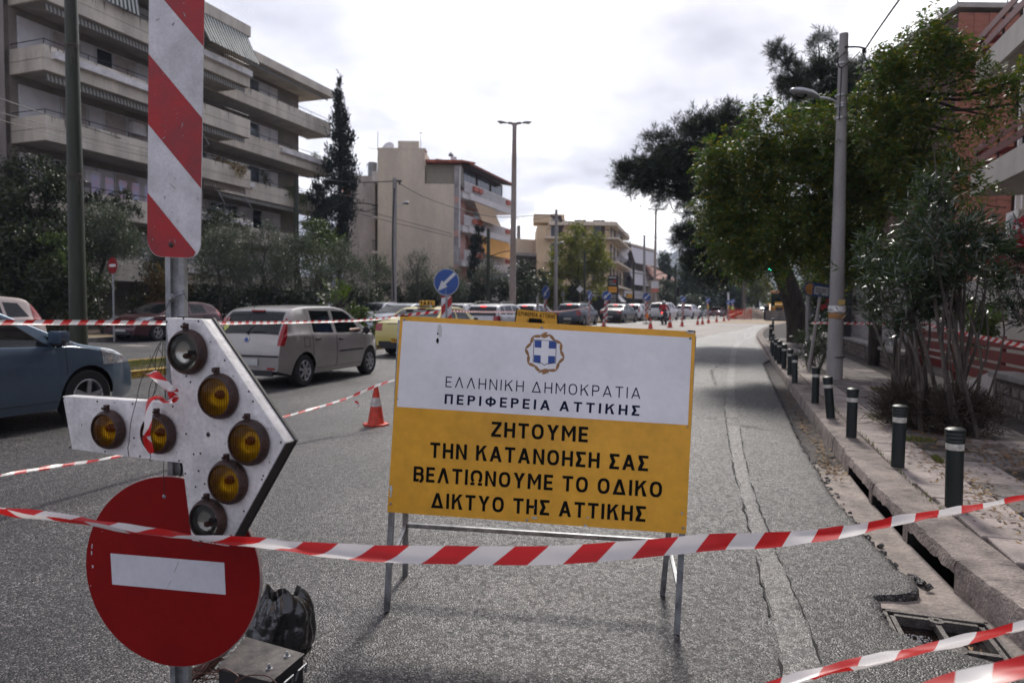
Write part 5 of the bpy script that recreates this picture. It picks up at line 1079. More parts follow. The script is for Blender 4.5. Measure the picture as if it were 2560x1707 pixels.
# ---- right: apartment block with red railings
e7 = RD; n7 = Vector((RD.y,-RD.x,0))         # b grows to the right, away from the street
f7 = Fr(road(0,0), e7, n7)
b7 = thing('apartment_block', 'beige apartment block with red board railings at the right edge', 'apartment building', f7.p(12,8,0))
M_wall7 = mat('warm beige render', (.38,.33,.27), .85, var=.1, vscale=.8, fine=.05); M_slab7 = mat('pale balcony concrete', (.48,.44,.40), .8, var=.1, vscale=1)
M_redrail = mat('dark red painted board', (.13,.006,.007), .5, var=.15, vscale=3, fine=.08)
for li,z in enumerate((1.75,4.7,7.7,10.7)):
    fbox(f7, 'balcony_slab', M_slab7, b7, 4,22.0,6.1,8.0,z,z+.62)
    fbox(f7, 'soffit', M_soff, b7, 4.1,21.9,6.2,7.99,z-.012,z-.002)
    for z0,z1 in ((z+.80,z+.99),(z+1.10,z+1.29)):
        mb = MB(); f7.box(mb, 4,21.95,6.10,6.14,z0,z1); f7.box(mb, 21.91,21.95,6.141,7.9,z0,z1); mb.build('rail_board', M_redrail, b7)
    mb = MB()
    for a in rng(4.2,21.8,1.6): f7.box(mb, a,a+.05,6.16,6.20,z+.62,z+1.3)
    mb.build('rail_post', M_rail, b7)
    fbox(f7, 'ceiling_light', M_rust, b7, 18.6,18.8,6.8,7.0,z-.06,z-.013)
    opening(Fr(f7.o, f7.e, f7.n), b7, 17.5,19.2, 8.0, z+.65, z+2.8, 'dark'); opening(f7, b7, 20.2,22.0, 8.0, z+.65, z+2.8, 'panel'); opening(f7, b7, 13,15, 8.0, z+.65, z+2.8, 'dark')
fbox(f7, 'wall', M_wall7, b7, 3,24.0,8.001,18,-.5,15.5); fbox(f7, 'pillar', M_wall7, b7, 21.4,21.8,6.4,6.8,0,1.74); fbox(f7, 'pillar', M_wall7, b7, 14.4,14.8,6.4,6.8,0,1.74)
fbox(f7, 'downpipe', M_bal, b7, 24.02,24.12,7.85,7.97,0,12); fbox(f7, 'cream_band', M_slab7, b7, 4,21,6.5,7.6,.1,1.0)
mb = MB(); f7.box(mb, 22.6,23.5,7.45,7.99,3.7,4.4); o = mb.build('air_conditioner', M_planter, b7); mb = MB(); mb.lathe([(0,.0),(.26,0),(.26,.02),(0,.03)], f7.p(23.05,7.44,4.05), 18, -n7); mb.build('fan_grille', M_galv, o)
# brick clad block
bk = P(2366,772,32); f8 = Fr((bk.x,32,gz(32)), (1,0,0), (0,1,0)); b8 = thing('brick_block', 'tall block clad in red-brown stone panels behind the right-hand trees', 'apartment building', f8.p(4,4,0))
def clad_mat():
    m = mat('red brown cladding', (.34,.125,.08), .75, var=.25, vscale=1.2, col2=(.20,.075,.05), streak=14, fine=.12); return m
M_clad = clad_mat(); M_core = mat('dark joint', (.10,.05,.045), .9)
fbox(f8, 'wall', M_core, b8, .05,10,.05,12,-.5,15.0); sidee = Vector((P(2262,772,38.3).x-bk.x, 6.3, 0)).normalized(); 
f8s = Fr((bk.x,32,gz(32)), sidee, Vector((sidee.y,-sidee.x,0))); fbox(f8s, 'side_wall', mat('dull mauve side wall', (.21,.12,.11), .85, var=.15), b8, .3,3.4,.03,.2,-.5,14.6)
pm = []
for k in range(3):
    bm = bmesh.new(); bmesh.ops.create_cube(bm, size=1, matrix=Matrix.Diagonal((.675,.05,.93,1))); me = bpy.data.meshes.new('cladding_panel'); bm.to_mesh(me); bm.free(); me.materials.append(M_clad); pm.append(me)
o8 = off_of(b8)
for i in range(9):
    for j in range(16):
        if i == 4: continue
        o = bpy.data.objects.new('cladding_panel', random.choice(pm)); COL.objects.link(o); o.parent = b8; o.location = f8.p(.36+i*.70, .01+random.uniform(-.006,.006), .45+j*.945)-o8
fbox(f8, 'dark_pipe', M_brown, b8, 2.86,3.02,-.12,.0,0,15); fbox(f8, 'pale_pipe', M_bal, b8, 3.12,3.28,-.12,.0,0,15); fbox(f8, 'roof_edge', M_soff, b8, -.1,10,-.1,12,15.3,15.5)
mb = MB()
for k in range(6): mb.tube([f8.p(0,4,15.6+k*.2), f8.p(0,.1,15.6+k*.2), f8.p(10,.1,15.6+k*.2)], .02, 5)
for a in (0,2.3,4.6,6.9): mb.bar(f8.p(a,.12,15.5), f8.p(a,.12,16.7), .05)
mb.build('roof_railing', M_galv, b8)

b9 = thing('building', 'pale building glimpsed between the oleander and the brick clad block', 'building', foot(2300,46)); q9 = P(2262,772,46); f9 = Fr((q9.x,46,gz(46)),(1,0,0),(0,1,0)); fbox(f9,'wall',mat('white render', (.62,.60,.58), .8),b9,0,4,0,5,-.5,8.6); fbox(f9,'wall',M_pink,b9,0.01,3.9,.02,5,8.61,12.5)
# garden walls, gate and stucco wall on the right
def rw(fr, name, m, par, *a): return fbox(fr, name, m, par, *a)
M_stone = mat('rubble stone', (.20,.165,.145), .9, var=.35, vscale=7, bump=.6, bscale=30, fine=.25); M_mort = mat('old mortar', (.13,.105,.09), .95, var=.3, vscale=10, fine=.3); M_cap = mat('grey cap stone', (.30,.275,.255), .8, var=.25, vscale=3, fine=.2)
def stone_wall(label, s0, s1, t, h):
    w = thing('garden_wall', label, 'wall', road((s0+s1)/2, t, .13)); o = off_of(w)
    mb = MB()
    for z0,z1,tt0,tt1,m_ in ((.1,h,t-.03,t-.25,0),): rbox(mb, s0,s1,tt1,tt0,z0,z1)
    mb.build('mortar_core', M_mort, w); mb = MB(); rbox(mb, s0-.05,s1+.05,t-.32,t+.05,h,h+.075); mb.build('cap_stone', M_cap, w, bevel=.008)
    z = .12
    while z < h-.05:
        hh = random.uniform(.10,.17); hh = min(hh, h-z-.01); s = s0+.01
        while s < s1-.06:
            l_ = random.uniform(.12,.30); l_ = min(l_, s1-s-.01); mb = MB(); cs = [(0,.0),(l_,0),(l_,hh),(0,hh)]
            pts = [(s+.012+random.uniform(0,.02), z+.012+random.uniform(0,.015)),(s+l_-.012-random.uniform(0,.02), z+.012+random.uniform(0,.012)),(s+l_-.012-random.uniform(0,.015), z+hh-.01-random.uniform(0,.015)),(s+.012+random.uniform(0,.015), z+hh-.01-random.uniform(0,.012))]
            a = []; b_ = []
            for (ss,zz) in pts: p = road(ss,t-.03); a.append(Vector((p.x,p.y,p.z+zz)))
            m_ = sum(a,Vector())/4; off = random.uniform(.015,.04)
            for q in a: b_.append(q+(m_-q)*.16+RN*off)
            mb.add(a+b_, [(4,5,6,7),(0,1,5,4),(1,2,6,5),(2,3,7,6),(3,0,4,7)]); mb.build('stone', M_stone, w, smooth=True, ang=50); s += l_
        z += hh
    return w
stone_wall('low rubble wall with a grey cap at the right edge, nearest the camera', 6.2,11.0,-3.42,.60)
stone_wall('low rubble wall with a grey cap behind the concrete pole and slim trunk', 17.2,25.2,-3.5,.52)
ep = thing('wall_pier', 'pale rendered sloping pier at the end of the near rubble wall', 'wall', road(11.4,-3.6,.13)); mb = MB()
v = [road(11.05,-3.44),road(12.2,-3.44),road(12.2,-3.7),road(11.05,-3.7)]; mb.add([Vector((p.x,p.y,p.z+.1)) for p in v]+[Vector((p.x,p.y,p.z+z)) for p,z in zip(v,(.68,.42,.42,.68))],[(3,2,1,0),(4,5,6,7),(0,1,5,4),(1,2,6,5),(2,3,7,6),(3,0,4,7)]); mb.build('pier', M_slab7, ep)
fn = thing('garden_fence', 'dark red fence of wide horizontal boards behind the oleander stems', 'fence', road(13.5,-4.2,.13))
for z0,z1 in ((.30,.47),(.52,.62),(.67,.84),(.90,1.06)):
    mb = MB(); rbox(mb, 10.6,18.6,-4.24,-4.2,z0,z1); mb.build('board', M_redrail, fn)
for s in (10.7,13.3,15.9,18.4): mb = MB(); rbox(mb, s,s+.06,-4.31,-4.245,.1,1.1); mb.build('post', M_redrail, fn)
sw = thing('stucco_wall', 'rough white stucco wall end standing behind the concrete pole', 'wall', road(25.6,-5,.13)); M_stucco = mat('rough white stucco', (.42,.39,.38), .9, var=.2, vscale=4, bump=1.0, bscale=16, fine=.15)
mb = MB(); rbox(mb, 25.3,25.6,-8.5,-3.72,.1,2.42); mb.build('wall', M_stucco, sw); mb = MB(); rbox(mb, 25.1,25.5,-3.71,-3.42,.1,2.35); mb.build('gate_post', M_blk, sw)
gw = thing('garden_wall', 'pale low garden wall behind the oleander bushes', 'wall', road(19,-5.6,.13)); mb = MB(); rbox(mb, 12,24,-5.75,-5.55,.1,1.25); mb.build('wall', M_slab7, gw)
# ================================================================ VEGETATION
def unit(v): return v/np.maximum(1e-9, np.linalg.norm(v, axis=-1, keepdims=True))
def rdir(n): return unit(RNG.normal(size=(n,3)))
def leaf_arrays(A, D, K, la, ll, lw, ang=1.0, pinnate=False, droop=0.0, jit=.25):
    """A anchors, D twig directions; K leaves along each twig"""
    n = len(A); t = np.tile(np.linspace(.08,1,K), n); A_ = np.repeat(A,K,0); D_ = np.repeat(D,K,0)
    L_ = la*np.repeat(RNG.uniform(.6,1.25,n),K)
    base = A_ + D_*(t*L_)[:,None]; base[:,2] -= droop*(t*t)*L_
    if pinnate:
        s = np.repeat(unit(np.cross(D, np.array([0,0,1.0])+RNG.normal(size=(n,3))*.35)),K,0); side = np.where(np.arange(n*K)%2==0,1,-1)[:,None]; perp = s*side
    else:
        perp = unit(np.cross(D_, rdir(n*K)))
    d = unit(D_*math.cos(ang)+perp*math.sin(ang)+RNG.normal(size=(n*K,3))*jit); d[:,2] -= droop*.5; d = unit(d)
    nn = unit(np.cross(d, rdir(n*K) if not pinnate else (np.repeat(unit(np.cross(D, s.reshape(n,K,3)[:,0])),K,0)+RNG.normal(size=(n*K,3))*.5)))
    sc = RNG.uniform(.65,1.25,n*K)[:,None]
    p0 = base; p2 = base+d*ll*sc; m_ = base+d*ll*sc*.45; w = nn*lw*.5*sc
    return np.stack([p0, m_+w, p2, m_-w], 1).reshape(-1,3)
def quads_obj(name, V_, m, parent=None, kind='stuff'):
    n = len(V_)//4; me = bpy.data.meshes.new(name)
    me.vertices.add(len(V_)); me.loops.add(n*4); me.polygons.add(n)
    if parent is not None: V_ = V_-np.array(off_of(parent))
    me.vertices.foreach_set('co', V_.astype(np.float32).ravel()); me.loops.foreach_set('vertex_index', np.arange(n*4,dtype=np.int32)); me.polygons.foreach_set('loop_start', np.arange(0,n*4,4,dtype=np.int32))
    me.update(calc_edges=True); me.materials.append(m); o = bpy.data.objects.new(name, me); COL.objects.link(o)
    if parent is not None: o.parent = parent
    if kind: o['kind'] = kind
    return o
def clumps(blobs, nper, sub=6, spread=.34, shell=.55):
    """anchor points in sub-clumps through each blob (c, r); returns anchors, outward directions, sub-centres"""
    A = []; O = []; S = []; r1 = [float(np.mean(r)) for c,r in blobs]; rm = sum(q*q for q in r1)/len(r1); n0 = nper
    for (c, r),q1 in zip(blobs,r1):
        nper = max(4,int(n0*q1*q1/rm))
        c = np.array(c); r = np.array(r if hasattr(r,'__len__') else (r,r,r)); d = rdir(sub); rad = RNG.uniform(shell,1,sub)[:,None]; sc = c+d*rad*r; S.append((c,sc))
        k = RNG.integers(0,sub,nper); p = sc[k]+RNG.normal(size=(nper,3))*r*spread*RNG.uniform(.5,1,(nper,1)); A.append(p); O.append(unit(p-c))
    return np.concatenate(A), np.concatenate(O), S
def bl(l): return [(tuple(P(x,y,d+random.uniform(-.4,.4)*(r/F_PX*d))), r/F_PX*d) for x,y,r,d in l]
M_bark = mat('dark bark', (.050,.038,.030), .95, var=.4, vscale=9, bump=1.0, bscale=30, streak=.25, fine=.3); M_bark2 = mat('grey brown bark', (.11,.09,.075), .95, var=.35, vscale=12, bump=.8, bscale=50, streak=.3, fine=.25)
def limbs(name, par, trunk, blobs, S, r0, m, twigs=3, rb=.35):
    mb = MB(); mb.tube(sm([tuple(p) for p in trunk],5), [r0*(1-.5*i/(5*(len(trunk)-1))) for i in range(5*(len(trunk)-1)+1)], 12); mb.build('trunk', m, par, smooth=True)
    mb = MB(); tp = [Vector(p) for p in trunk]
    for (c,sc) in S:
        c = Vector(c); b = min(tp[len(tp)//2:], key=lambda q: (q-c).length); mid = b.lerp(c,.5)+Vector((random.uniform(-.2,.2),random.uniform(-.2,.2),-.08*(c-b).length)); L_ = (c-b).length
        r1 = min(r0*rb, .012+.014*L_); mb.tube(sm([tuple(b),tuple(mid),tuple(c)],4), [r1*(1-.06*i) for i in range(9)], 6)
        for k in range(min(twigs,len(sc))): q = Vector(sc[k]); mb.tube([c, c.lerp(q,.5)+Vector((0,0,.03)), q], [r1*.45,r1*.3,r1*.12], 4)
    o = mb.build('limbs', m, par, smooth=True); o['kind'] = 'stuff'
def tree(name, label, cat, base, trunk, blobs, n, m, r0=.15, style='leaf', barkm=None, group=None, twigs=3, size=1.0, sub=7, spread=.34, shell=.5, crown='crown', dark=None):
    t = thing(name, label, cat, base, group); A,O,S = clumps(blobs, max(4,n//len(blobs)), sub, spread, shell)
    up = np.array([0,0,1.0]); N_ = len(A)
    if style == 'pinnate': D = unit(O*.6+RNG.normal(size=(N_,3))*.6+up*.1); V_ = leaf_arrays(A,D,11,.34*size,.088*size,.036*size,1.05,True,.40,.13)
    elif style == 'needle': D = unit(O*.5+RNG.normal(size=(N_,3))*.5+up*.55); V_ = leaf_arrays(A,D,16,.10*size,.15*size,.010*size,.75,False,0,.25)
    elif style == 'olive': D = unit(O*.5+RNG.normal(size=(N_,3))*.45+up*.7); V_ = leaf_arrays(A,D,9,.32*size,.085*size,.020*size,.6,False,0,.3)
    elif style == 'oleander': D = unit(O*.35+RNG.normal(size=(N_,3))*.35+up*.75); V_ = leaf_arrays(A,D,11,.24*size,.125*size,.018*size,.85,False,.12,.22)
    elif style == 'cypress': D = unit(O*.35+RNG.normal(size=(N_,3))*.25+up*.9); V_ = leaf_arrays(A,D,7,.28*size,.16*size,.06*size,.4,False,0,.3)
    else: D = unit(O*.5+RNG.normal(size=(N_,3))*.7+up*.15); V_ = leaf_arrays(A,D,8,.26*size,.10*size,.055*size,1.0,False,.15,.35)
    quads_obj(crown, V_, m, t)
    if trunk: limbs(name, t, trunk, blobs, S, r0, barkm or M_bark, twigs)
    return t
ML_melia = leaf_mat('melia leaf', (.028,.060,.012), [(.050,.094,.018),(.10,.135,.026),(.034,.064,.016),(.24,.17,.018)], .42, .28, .35)
ML_pine = leaf_mat('pine needle', (.014,.024,.012), [(.022,.034,.016),(.034,.046,.022)], .5, .12)
ML_olive = leaf_mat('olive leaf', (.038,.050,.030), [(.070,.088,.054),(.13,.15,.105)], .45, .12)
ML_ole = leaf_mat('oleander leaf', (.015,.028,.016), [(.028,.046,.024),(.055,.075,.038)], .25, .2, .7)
ML_dark = leaf_mat('dark hedge leaf', (.011,.020,.006), [(.022,.034,.009),(.046,.056,.012)], .45, .15)
ML_cyp = leaf_mat('cypress foliage', (.008,.014,.007), [(.014,.022,.011),(.022,.030,.016)], .75, .03)
ML_green = leaf_mat('fresh green leaf', (.032,.054,.013), [(.055,.08,.020),(.09,.115,.026)], .35, .3)
ML_yel = leaf_mat('yellow green leaf', (.06,.075,.010), [(.12,.125,.012),(.22,.19,.02)], .5, .35)
ML_rust = leaf_mat('rusty autumn leaf', (.10,.05,.02), [(.16,.09,.03),(.10,.09,.03)], .6, .25)
ML_farp = leaf_mat('far pine foliage', (.022,.040,.018), [(.040,.062,.025),(.065,.085,.03)], .7, .1)
# big pine and melia on the right
g = foot(1998,27.5); tree('pine_tree', 'large dark stone pine with a thick leaning trunk beyond the bollards', 'tree', g, [g-Vector((0,0,.2)),P(1993,800,27.5),P(1975,730,27.5),P(1950,660,27.6),P(1935,590,28),P(1960,480,28),P(2010,360,28.2),P(2050,240,28.4)],
 bl([(x,y,r,28) for x,y,r in [(1640,425,60),(1590,440,40),(1560,445,26),(1700,400,80),(1690,450,70),(1780,430,80),(1830,380,70),(1760,350,60),(1655,370,40),(1750,488,58),(1800,600,80),(1730,590,50),(1752,650,36),(1810,665,42),(1780,695,26),(1865,665,40),(1880,560,90),(1960,600,48),(1900,450,90),(1950,150,26),(1975,195,38),(1935,130,16),(2045,105,22),(2062,150,30),(2020,220,50),(2085,210,50),(2140,175,26),(2110,250,60),(2205,185,24),(2190,240,45),(2000,290,60),(2100,320,80),(2020,600,80),(2070,660,50),(1845,320,50)]]), 13000, ML_pine, .46, 'needle', size=2.0, spread=.32, sub=12, shell=.4)
g = foot(2192,17.3,.13); tree('melia_tree', 'broad leafy tree with yellowing leaflets arching over the concrete street pole', 'tree', g, [g-Vector((0,0,.2)),P(2188,780,17.3),P(2182,700,17),P(2190,620,16.4),P(2200,540,15.5),P(2215,450,14.6),P(2240,340,14),P(2270,230,13.6)],
 bl([(1850,400,80,15.5),(1930,330,75,15.5),(2030,330,80,15),(1800,480,55,15.8),(1870,500,85,15.5),(1960,440,95,15.2),(2060,450,90,14.8),(1790,400,40,15.6),(1830,590,75,15.6),(1920,580,85,15.5),(2020,560,95,15),(2120,520,85,14.8),(2140,620,80,15.2),(2060,640,70,15.4),(1880,640,38,16),(2150,400,80,14.5),(2190,310,70,13.8),(2240,230,70,13.4),(2300,150,65,13),(2320,80,40,12.9),(2215,170,34,13.2),(2270,320,70,13),(2360,140,45,12.7),(2420,195,42,12.4),(2450,285,34,12.2),(2500,225,30,12),(2540,260,22,11.8),(2400,330,24,12.3),(2300,440,36,12.6),(2325,370,34,12.6),(2250,420,50,13),(2300,480,28,12.6),(2400,440,40,12.1),(2365,500,22,12.2),(2440,470,26,12),(2340,430,24,12.4),(2230,500,50,13.8),(1780,560,30,15.8),(2545,200,30,11.8)]), 10500, ML_melia, .16, 'pinnate', spread=.27, sub=13, shell=.45, size=1.0)
# oleanders on the pavement
def stems(par, base, tops, r_, m, n):
    mb = MB()
    for i in range(n):
        tp = Vector(random.choice(tops)); tp += Vector((random.gauss(0,.12),random.gauss(0,.12),random.gauss(0,.15))); b = base+Vector((random.gauss(0,.12),random.gauss(0,.12),-.05)); mid = b.lerp(tp,.5)+Vector((random.gauss(0,.10),random.gauss(0,.08),.05))
        k = random.uniform(.5,1.1); mb.tube(sm([tuple(b),tuple(mid),tuple(tp)],4), [r_*k*(1-.075*j) for j in range(9)], 6)
    o = mb.build('stems', m, par, smooth=True); o['kind'] = 'stuff'
M_twig = mat('dry brush', (.065,.045,.032), .95, var=.4, vscale=20, fine=.3)
def brush(par, c, r_, h, n):
    A = np.array(c)+RNG.normal(size=(n,3))*np.array([r_,r_,0])*.55; A[:,2] = c[2]+RNG.uniform(-.02,h*.5,n); D = unit((A-np.array(c))*np.array([1,1,0])*1.1+RNG.normal(size=(n,3))*.35+np.array([0,0,.75]))
    V_ = leaf_arrays(A,D,5,.20,.17,.009,.6,False,.1,.5); quads_obj('dead_skirt', V_, M_twig, par)
def oleander(label, base, blobs, n, tops, nst, br, size=1.0):
    t = tree('oleander_bush', label, 'bush', base, None, blobs, n, ML_ole, style='oleander', size=size, sub=8, spread=.22, shell=.55); stems(t, Vector(base), [b[0] for b in blobs] if tops is None else tops, .030, M_bark2, nst)
    if br: brush(t, (base.x,base.y,base.z), br, .62, 1000)
    return t
o1 = G(2268,1068,.13); o2 = G(2400,1085,.13); dd1, dd2 = o1.y, o2.y
oleander('tall oleander with long glossy leaves, brushy base behind the fourth bollard', o1, bl([(2215,690,60,dd1+.5),(2190,640,40,dd1+.6),(2175,760,45,dd1+.5),(2215,800,45,dd1+.3),(2260,760,60,dd1+.1),(2290,690,75,dd1),(2300,620,50,dd1),(2265,840,35,dd1)]), 330, None, 14, .20)
oleander('tallest oleander with upright leafy shoots and a dry brushy base near the right edge', o2, bl([(2330,560,60,dd2+.3),(2350,490,35,dd2+.3),(2400,620,75,dd2+.1),(2350,680,85,dd2+.1),(2420,700,60,dd2),(2380,770,60,dd2),(2440,620,45,dd2),(2320,760,60,dd2+.2),(2430,560,30,dd2),(2370,440,24,dd2+.3),(2310,520,35,dd2+.4),(2450,760,26,dd2)]), 500, None, 20, .22)
# pink flowering oleander at the edge
o3 = road(9.2,-4.3,.13); t3 = oleander('oleander with clusters of pink-red flowers at the right border', o3, bl([(2540,690,50,9.3),(2570,620,50,9.1),(2520,640,35,9.4),(2580,760,60,9),(2500,700,22,9.4)]), 260, None, 8, 0)
M_pinkf = leaf_mat('pink red petal', (.42,.02,.05), [(.55,.05,.10),(.30,.01,.03)], .5, .3)
A,O,S = clumps(bl([(2450,655,12,9.3),(2475,650,12,9.3),(2500,648,10,9.3),(2545,590,12,9.2),(2556,560,12,9.1),(2549,610,9,9.2),(2075,757,8,15),(2060,765,6,15)]), 26, 3, .5, .2); quads_obj('flowers', leaf_arrays(A,O,4,.02,.035,.03,1.0,False,0,.6), M_pinkf, t3)
g = G(2035,925,.13); oleander('small oleander shrub between the leaning street sign and the concrete pole', g, bl([(2025,860,30,g.y),(2050,845,28,g.y+.2),(2040,890,26,g.y),(2060,880,22,g.y+.3),(2000,905,14,g.y)]), 230, None, 9, 0, .8)
g = foot(2430,14,.13); tree('garden_shrub', 'small glossy garden shrub in front of the pale wall behind the fence', 'bush', g, None, bl([(2445,815,30,13),(2430,790,26,13),(2465,790,24,13.2),(2440,845,24,13)]), 260, ML_green, size=.8)
g = foot(2200,24); tree('background_tree', 'dark tree mass in the garden behind the slim trunk', 'tree', g, [g,P(2210,760,24),P(2220,700,24)], bl([(2140,690,70,24),(2110,740,50,24),(2200,690,70,24.5),(2250,640,60,24.5),(2090,640,60,25),(2280,700,60,24),(2150,780,40,23.5),(2040,770,30,26),(2075,800,28,25)]), 1500, ML_dark, .2, size=1.6)
# left side
g = foot(110,26); tree('garden_tree', 'dense dark garden tree and ivy filling the lower left beside the apartment block', 'tree', g, [g,P(110,700,26),P(105,600,26)], bl([(30,560,70,26),(90,520,70,26.5),(0,640,90,25.5),(100,640,80,25.5),(160,700,60,25),(60,720,90,25),(170,600,45,26),(150,770,60,25),(10,780,80,25),(60,440,45,27.5),(15,490,35,27),(110,450,40,28),(160,470,30,28.5),(200,760,40,25.5)]), 9000, ML_dark, .25, 'leaf', size=1.15)
g = foot(150,25.2); tree('garden_shrub', 'lighter green shrub with small leaves next to the first green trolley pole', 'bush', g, None, bl([(130,620,32,24.8),(160,660,34,24.6),(120,680,30,24.6),(175,700,26,24.6)]), 500, ML_green, size=.8)
OLV = 'olive trees along the far pavement'
def olive(label, x, y, r, d, n=520, ex=(), tr=None):
    n = int(n*2.3)
    g = foot(x,d); trk = [g,P(x+r*.1,y+r*1.1,d),P(x,y+r*.3,d)] if tr is None else [g]+[P(*q,d) for q in tr]
    return tree('olive_tree', label, 'olive tree', g, trk, bl([(x,y,r*.75,d),(x-r*.5,y+r*.15,r*.5,d),(x+r*.5,y+r*.1,r*.5,d),(x,y-r*.5,r*.5,d),(x+r*.25,y-r*.75,r*.3,d),(x-r*.35,y-r*.65,r*.3,d)]+[(a,b,c,d) for a,b,c in ex]), n, ML_olive, .13, 'olive', M_bark2, OLV, size=1.3, spread=.40)
olive('grey-green olive with a leaning trunk right of the first green pole', 262,600,78,27.5,1100,((300,640,40),(215,650,35),(250,700,30)),((238,740),(250,690),(262,650)))
olive('olive crown showing just left of the striped board foot', 410,670,45,31,420)
olive('olive crown right of the striped board, above the dark red car', 545,655,72,33,1000,((520,720,45),(590,700,50)))
olive('olive crown between two others, above the silver hatchback', 655,650,72,35,950,((640,720,55),(700,700,50)))
olive('olive in front of the second green trolley pole', 745,650,66,36.5,850,((730,720,50),(790,710,45)))
olive('widest feathery olive above the taxi roof sign', 850,680,66,39,1000,((900,700,40),(820,730,45)))
olive('small olive beside the grey lamp pole left of the cream gable', 945,690,42,46,420)
olive('olive in front of the middle of the cream gable', 1042,680,44,50,560,((1025,730,32),(1070,720,30)))
olive('olive beneath the first blue arrow sign', 1125,720,44,52,500)
olive('olive left of the rusty double street lamp', 1222,700,40,56,480)
g = foot(790,42); tree('leafy_shrub', 'bright green leafy tree between the second trolley pole and the cypress', 'tree', g, [g,P(790,680,42)], bl([(795,600,38,42),(780,570,24,42),(820,620,36,42),(770,640,36,41),(830,655,30,41)]), 900, ML_green, .1, size=1.5)
g = foot(640,38); tree('hedge', 'dark low hedge in the shade under the olive trees', 'hedge', g, None, bl([(x,752+(x%7),34,31+ (x-400)*.017) for x in range(360,960,36)]+[(x,735,30,55) for x in range(980,1330,38)]), 6500, ML_dark, size=1.5)
g = foot(455,30); tree('flowering_shrub', 'reddish flowering shrub behind the dark red parked car', 'bush', g, None, bl([(400,690,32,30),(440,700,34,30),(420,740,36,30),(380,720,26,30)]), 420, ML_rust, size=1.1)
mb = MB()
g = foot(848,52); tree('cypress_tree', 'tall narrow dark cypress beside the long apartment block', 'cypress', g, [g,P(850,600,52),P(850,400,52),P(846,240,52)], [(tuple(P(x,y,52)),(w*1.25/F_PX*52,w*1.25/F_PX*52,30/F_PX*52)) for x,y,w in [(846,232,5),(847,258,9),(848,290,14),(850,325,17),(851,360,20),(852,395,24),(853,430,27),(854,465,28),(853,500,29),(851,535,28),(848,570,25),(845,605,22),(870,352,10),(872,470,10)]], 6000, ML_cyp, .2, 'cypress', sub=12, spread=.36, shell=.5)
g = foot(805,50); tree('cypress_tree', 'lower bushy cypress at the foot of the tall one', 'cypress', g, [g,P(805,560,50)], bl([(800,470,18,50),(790,500,20,50),(815,520,26,50),(800,560,26,50),(822,590,24,50)]), 1400, ML_cyp, .15, 'cypress')
g = foot(1190,58); tree('cypress_tree', 'small ragged cypress leaning against the pink balconies', 'cypress', g, [g,P(1185,680,58),P(1195,600,58)], bl([(1199,574,10,58),(1193,600,14,58),(1190,630,15,58),(1185,660,15,58),(1182,690,16,58),(1210,608,6,58),(1200,730,18,58)]), 1300, ML_cyp, .12, 'cypress', sub=8)
g = foot(1445,72); tree('autumn_tree', 'yellow-green tree in front of the yellow corner block', 'tree', g, [g,P(1448,720,72),P(1446,660,72)], bl([(1440,585,24,72),(1420,620,32,72),(1470,610,32,72),(1400,655,30,72),(1450,655,42,72),(1495,650,30,72),(1430,700,36,72),(1480,700,34,72),(1390,690,22,72)]), 2200, ML_yel, .2, size=2.2, spread=.3)
for lb,x,y,r,d,m_ in (('round dark green bush left of the slim trolley pole',1322,700,38,62,ML_dark),('yellow-green bush under the autumn tree',1380,728,26,66,ML_yel),('dark bush beneath the autumn tree',1440,742,26,70,ML_dark)):
    g = foot(x,d); tree('roadside_bush', lb, 'bush', g, None, bl([(x,y,r,d),(x-r*.4,y-r*.5,r*.6,d),(x+r*.5,y+r*.3,r*.7,d),(x,y+r*.8,r*.7,d),(x-r*.5,y+r*.7,r*.7,d)]), 800, m_, size=2.2)
def fartree(name, label, pts, d, m_, n=900, size=3.5):
    g = foot(pts[0][0],d); tree(name, label, 'tree', g, [g,P(pts[0][0],pts[0][1]+20,d),P(pts[0][0],pts[0][1],d)], bl([(x,y,r,d+random.uniform(-3,3)) for x,y,r in pts]), n, m_, .25, size=size, spread=.3)
fartree('far_tree','rusty brown tree behind the far double lamp',[(1625,680,20),(1618,665,16),(1636,700,22),(1630,730,22),(1645,725,18)],118,ML_rust,800,3)
fartree('far_tree','dark tree right of the far double lamp',[(1656,650,18),(1650,670,20),(1668,680,18),(1660,700,18),(1676,700,16)],122,ML_farp,800,3)
fartree('far_tree','pale olive-like tree below the tiled house',[(1668,715,16),(1658,735,16),(1675,740,16)],100,ML_olive,500,2.6)
fartree('far_pine','large far pine with layered crown left of the works',[(1760,660,30),(1725,655,22),(1795,660,26),(1740,690,36),(1785,700,34),(1715,705,26),(1770,735,34),(1730,745,32),(1812,735,28),(1700,735,22)],115,ML_farp,2400,4)
fartree('far_pine','darker far pine to the right behind the wooden pole',[(1830,650,24),(1845,680,26),(1850,720,26),(1825,700,26),(1838,755,24),(1815,760,22)],120,ML_pine,1700,4)
fartree('far_tree','small grey olive left of the works behind the blue signs',[(1732,752,16),(1722,764,15),(1744,764,15)],98,ML_olive,400,2.4)
fartree('far_tree','orange and green autumn tree behind the sand pile',[(1895,700,18),(1880,720,20),(1908,722,18),(1893,745,22),(1870,745,16),(1915,755,16)],125,ML_yel,1000,3.2)
fartree('far_tree','rust-topped tree over the sand pile',[(1890,686,12),(1905,700,10),(1875,700,10)],128,ML_rust,300,3)
fartree('far_tree','green trees behind the yellow digger',[(1975,715,18),(1990,740,20),(1960,750,16),(2010,730,20),(1945,762,14)],105,ML_green,900,3)
fartree('far_pine','dark trees closing the street beside the trunk of the big pine',[(2050,740,24),(2080,720,26),(2030,720,22),(2110,740,26)],60,ML_dark,900,2.4)
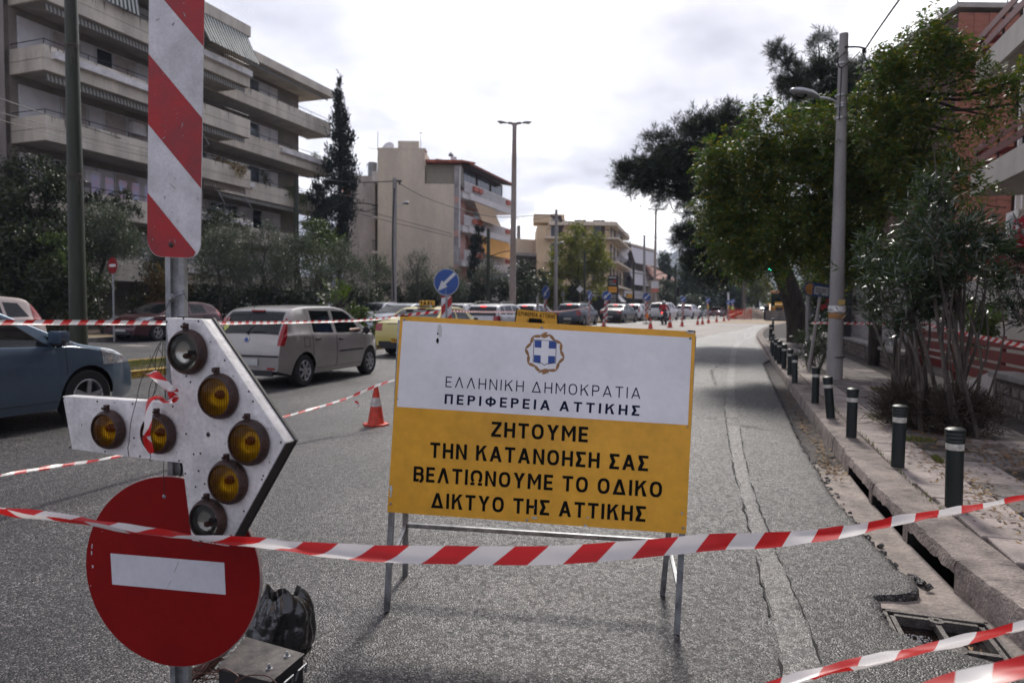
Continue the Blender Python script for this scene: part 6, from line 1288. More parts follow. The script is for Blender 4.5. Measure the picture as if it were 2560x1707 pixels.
# ailanthus on the median: long pinnate fronds
g = foot(828,21.2,.1); t = thing('ailanthus_plant', 'young bright green plant with long feathery fronds behind the silver hatchback', 'plant', g); A = []; D = []
for x,y in ((850,690),(815,700),(875,700),(795,720),(880,725),(800,745),(890,745),(840,735),(900,760),(860,770),(905,790),(875,800),(815,770),(930,800),(890,820),(835,715),(865,705)):
    c = P(835,790,21.2); tip = P(x,y,21.2+random.uniform(-.5,.5)); st = c.lerp(tip,.45); A.append(st); D.append((tip-st))
A = np.array([tuple(a) for a in A]); Ln = np.linalg.norm(np.array([tuple(d) for d in D]),axis=1); V_ = []
for a,d in zip(A,D): dd = np.array([tuple(d)]); V_.append(leaf_arrays(np.array([a]), unit(dd), 26, float(np.linalg.norm(dd))*1.15, .17, .055, 1.15, True, .18, .08))
A2,O2,S2 = clumps(bl([(900,800,22,21.2),(925,815,20,21.4),(870,815,20,21),(890,790,18,21.2)]), 60, 5); V_.append(leaf_arrays(A2,O2,8,.14,.09,.045))
quads_obj('fronds', np.concatenate(V_), ML_green, t); mb = MB()
for a,d in zip(A,D): mb.tube(sm([tuple(g),tuple(g.lerp(Vector(a),.6)),tuple(a),tuple(Vector(a)+Vector(d))],3),.012,5)
mb.build('stems', M_bark2, t, smooth=True)['kind']='stuff'
# plants on the balconies
for lb,pts,d,m_,n in (('leafy creeper trained along the lower balcony of the long block',[(215,505,18),(250,500,20),(290,505,18),(330,520,18),(60,470,16),(310,490,12)],31.5,ML_dark,420),('pot plants massed on a low balcony of the long block, right of the striped board',[(525,545,26),(560,560,26),(600,570,20),(500,560,20),(590,545,12)],38,ML_dark,520),('hanging green plant on the far balcony beside the second pole',[(665,455,14),(655,440,8),(730,480,16),(745,495,14),(760,500,12)],49,ML_green,320),('small plants at the end of the third far balcony',[(790,395,10),(815,408,10),(800,480,12),(825,395,7)],53,ML_green,220),('dry trailing plants in a white planter box',[(570,415,10),(590,422,10),(605,428,9),(545,405,8)],40.5,ML_rust,160)):
    g = P(pts[0][0],pts[0][1]+15,d); tree('balcony_plant', lb, 'plant', g, None, bl([(x,y,r,d) for x,y,r in pts]), n, m_, size=1.0, crown='foliage')
# far hills
mb = MB(); D_ = 1500; ridge = [(1380,700),(1480,690),(1580,668),(1640,648),(1680,634),(1730,622),(1780,612),(1830,606),(1870,610),(1920,622),(1980,640),(2060,655),(2200,640),(2400,660),(2700,700)]
top_ = [P(x,y+random.uniform(-2,2),D_) for x,y in ridge]; vs = []
for p in top_: vs += [Vector((p.x,D_-900,-6)), Vector((p.x,D_-500,p.z*.4)), Vector((p.x,D_-200,p.z*.8)), p, Vector((p.x,D_+500,-6))]
mb.add(vs, [(5*i+k,5*(i+1)+k,5*(i+1)+k+1,5*i+k+1) for i in range(len(top_)-1) for k in range(4)]); M_hill = mat('wooded hillside', (.05,.065,.04), .95, var=.4, vscale=.01, detail=8); mb.build('hills', M_hill, smooth=True, kind='structure')
# ================================================================ VEHICLES
M_glass = glass_mat('car glass', (.30,.33,.33), .02, .55); M_glassd = glass_mat('tinted car glass', (.10,.11,.11), .02, .45)
M_tyre = mat('tyre rubber', (.012,.012,.012), .8, var=.2, vscale=20); M_alloy = mat('alloy rim', (.42,.42,.43), .3, .7, var=.15, vscale=20)
M_tail = mat('red lamp glass', (.30,.006,.008), .15, var=.2, vscale=14, coat=.5); M_head = mat('headlamp glass', (.50,.52,.54), .08, .5, var=.3, vscale=20, coat=1)
M_trim = mat('dark trim', (.018,.018,.02), .5, var=.1); M_under = mat('underbody', (.006,.006,.006), .9); M_seat = mat('grey seat cloth', (.035,.035,.038), .9, var=.2)
M_plate = mat('number plate', (.55,.55,.53), .5, var=.1); M_lit = mat('lit brake lamp', (.6,.02,.02), .3, emit=((1,.05,.04),2.2)); M_seam = mat('panel gap', (.02,.02,.02), .8)
M_chrome = mat('chrome strip', (.55,.55,.55), .15, .9)
def paint(name, col, metal=0.0, dust=.1): return mat('car paint '+name, col, .32, metal, var=dust, vscale=1.6, coat=.6, fine=.04)
def ip(tab, x):
    if x <= tab[0][0]: return tab[0][1]
    for i in range(len(tab)-1):
        (x0,y0),(x1,y1) = tab[i],tab[i+1]
        if x <= x1:
            def sl(k):
                if k <= 0 or k >= len(tab)-1: return None
                a = (tab[k][1]-tab[k-1][1])/(tab[k][0]-tab[k-1][0]); b = (tab[k+1][1]-tab[k][1])/(tab[k+1][0]-tab[k][0]); return 0 if a*b <= 0 else 2*a*b/(a+b)
            s = (y1-y0)/(x1-x0); m0 = sl(i); m1 = sl(i+1); m0 = s if m0 is None else m0; m1 = s if m1 is None else m1; h = x1-x0; t = (x-x0)/h
            return (2*t**3-3*t*t+1)*y0+(t**3-2*t*t+t)*h*m0+(-2*t**3+3*t*t)*y1+(t**3-t*t)*h*m1
    return tab[-1][1]
CARS = dict(
 hatch=dict(L=3.74,W=1.66,H=1.47,top=[(0,.60),(.03,.80),(.10,.96),(.22,1.16),(.40,1.36),(.55,1.42),(1.1,1.465),(1.8,1.47),(2.25,1.42),(2.55,1.29),(2.92,1.04),(3.06,.965),(3.38,.86),(3.60,.74),(3.71,.58),(3.74,.48)],belt=[(0,.93),(.5,.94),(2.0,.90),(3.0,.88),(3.74,.70)],xr=.61,xf=3.07,r=.29,ws=(2.30,3.05),rw=(.10,.40),
   win=[[(.92,.97),(1.62,.945),(1.66,1.37),(.98,1.38)],[(1.73,.94),(2.72,.93),(2.40,1.28),(2.22,1.36),(1.76,1.375)]], doors=[(.86,1.68),(1.69,2.80)],tl=dict(x=(-.01,.42),y=.63,z=(.76,1.38)),hl=dict(x=(3.22,3.68),y=.42,z=(.66,.86))),
 focus=dict(L=4.36,W=1.84,H=1.48,top=[(0,.62),(.05,.86),(.18,1.02),(.40,1.24),(.62,1.38),(1.3,1.47),(1.9,1.48),(2.4,1.42),(2.75,1.28),(3.30,1.035),(3.45,.985),(3.9,.90),(4.16,.80),(4.30,.66),(4.36,.50)],belt=[(0,1.0),(1.5,.97),(3.2,.94),(4.36,.72)],xr=.85,xf=3.50,r=.325,ws=(2.5,3.36),rw=(.2,.58),
   win=[[(.98,1.02),(1.80,.99),(1.84,1.38),(1.10,1.34)],[(1.90,.985),(3.02,.95),(2.62,1.25),(2.40,1.36),(1.94,1.385)],[(3.06,.948),(3.28,.945),(2.98,1.08)]], doors=[(.95,1.86),(1.87,3.20)],tl=dict(x=(-.01,.4),y=.66,z=(.9,1.3)),hl=dict(x=(3.70,4.24),y=.50,z=(.70,.90))),
 sedan=dict(L=4.85,W=1.85,H=1.46,top=[(0,.60),(.04,.86),(.10,.98),(.35,1.03),(.72,1.07),(.95,1.15),(1.35,1.35),(1.6,1.42),(2.1,1.46),(2.6,1.45),(3.0,1.37),(3.6,1.06),(3.8,.99),(4.35,.90),(4.68,.78),(4.82,.6),(4.85,.5)],belt=[(0,.94),(1.5,.97),(3.5,.93),(4.85,.72)],xr=.98,xf=3.85,r=.325,ws=(3.02,3.64),rw=(.90,1.42),
   win=[[(1.18,1.02),(2.10,.99),(2.14,1.37),(1.62,1.34)],[(2.20,.985),(3.30,.95),(3.0,1.22),(2.80,1.34),(2.24,1.37)]], doors=[(1.3,2.16),(2.17,3.35)],tl=dict(x=(-.01,.25),y=.58,z=(.74,.95)),hl=dict(x=(4.2,4.75),y=.50,z=(.64,.84))),
 wagon=dict(L=4.6,W=1.80,H=1.52,top=[(0,.62),(.04,.90),(.12,1.02),(.28,1.26),(.42,1.42),(.6,1.47),(1.4,1.52),(2.4,1.52),(2.85,1.44),(3.4,1.13),(3.6,1.04),(4.1,.95),(4.42,.82),(4.57,.62),(4.6,.5)],belt=[(0,1.0),(1.5,1.0),(3.4,.97),(4.6,.74)],xr=.88,xf=3.62,r=.32,ws=(2.88,3.46),rw=(.11,.40),
   win=[[(.40,1.04),(.98,1.03),(1.0,1.40),(.60,1.39)],[(1.06,1.03),(1.92,1.01),(1.95,1.43),(1.08,1.41)],[(2.0,1.01),(3.12,.99),(2.8,1.28),(2.62,1.40),(2.03,1.43)]], doors=[(1.03,1.96),(1.97,3.15)],tl=dict(x=(-.01,.28),y=.60,z=(.72,1.0)),hl=dict(x=(4.0,4.5),y=.50,z=(.66,.88))),
 suv=dict(L=4.5,W=1.85,H=1.62,top=[(0,.66),(.04,.98),(.12,1.12),(.26,1.34),(.42,1.52),(.6,1.57),(1.4,1.62),(2.2,1.62),(2.75,1.53),(3.3,1.20),(3.5,1.12),(4.1,1.02),(4.35,.88),(4.47,.66),(4.5,.52)],belt=[(0,1.08),(1.5,1.07),(3.3,1.04),(4.5,.8)],xr=.85,xf=3.58,r=.35,ws=(2.78,3.36),rw=(.11,.40),
   win=[[(.45,1.13),(.95,1.12),(.98,1.46),(.65,1.44)],[(1.02,1.12),(1.86,1.09),(1.88,1.51),(1.05,1.48)],[(1.94,1.09),(3.02,1.06),(2.72,1.34),(2.5,1.48),(1.96,1.51)]], doors=[(1.0,1.9),(1.91,3.05)],tl=dict(x=(-.01,.30),y=.62,z=(.86,1.08)),hl=dict(x=(3.9,4.4),y=.52,z=(.72,.94))))
def bm_part(bm, faces, name, m, par, ang=32, out=0.0):
    if not faces: return None
    idx = {}; vs = []; fs = []
    for f in faces:
        q = []
        for v in f.verts:
            if v.index not in idx: idx[v.index] = len(vs); vs.append(v.co+v.normal*out if out else v.co.copy())
            q.append(idx[v.index])
        fs.append(tuple(q))
    me = bpy.data.meshes.new(name); me.from_pydata([tuple(v) for v in vs],[],fs); return link_mesh(name, me, m, par, smooth=True, ang=ang)
def car(label, kind, pt, cat='car', group='cars queueing beside the works', near=False, glass=None, rails=False, lit=False, name='parked_car', rimm=None, mouldings=None, lampm=None, plate=M_plate, over=None):
    K = dict(CARS[kind], **(over or {})); L_,W_,r_ = K['L'],K['W'],K['r']; T = lambda x: ip(K['top'],x); BL = lambda x: ip(K['belt'],x); xr,xf = K['xr'],K['xf']; ra = r_+.055
    def Bt(x):
        b = .21+.10*max(0,1-x/.35)+.06*max(0,(x-(L_-.4))/.4)
        for xc in (xr,xf):
            if abs(x-xc) < ra: b = max(b, r_+math.sqrt(ra*ra-(x-xc)**2))
        return b
    def plan(x):
        p = 1.0
        if x < .55: p -= (.19 if kind == 'hatch' else .14)*(1-x/.55)**2.3
        if x > L_-.85: p -= .26*((x-(L_-.85))/.85)**2.4
        return p
    xs = sorted(set([0,.012,.03,.06,.10,.15,.21,L_-.21,L_-.15,L_-.10,L_-.06,L_-.03,L_-.012,L_]+[round(v,3) for v in rng(.25,L_-.25,.085 if near else .14)]+[round(xc+ra*math.cos(PI*k/12),4) for xc in (xr,xf) for k in range(13)]+[xc+s_*(ra+.004) for xc in (xr,xf) for s_ in (-1,1)]))
    wl = lambda x: W_/2*plan(x)
    def side_y(x,z): 
        zs_ = min(BL(x),T(x)-.05); q = wl(x)*(1-.05*((z-.58)/.42)**2) - (.03*max(0,(.36-z)/.15)) 
        return q if z <= zs_ else wl(x)*(1-.05*((zs_-.58)/.42)**2) - .012-(z-zs_)*.36
    FS = [0,.18,.36,.54,.72,.88,1]; GS = [.03,.25,.5,.75,1]; rows = len(FS)+len(GS)+3+4
    bm = bmesh.new(); lay = bm.faces.layers.int.new('row'); grid = []
    for x in xs:
        zt = T(x); zb = min(Bt(x), zt-.06); zs = max(zb+.01,min(BL(x), zt-.05)); col = []
        for f in FS: z = zb+(zs-zb)*f; col.append((side_y(x,z), z))
        ys = side_y(x,zs); zg = max(zs+.004, zt-.045)
        for g in GS: z = zs+(zg-zs)*g; col.append((ys-.012*min(1,g*8)-(z-zs)*.36, z))
        yg = col[-1][0]; cw = min(.085, yg*.4)
        for k in (1,2,3): a = k*PI/6; col.append((yg-cw*(1-math.cos(a)), zg+(zt-.014-zg)*math.sin(a)))
        yc = col[-1][0]
        for k in (1,2,3,4): q = 1-k/4; col.append((yc*q, zt-.014*q*q))
        grid.append([(bm.verts.new((x,-y,z)), bm.verts.new((x,y,z)) if y > 1e-6 else None) for y,z in col])
    for g in grid: g[-1] = (g[-1][0], g[-1][0])
    code = [0]*(len(FS)-1)+[1]*len(GS)+[2]*3+[3]*4
    for i in range(len(xs)-1):
        for j in range(rows-1):
            for sd in (0,1):
                q = [grid[i][j][sd],grid[i+1][j][sd],grid[i+1][j+1][sd],grid[i][j+1][sd]]; q = q if sd == 0 else q[::-1]; q2 = []
                for v in q:
                    if v not in q2: q2.append(v)
                if len(q2) >= 3:
                    try: f = bm.faces.new(q2); f[lay] = code[j]
                    except ValueError: pass
    for e_,col in ((0,grid[0]),(1,grid[-1])):
        for j in range(rows-1):
            q = [col[j][0],col[j+1][0],col[j+1][1],col[j][1]]; q = q[::-1] if e_ else q; q2 = []
            for v in q:
                if v not in q2: q2.append(v)
            if len(q2) >= 3:
                try: f = bm.faces.new(q2); f[lay] = 4
                except ValueError: pass
    def cut(sel, co, no):
        fs = [f for f in bm.faces if sel(f)]; es = set(e for f in fs for e in f.edges); vs = set(v for f in fs for v in f.verts)
        bmesh.ops.bisect_plane(bm, geom=list(vs)+list(es)+fs, dist=1e-5, plane_co=co, plane_no=no)
    pid = bm.faces.layers.int.new('pid'); names = {}
    def mid(f): return f.calc_center_median()
    P_id = 1
    def inpoly(x,z,pl): 
        s = [ (pl[(i+1)%len(pl)][0]-p[0])*(z-p[1])-(pl[(i+1)%len(pl)][1]-p[1])*(x-p[0]) for i,p in enumerate(pl)]; return all(q >= -1e-6 for q in s) or all(q <= 1e-6 for q in s)
    gl = glass or M_glass
    if near:
        for x0,x1 in K['doors']:
            for xx in (x0,x1): cut(lambda f: f[lay] < 2 and abs(mid(f).x-xx) < .12, (xx,0,0), (1,0,0))
        cut(lambda f: f[lay] == 0 and mid(f).z < .45, (0,0,.30), (0,0,1))
    for pl in K['win']:
        x0 = min(p[0] for p in pl)-.12; x1 = max(p[0] for p in pl)+.12
        for i,p in enumerate(pl):
            q = pl[(i+1)%len(pl)]; no = Vector((-(q[1]-p[1]),0,q[0]-p[0])).normalized(); cut(lambda f: f[lay] in (0,1,2) and x0 < mid(f).x < x1 and mid(f).z > .85, (p[0],0,p[1]), no)
        for sd in (-1,1):
            ok = False
            for f in bm.faces:
                c = mid(f)
                if f[lay] in (0,1,2) and c.y*sd > .2 and inpoly(c.x,c.z,pl): f[pid] = P_id; ok = True
            names[P_id] = ('side_window', gl, .0); P_id += 1
    for (x0,x1),nm in ((K['ws'],'windscreen'),(K['rw'],'rear_window')):
        for xx in (x0,x1): cut(lambda f: f[lay] in (2,3) and abs(mid(f).x-xx) < .12, (xx,0,0), (1,0,0))
        for f in bm.faces:
            c = mid(f)
            if f[lay] == 3 and x0 < c.x < x1: f[pid] = P_id
        names[P_id] = (nm, gl, .0); P_id += 1
    for key,m_,nm in (('tl',lampm or M_tail,'tail_lamp'),('hl',M_head,'headlamp')):
        B_ = K[key]; x0,x1 = B_['x']; y0 = B_['y']*1.0; z0,z1 = B_['z']
        sel = lambda f: x0-.1 < mid(f).x < x1+.1 and abs(mid(f).y) > y0-.12 and z0-.12 < mid(f).z < z1+.12 and f[pid] == 0
        if key == 'tl' and kind == 'hatch': cut(lambda f: mid(f).x < .6 and abs(mid(f).y) > .4 and mid(f).z > .6 and f[pid] == 0, (.10,0,.76), Vector((.62,0,-.26)).normalized()); cut(lambda f: mid(f).x < .6 and abs(mid(f).y) > .4 and .6 < mid(f).z < 1.45 and f[pid] == 0, (0,.60,.76), Vector((0,1,-.02)))
        xx = x1 if key == 'tl' else x0; cut(sel, (xx,0,0),(1,0,0)); [cut(sel, (0,s_*y0,0),(0,1,0)) for s_ in (-1,1)]; cut(sel,(0,0,z0),(0,0,1)); cut(sel,(0,0,z1),(0,0,1))
        slope = .42 if (kind == 'hatch' and key == 'tl') else 0
        for sd in (-1,1):
            for f in bm.faces:
                c = mid(f)
                if f[pid] == 0 and x0 < c.x < x1 and c.y*sd > y0 and z0 < c.z < z1 and (not slope or (c.x-.10)*.62-(c.z-.76)*.26 < 0): f[pid] = P_id
            names[P_id] = (nm, m_, .004); P_id += 1
    if near:
        for x0,x1 in K['doors']:
            for sd in (-1,1):
                for f in bm.faces:
                    c = mid(f)
                    if f[pid] == 0 and f[lay] < 2 and x0 < c.x < x1 and c.y*sd > .2 and c.z > .30: f[pid] = P_id
                names[P_id] = ('door', pt, .003); P_id += 1
    bm.verts.index_update(); bm.normal_update()
    t = thing(name, label, cat, (0,0,0), group)
    bm_part(bm, [f for f in bm.faces if f[pid] == 0], 'body', pt, t)
    for k,(nm,m_,out) in names.items(): bm_part(bm, [f for f in bm.faces if f[pid] == k], nm, m_, t, out=out)
    bm.free()
    # wheels
    for xc in (xr,xf):
        for sd in (-1,1):
            yc = sd*(W_/2-.115); mb = MB(); ax = (0,sd,0)
            mb.lathe([(r_*.62,-.09),(r_*.9,-.10),(r_*.985,-.075),(r_,-.04),(r_,.05),(r_*.985,.085),(r_*.92,.10),(r_*.66,.095),(r_*.64,.07)], (xc,yc,r_), 26 if near else 16, ax); w = mb.build('wheel', M_tyre, t, smooth=True)
            mb = MB(); c = Vector((xc,yc+sd*.075,r_)); mb.lathe([(r_*.66,.012),(r_*.62,.020),(r_*.585,.008),(r_*.58,-.05)], c, 26 if near else 16, ax); ns = {'hatch':7,'focus':5,'sedan':10}.get(kind,6)
            for k in range(ns):
                a = 2*PI*k/ns+.2; d = Vector((math.cos(a),0,math.sin(a))); s_ = Vector((-math.sin(a),0,math.cos(a))); mb.box(c+d*r_*.33+Vector((0,sd*.012,0)), (r_*.56,r_*(.16 if ns < 8 else .09),.018), (d,s_,(0,1,0)))
            mb.lathe([(r_*.13,0),(r_*.13,.028),(0,.032)], c, 12, ax); mb.build('rim', rimm or M_alloy, w, smooth=False)
            mb = MB(); mb.lathe([(r_*.57,-.01),(0,-.01)], c+Vector((0,-sd*.03,0)), 16, ax); mb.build('brake_disc', M_under, w)
    mb = MB(); mb.box((L_/2,0,.40),(L_-.7,W_-.50,.38)); mb.box(((xr+xf)/2,0,.34),((xf-xr)-2*ra-.06,W_-.14,.2)); 
    for xc in (xr,xf): mb.box((xc,0,.52),(2*ra+.1,W_-.52,.5))
    mb.build('underbody', M_under, t)
    mb = MB(); h = BL(L_/2)
    for yy in (-.36,.36):
        for xx in (xr+.55,xr+1.45): mb.box((xx,yy,.72),(.5,.46,.3)); mb.box((xx-.22,yy,h+.02),(.14,.44,.46)); mb.box((xx-.24,yy,h+.32),(.09,.24,.17))
    mb.build('seats', M_seat, t, bevel=.03 if near else 0)
    mb = MB(); mb.box((K['ws'][1]-.25,0,.86),(.5,W_*.8,.1)); mb.build('dashboard', M_trim, t)
    # lower trims, plates, mirrors, handles
    y0 = lambda x: side_y(x,.55)
    mb = MB(); mb.box((-.012,0,.47),(.02,.52,.115)); mb.build('number_plate', plate, t); mb = MB(); mb.box((L_+.004,0,.40),(.016,.50,.11)); mb.build('number_plate', plate, t)
    mb = MB(); mb.box((L_-.01,0,.32),(.06,W_*.56,.12)); mb.box((L_-.015,0,.60),(.05,W_*.40,.10)); mb.build('grille', M_trim, t)
    mb = MB(); mb.box((.012,0,.28),(.05,W_*.66,.10)); mb.build('bumper_trim', M_trim, t)
    xm = K['ws'][1]-.30; zm = BL(xm)+.06
    for sd in (-1,1):
        mb = MB(); mb.lathe([(0,-.07),(.05,-.06),(.075,-.02),(.08,.03),(.06,.045),(0,.045)], (xm,sd*(side_y(xm,zm)+.13),zm+.02), 14, (-1,0,.0)); mb.bar((xm,sd*(side_y(xm,zm)-.02),zm-.04),(xm,sd*(side_y(xm,zm)+.10),zm-.02),.035); mb.build('mirror', M_trim, t, smooth=True)
        if near or kind in ('wagon','suv','sedan'):
            for x0,x1 in K['doors']:
                xh = x0+.16; zh = BL(xh)-.085; mb = MB(); mb.box((xh,sd*(side_y(xh,zh)+.012),zh),(.15,.024,.035)); mb.build('handle', M_trim, t, bevel=.006 if near else 0)
    mb = MB()
    if near:
        for sd in (-1,1):
            for x0,x1 in K['doors']:
                for xx in (x0,x1):
                    zz = [z for z in rng(.30,BL(xx)-.01,.06) if z > Bt(xx)+.01]
                    for za,zb_ in zip(zz,zz[1:]): mb.quad((xx-.004,sd*(side_y(xx,za)+.0045),za),(xx+.004,sd*(side_y(xx,za)+.0045),za),(xx+.004,sd*(side_y(xx,zb_)+.0045),zb_),(xx-.004,sd*(side_y(xx,zb_)+.0045),zb_))
            xx_ = rng(K['doors'][0][0],K['doors'][-1][1],.08)
            for xa,xb in zip(xx_,xx_[1:]): 
                for z in (.305,):
                    if Bt(xa) < z and Bt(xb) < z: mb.quad((xa,sd*(side_y(xa,z)+.005),z),(xb,sd*(side_y(xb,z)+.005),z),(xb,sd*(side_y(xb,z)+.005),z+.008),(xa,sd*(side_y(xa,z)+.005),z+.008))
        o = mb.build('panel_gaps', M_seam, t); o['kind'] = 'stuff'
        # black surrounds of the side glass
        mb = MB()
        for sd in (-1,1):
            for pl in K['win']:
                cx_ = sum(p[0] for p in pl)/len(pl); cz_ = sum(p[1] for p in pl)/len(pl)
                for i,p in enumerate(pl):
                    q = pl[(i+1)%len(pl)]; n_ = 6
                    for k in range(n_):
                        f0,f1 = k/n_,(k+1)/n_; pts = []
                        for f_,s_ in ((f0,1),(f1,1),(f1,.955),(f0,.955)):
                            x = cx_+(p[0]+(q[0]-p[0])*f_-cx_)*s_; z = cz_+(p[1]+(q[1]-p[1])*f_-cz_)*s_; pts.append((x,sd*(side_y(x,z)+.003),z))
                        mb.add(pts,[(0,1,2,3)])
        o = mb.build('window_seals', M_trim, t); o['kind'] = 'stuff'
        mb = MB()
        if mouldings:
            x0,x1,z0,z1 = mouldings
            for sd in (-1,1):
                for xa,xb in zip(rng(x0,x1,.08),rng(x0,x1,.08)[1:]): mb.quad((xa,sd*(side_y(xa,z0)+.014),z0),(xb,sd*(side_y(xb,z0)+.014),z0),(xb,sd*(side_y(xb,z1)+.014),z1),(xa,sd*(side_y(xa,z1)+.014),z1)); mb.quad((xa,sd*(side_y(xa,z1)+.014),z1),(xb,sd*(side_y(xb,z1)+.014),z1),(xb,sd*(side_y(xb,z1)),z1),(xa,sd*(side_y(xa,z1)),z1))
            mb.build('side_moulding', M_trim, t, kind='stuff')
    if rails:
        for sd in (-1,1):
            yy = W_/2-.30; zz = K['H']; mb = MB(); mb.tube(sm([(.75,sd*yy,T(.75)-.01),(.85,sd*yy,T(.85)+.07),(1.6,sd*yy,zz+.08),(2.5,sd*yy,T(2.5)+.07),(2.62,sd*yy,T(2.62)-.01)],4), .018, 6); mb.build('roof_rail', M_trim, t, smooth=True)
    x3 = K['rw'][1]; mb = MB(); mb.box((x3-.02,0,T(x3)+.005),(.05,.26,.03)); mb.build('brake_lamp', M_lit if lit else M_tail, t)
    t['_sy'] = 0; del t['_sy']; return t, side_y, T, BL
def put(t, px, d, lx, ly, az, z0=0.0, toward=False):
    """stand a car so that its local point (lx, ly) is over the ground below pixel column px at d metres"""
    a = PI/2-R(az)+(PI if toward else 0); g = foot(px,d); c,s = math.cos(a),math.sin(a); t.location = (g.x-(lx*c-ly*s), g.y-(lx*s+ly*c), 0); yy = t.location.y+1.8*s; t.location.z = gz(t.location.y)+z0
    t.rotation_euler = (0,-math.atan((gz(t.location.y+3*s)-gz(t.location.y))/3),a); return t
QU = 'cars queueing beside the works'
# the silver hatchback
P_punto = paint('warm silver', (.36,.335,.315), .6, .08)
c1,sy,T1,B1 = car('warm silver five-door hatchback with tall red tail lamps and an arm at the driver window', 'hatch', P_punto, near=True, name='hatchback', mouldings=(1.75,2.72,.565,.60), group=QU)
K = CARS['hatch']; W_ = K['W']
mb = MB()                                                # rear details
mb.lathe([(0,.012),(.045,.010),(.052,.004),(.052,0)], (.045,0,.855), 20, (-1,0,.25)); mb.build('badge_ring', M_chrome, c1, smooth=True)
mb = MB(); mb.lathe([(0,.016),(.038,.014),(.040,.010)], (.044,0,.855), 20, (-1,0,.25)); mb.build('badge', M_blue, c1, smooth=True)
mb = MB(); mb.box((-.012,0,.575),(.03,W_*.80,.035)); mb.build('bumper_moulding', M_trim, c1, bevel=.006)
mb = MB(); mb.tube(sm([(.10,-.05,.985),(.11,-.2,1.0),(.14,-.45,.99)],4), .011, 6); mb.tube(sm([(.10,.02,.985),(.17,-.05,1.08),(.26,-.30,1.20)],4), .009, 6); mb.lathe([(.02,0),(.02,.03),(0,.035)], (.09,.02,.975), 10, (-1,0,.4)); mb.build('wiper', M_dark, c1, smooth=True)
mb = MB(); mb.box((.002,-.52,.36),(.03,.14,.035)); mb.build('reflector', M_tail, c1); mb = MB(); mb.box((.002,.52,.36),(.03,.14,.035)); mb.build('reflector', M_tail, c1)
mb = MB(); mb.lathe([(0,.002),(.022,.002),(.024,0)], (.0,-.66,.30), 12, (-1,-.3,0)); mb.lathe([(0,.002),(.012,.002),(.013,0)], (.02,0,.71), 12, (-1,0,0)); mb.build('tow_cap', M_dark, c1)
M_stk = mat('yellow sticker', (.55,.58,.15), .6); mb = MB(); c_ = Vector((.165,.52,1.075)); mb.add([c_+Vector(v) for v in ((-.04,0,-.075),(0,.06,0),(.04,0,.075),(0,-.06,0))],[(0,1,2,3)]); mb.build('sticker', M_stk, c1)
mb = MB(); q_ = [(.275,.63,1.24),(.275,.51,1.24),(.20,.50,1.12),(.20,.62,1.12)]; lettering('N', [Vector(v) for v in q_], Vector((-.8,0,.5)), mat('pink sticker letter', (.5,.2,.18), .6), c1, th=.2, lift=.012)
mb = MB(); mb.box((1.02,-(sy(.72,.78)+.001)+.0,.0),(.001,.001,.001)); 
mb = MB(); xx,zz = .66,.80
for (xa,za,xb,zb_) in ((.58,.72,.75,.72),(.75,.72,.75,.89),(.75,.89,.58,.89),(.58,.89,.58,.72)): mb.bar((xa,-(sy(xa,za)+.001),za),(xb,-(sy(xb,zb_)+.001),zb_),.006,.006,up=(0,1,0))
mb.build('fuel_flap', M_seam, c1)
mb = MB(); mb.tube([(.62,.25,1.42),(.45,.25,1.56)], .004, 5); mb.build('aerial', M_dark, c1); mb = MB(); mb.box((2.0,.1,1.478),(.5,.7,.016)); mb.build('sunroof', M_trim, c1, bevel=.005)
g1 = G(762,966); put(c1, 762, g1.y, K['xr'], -W_/2+.03, 16.0)
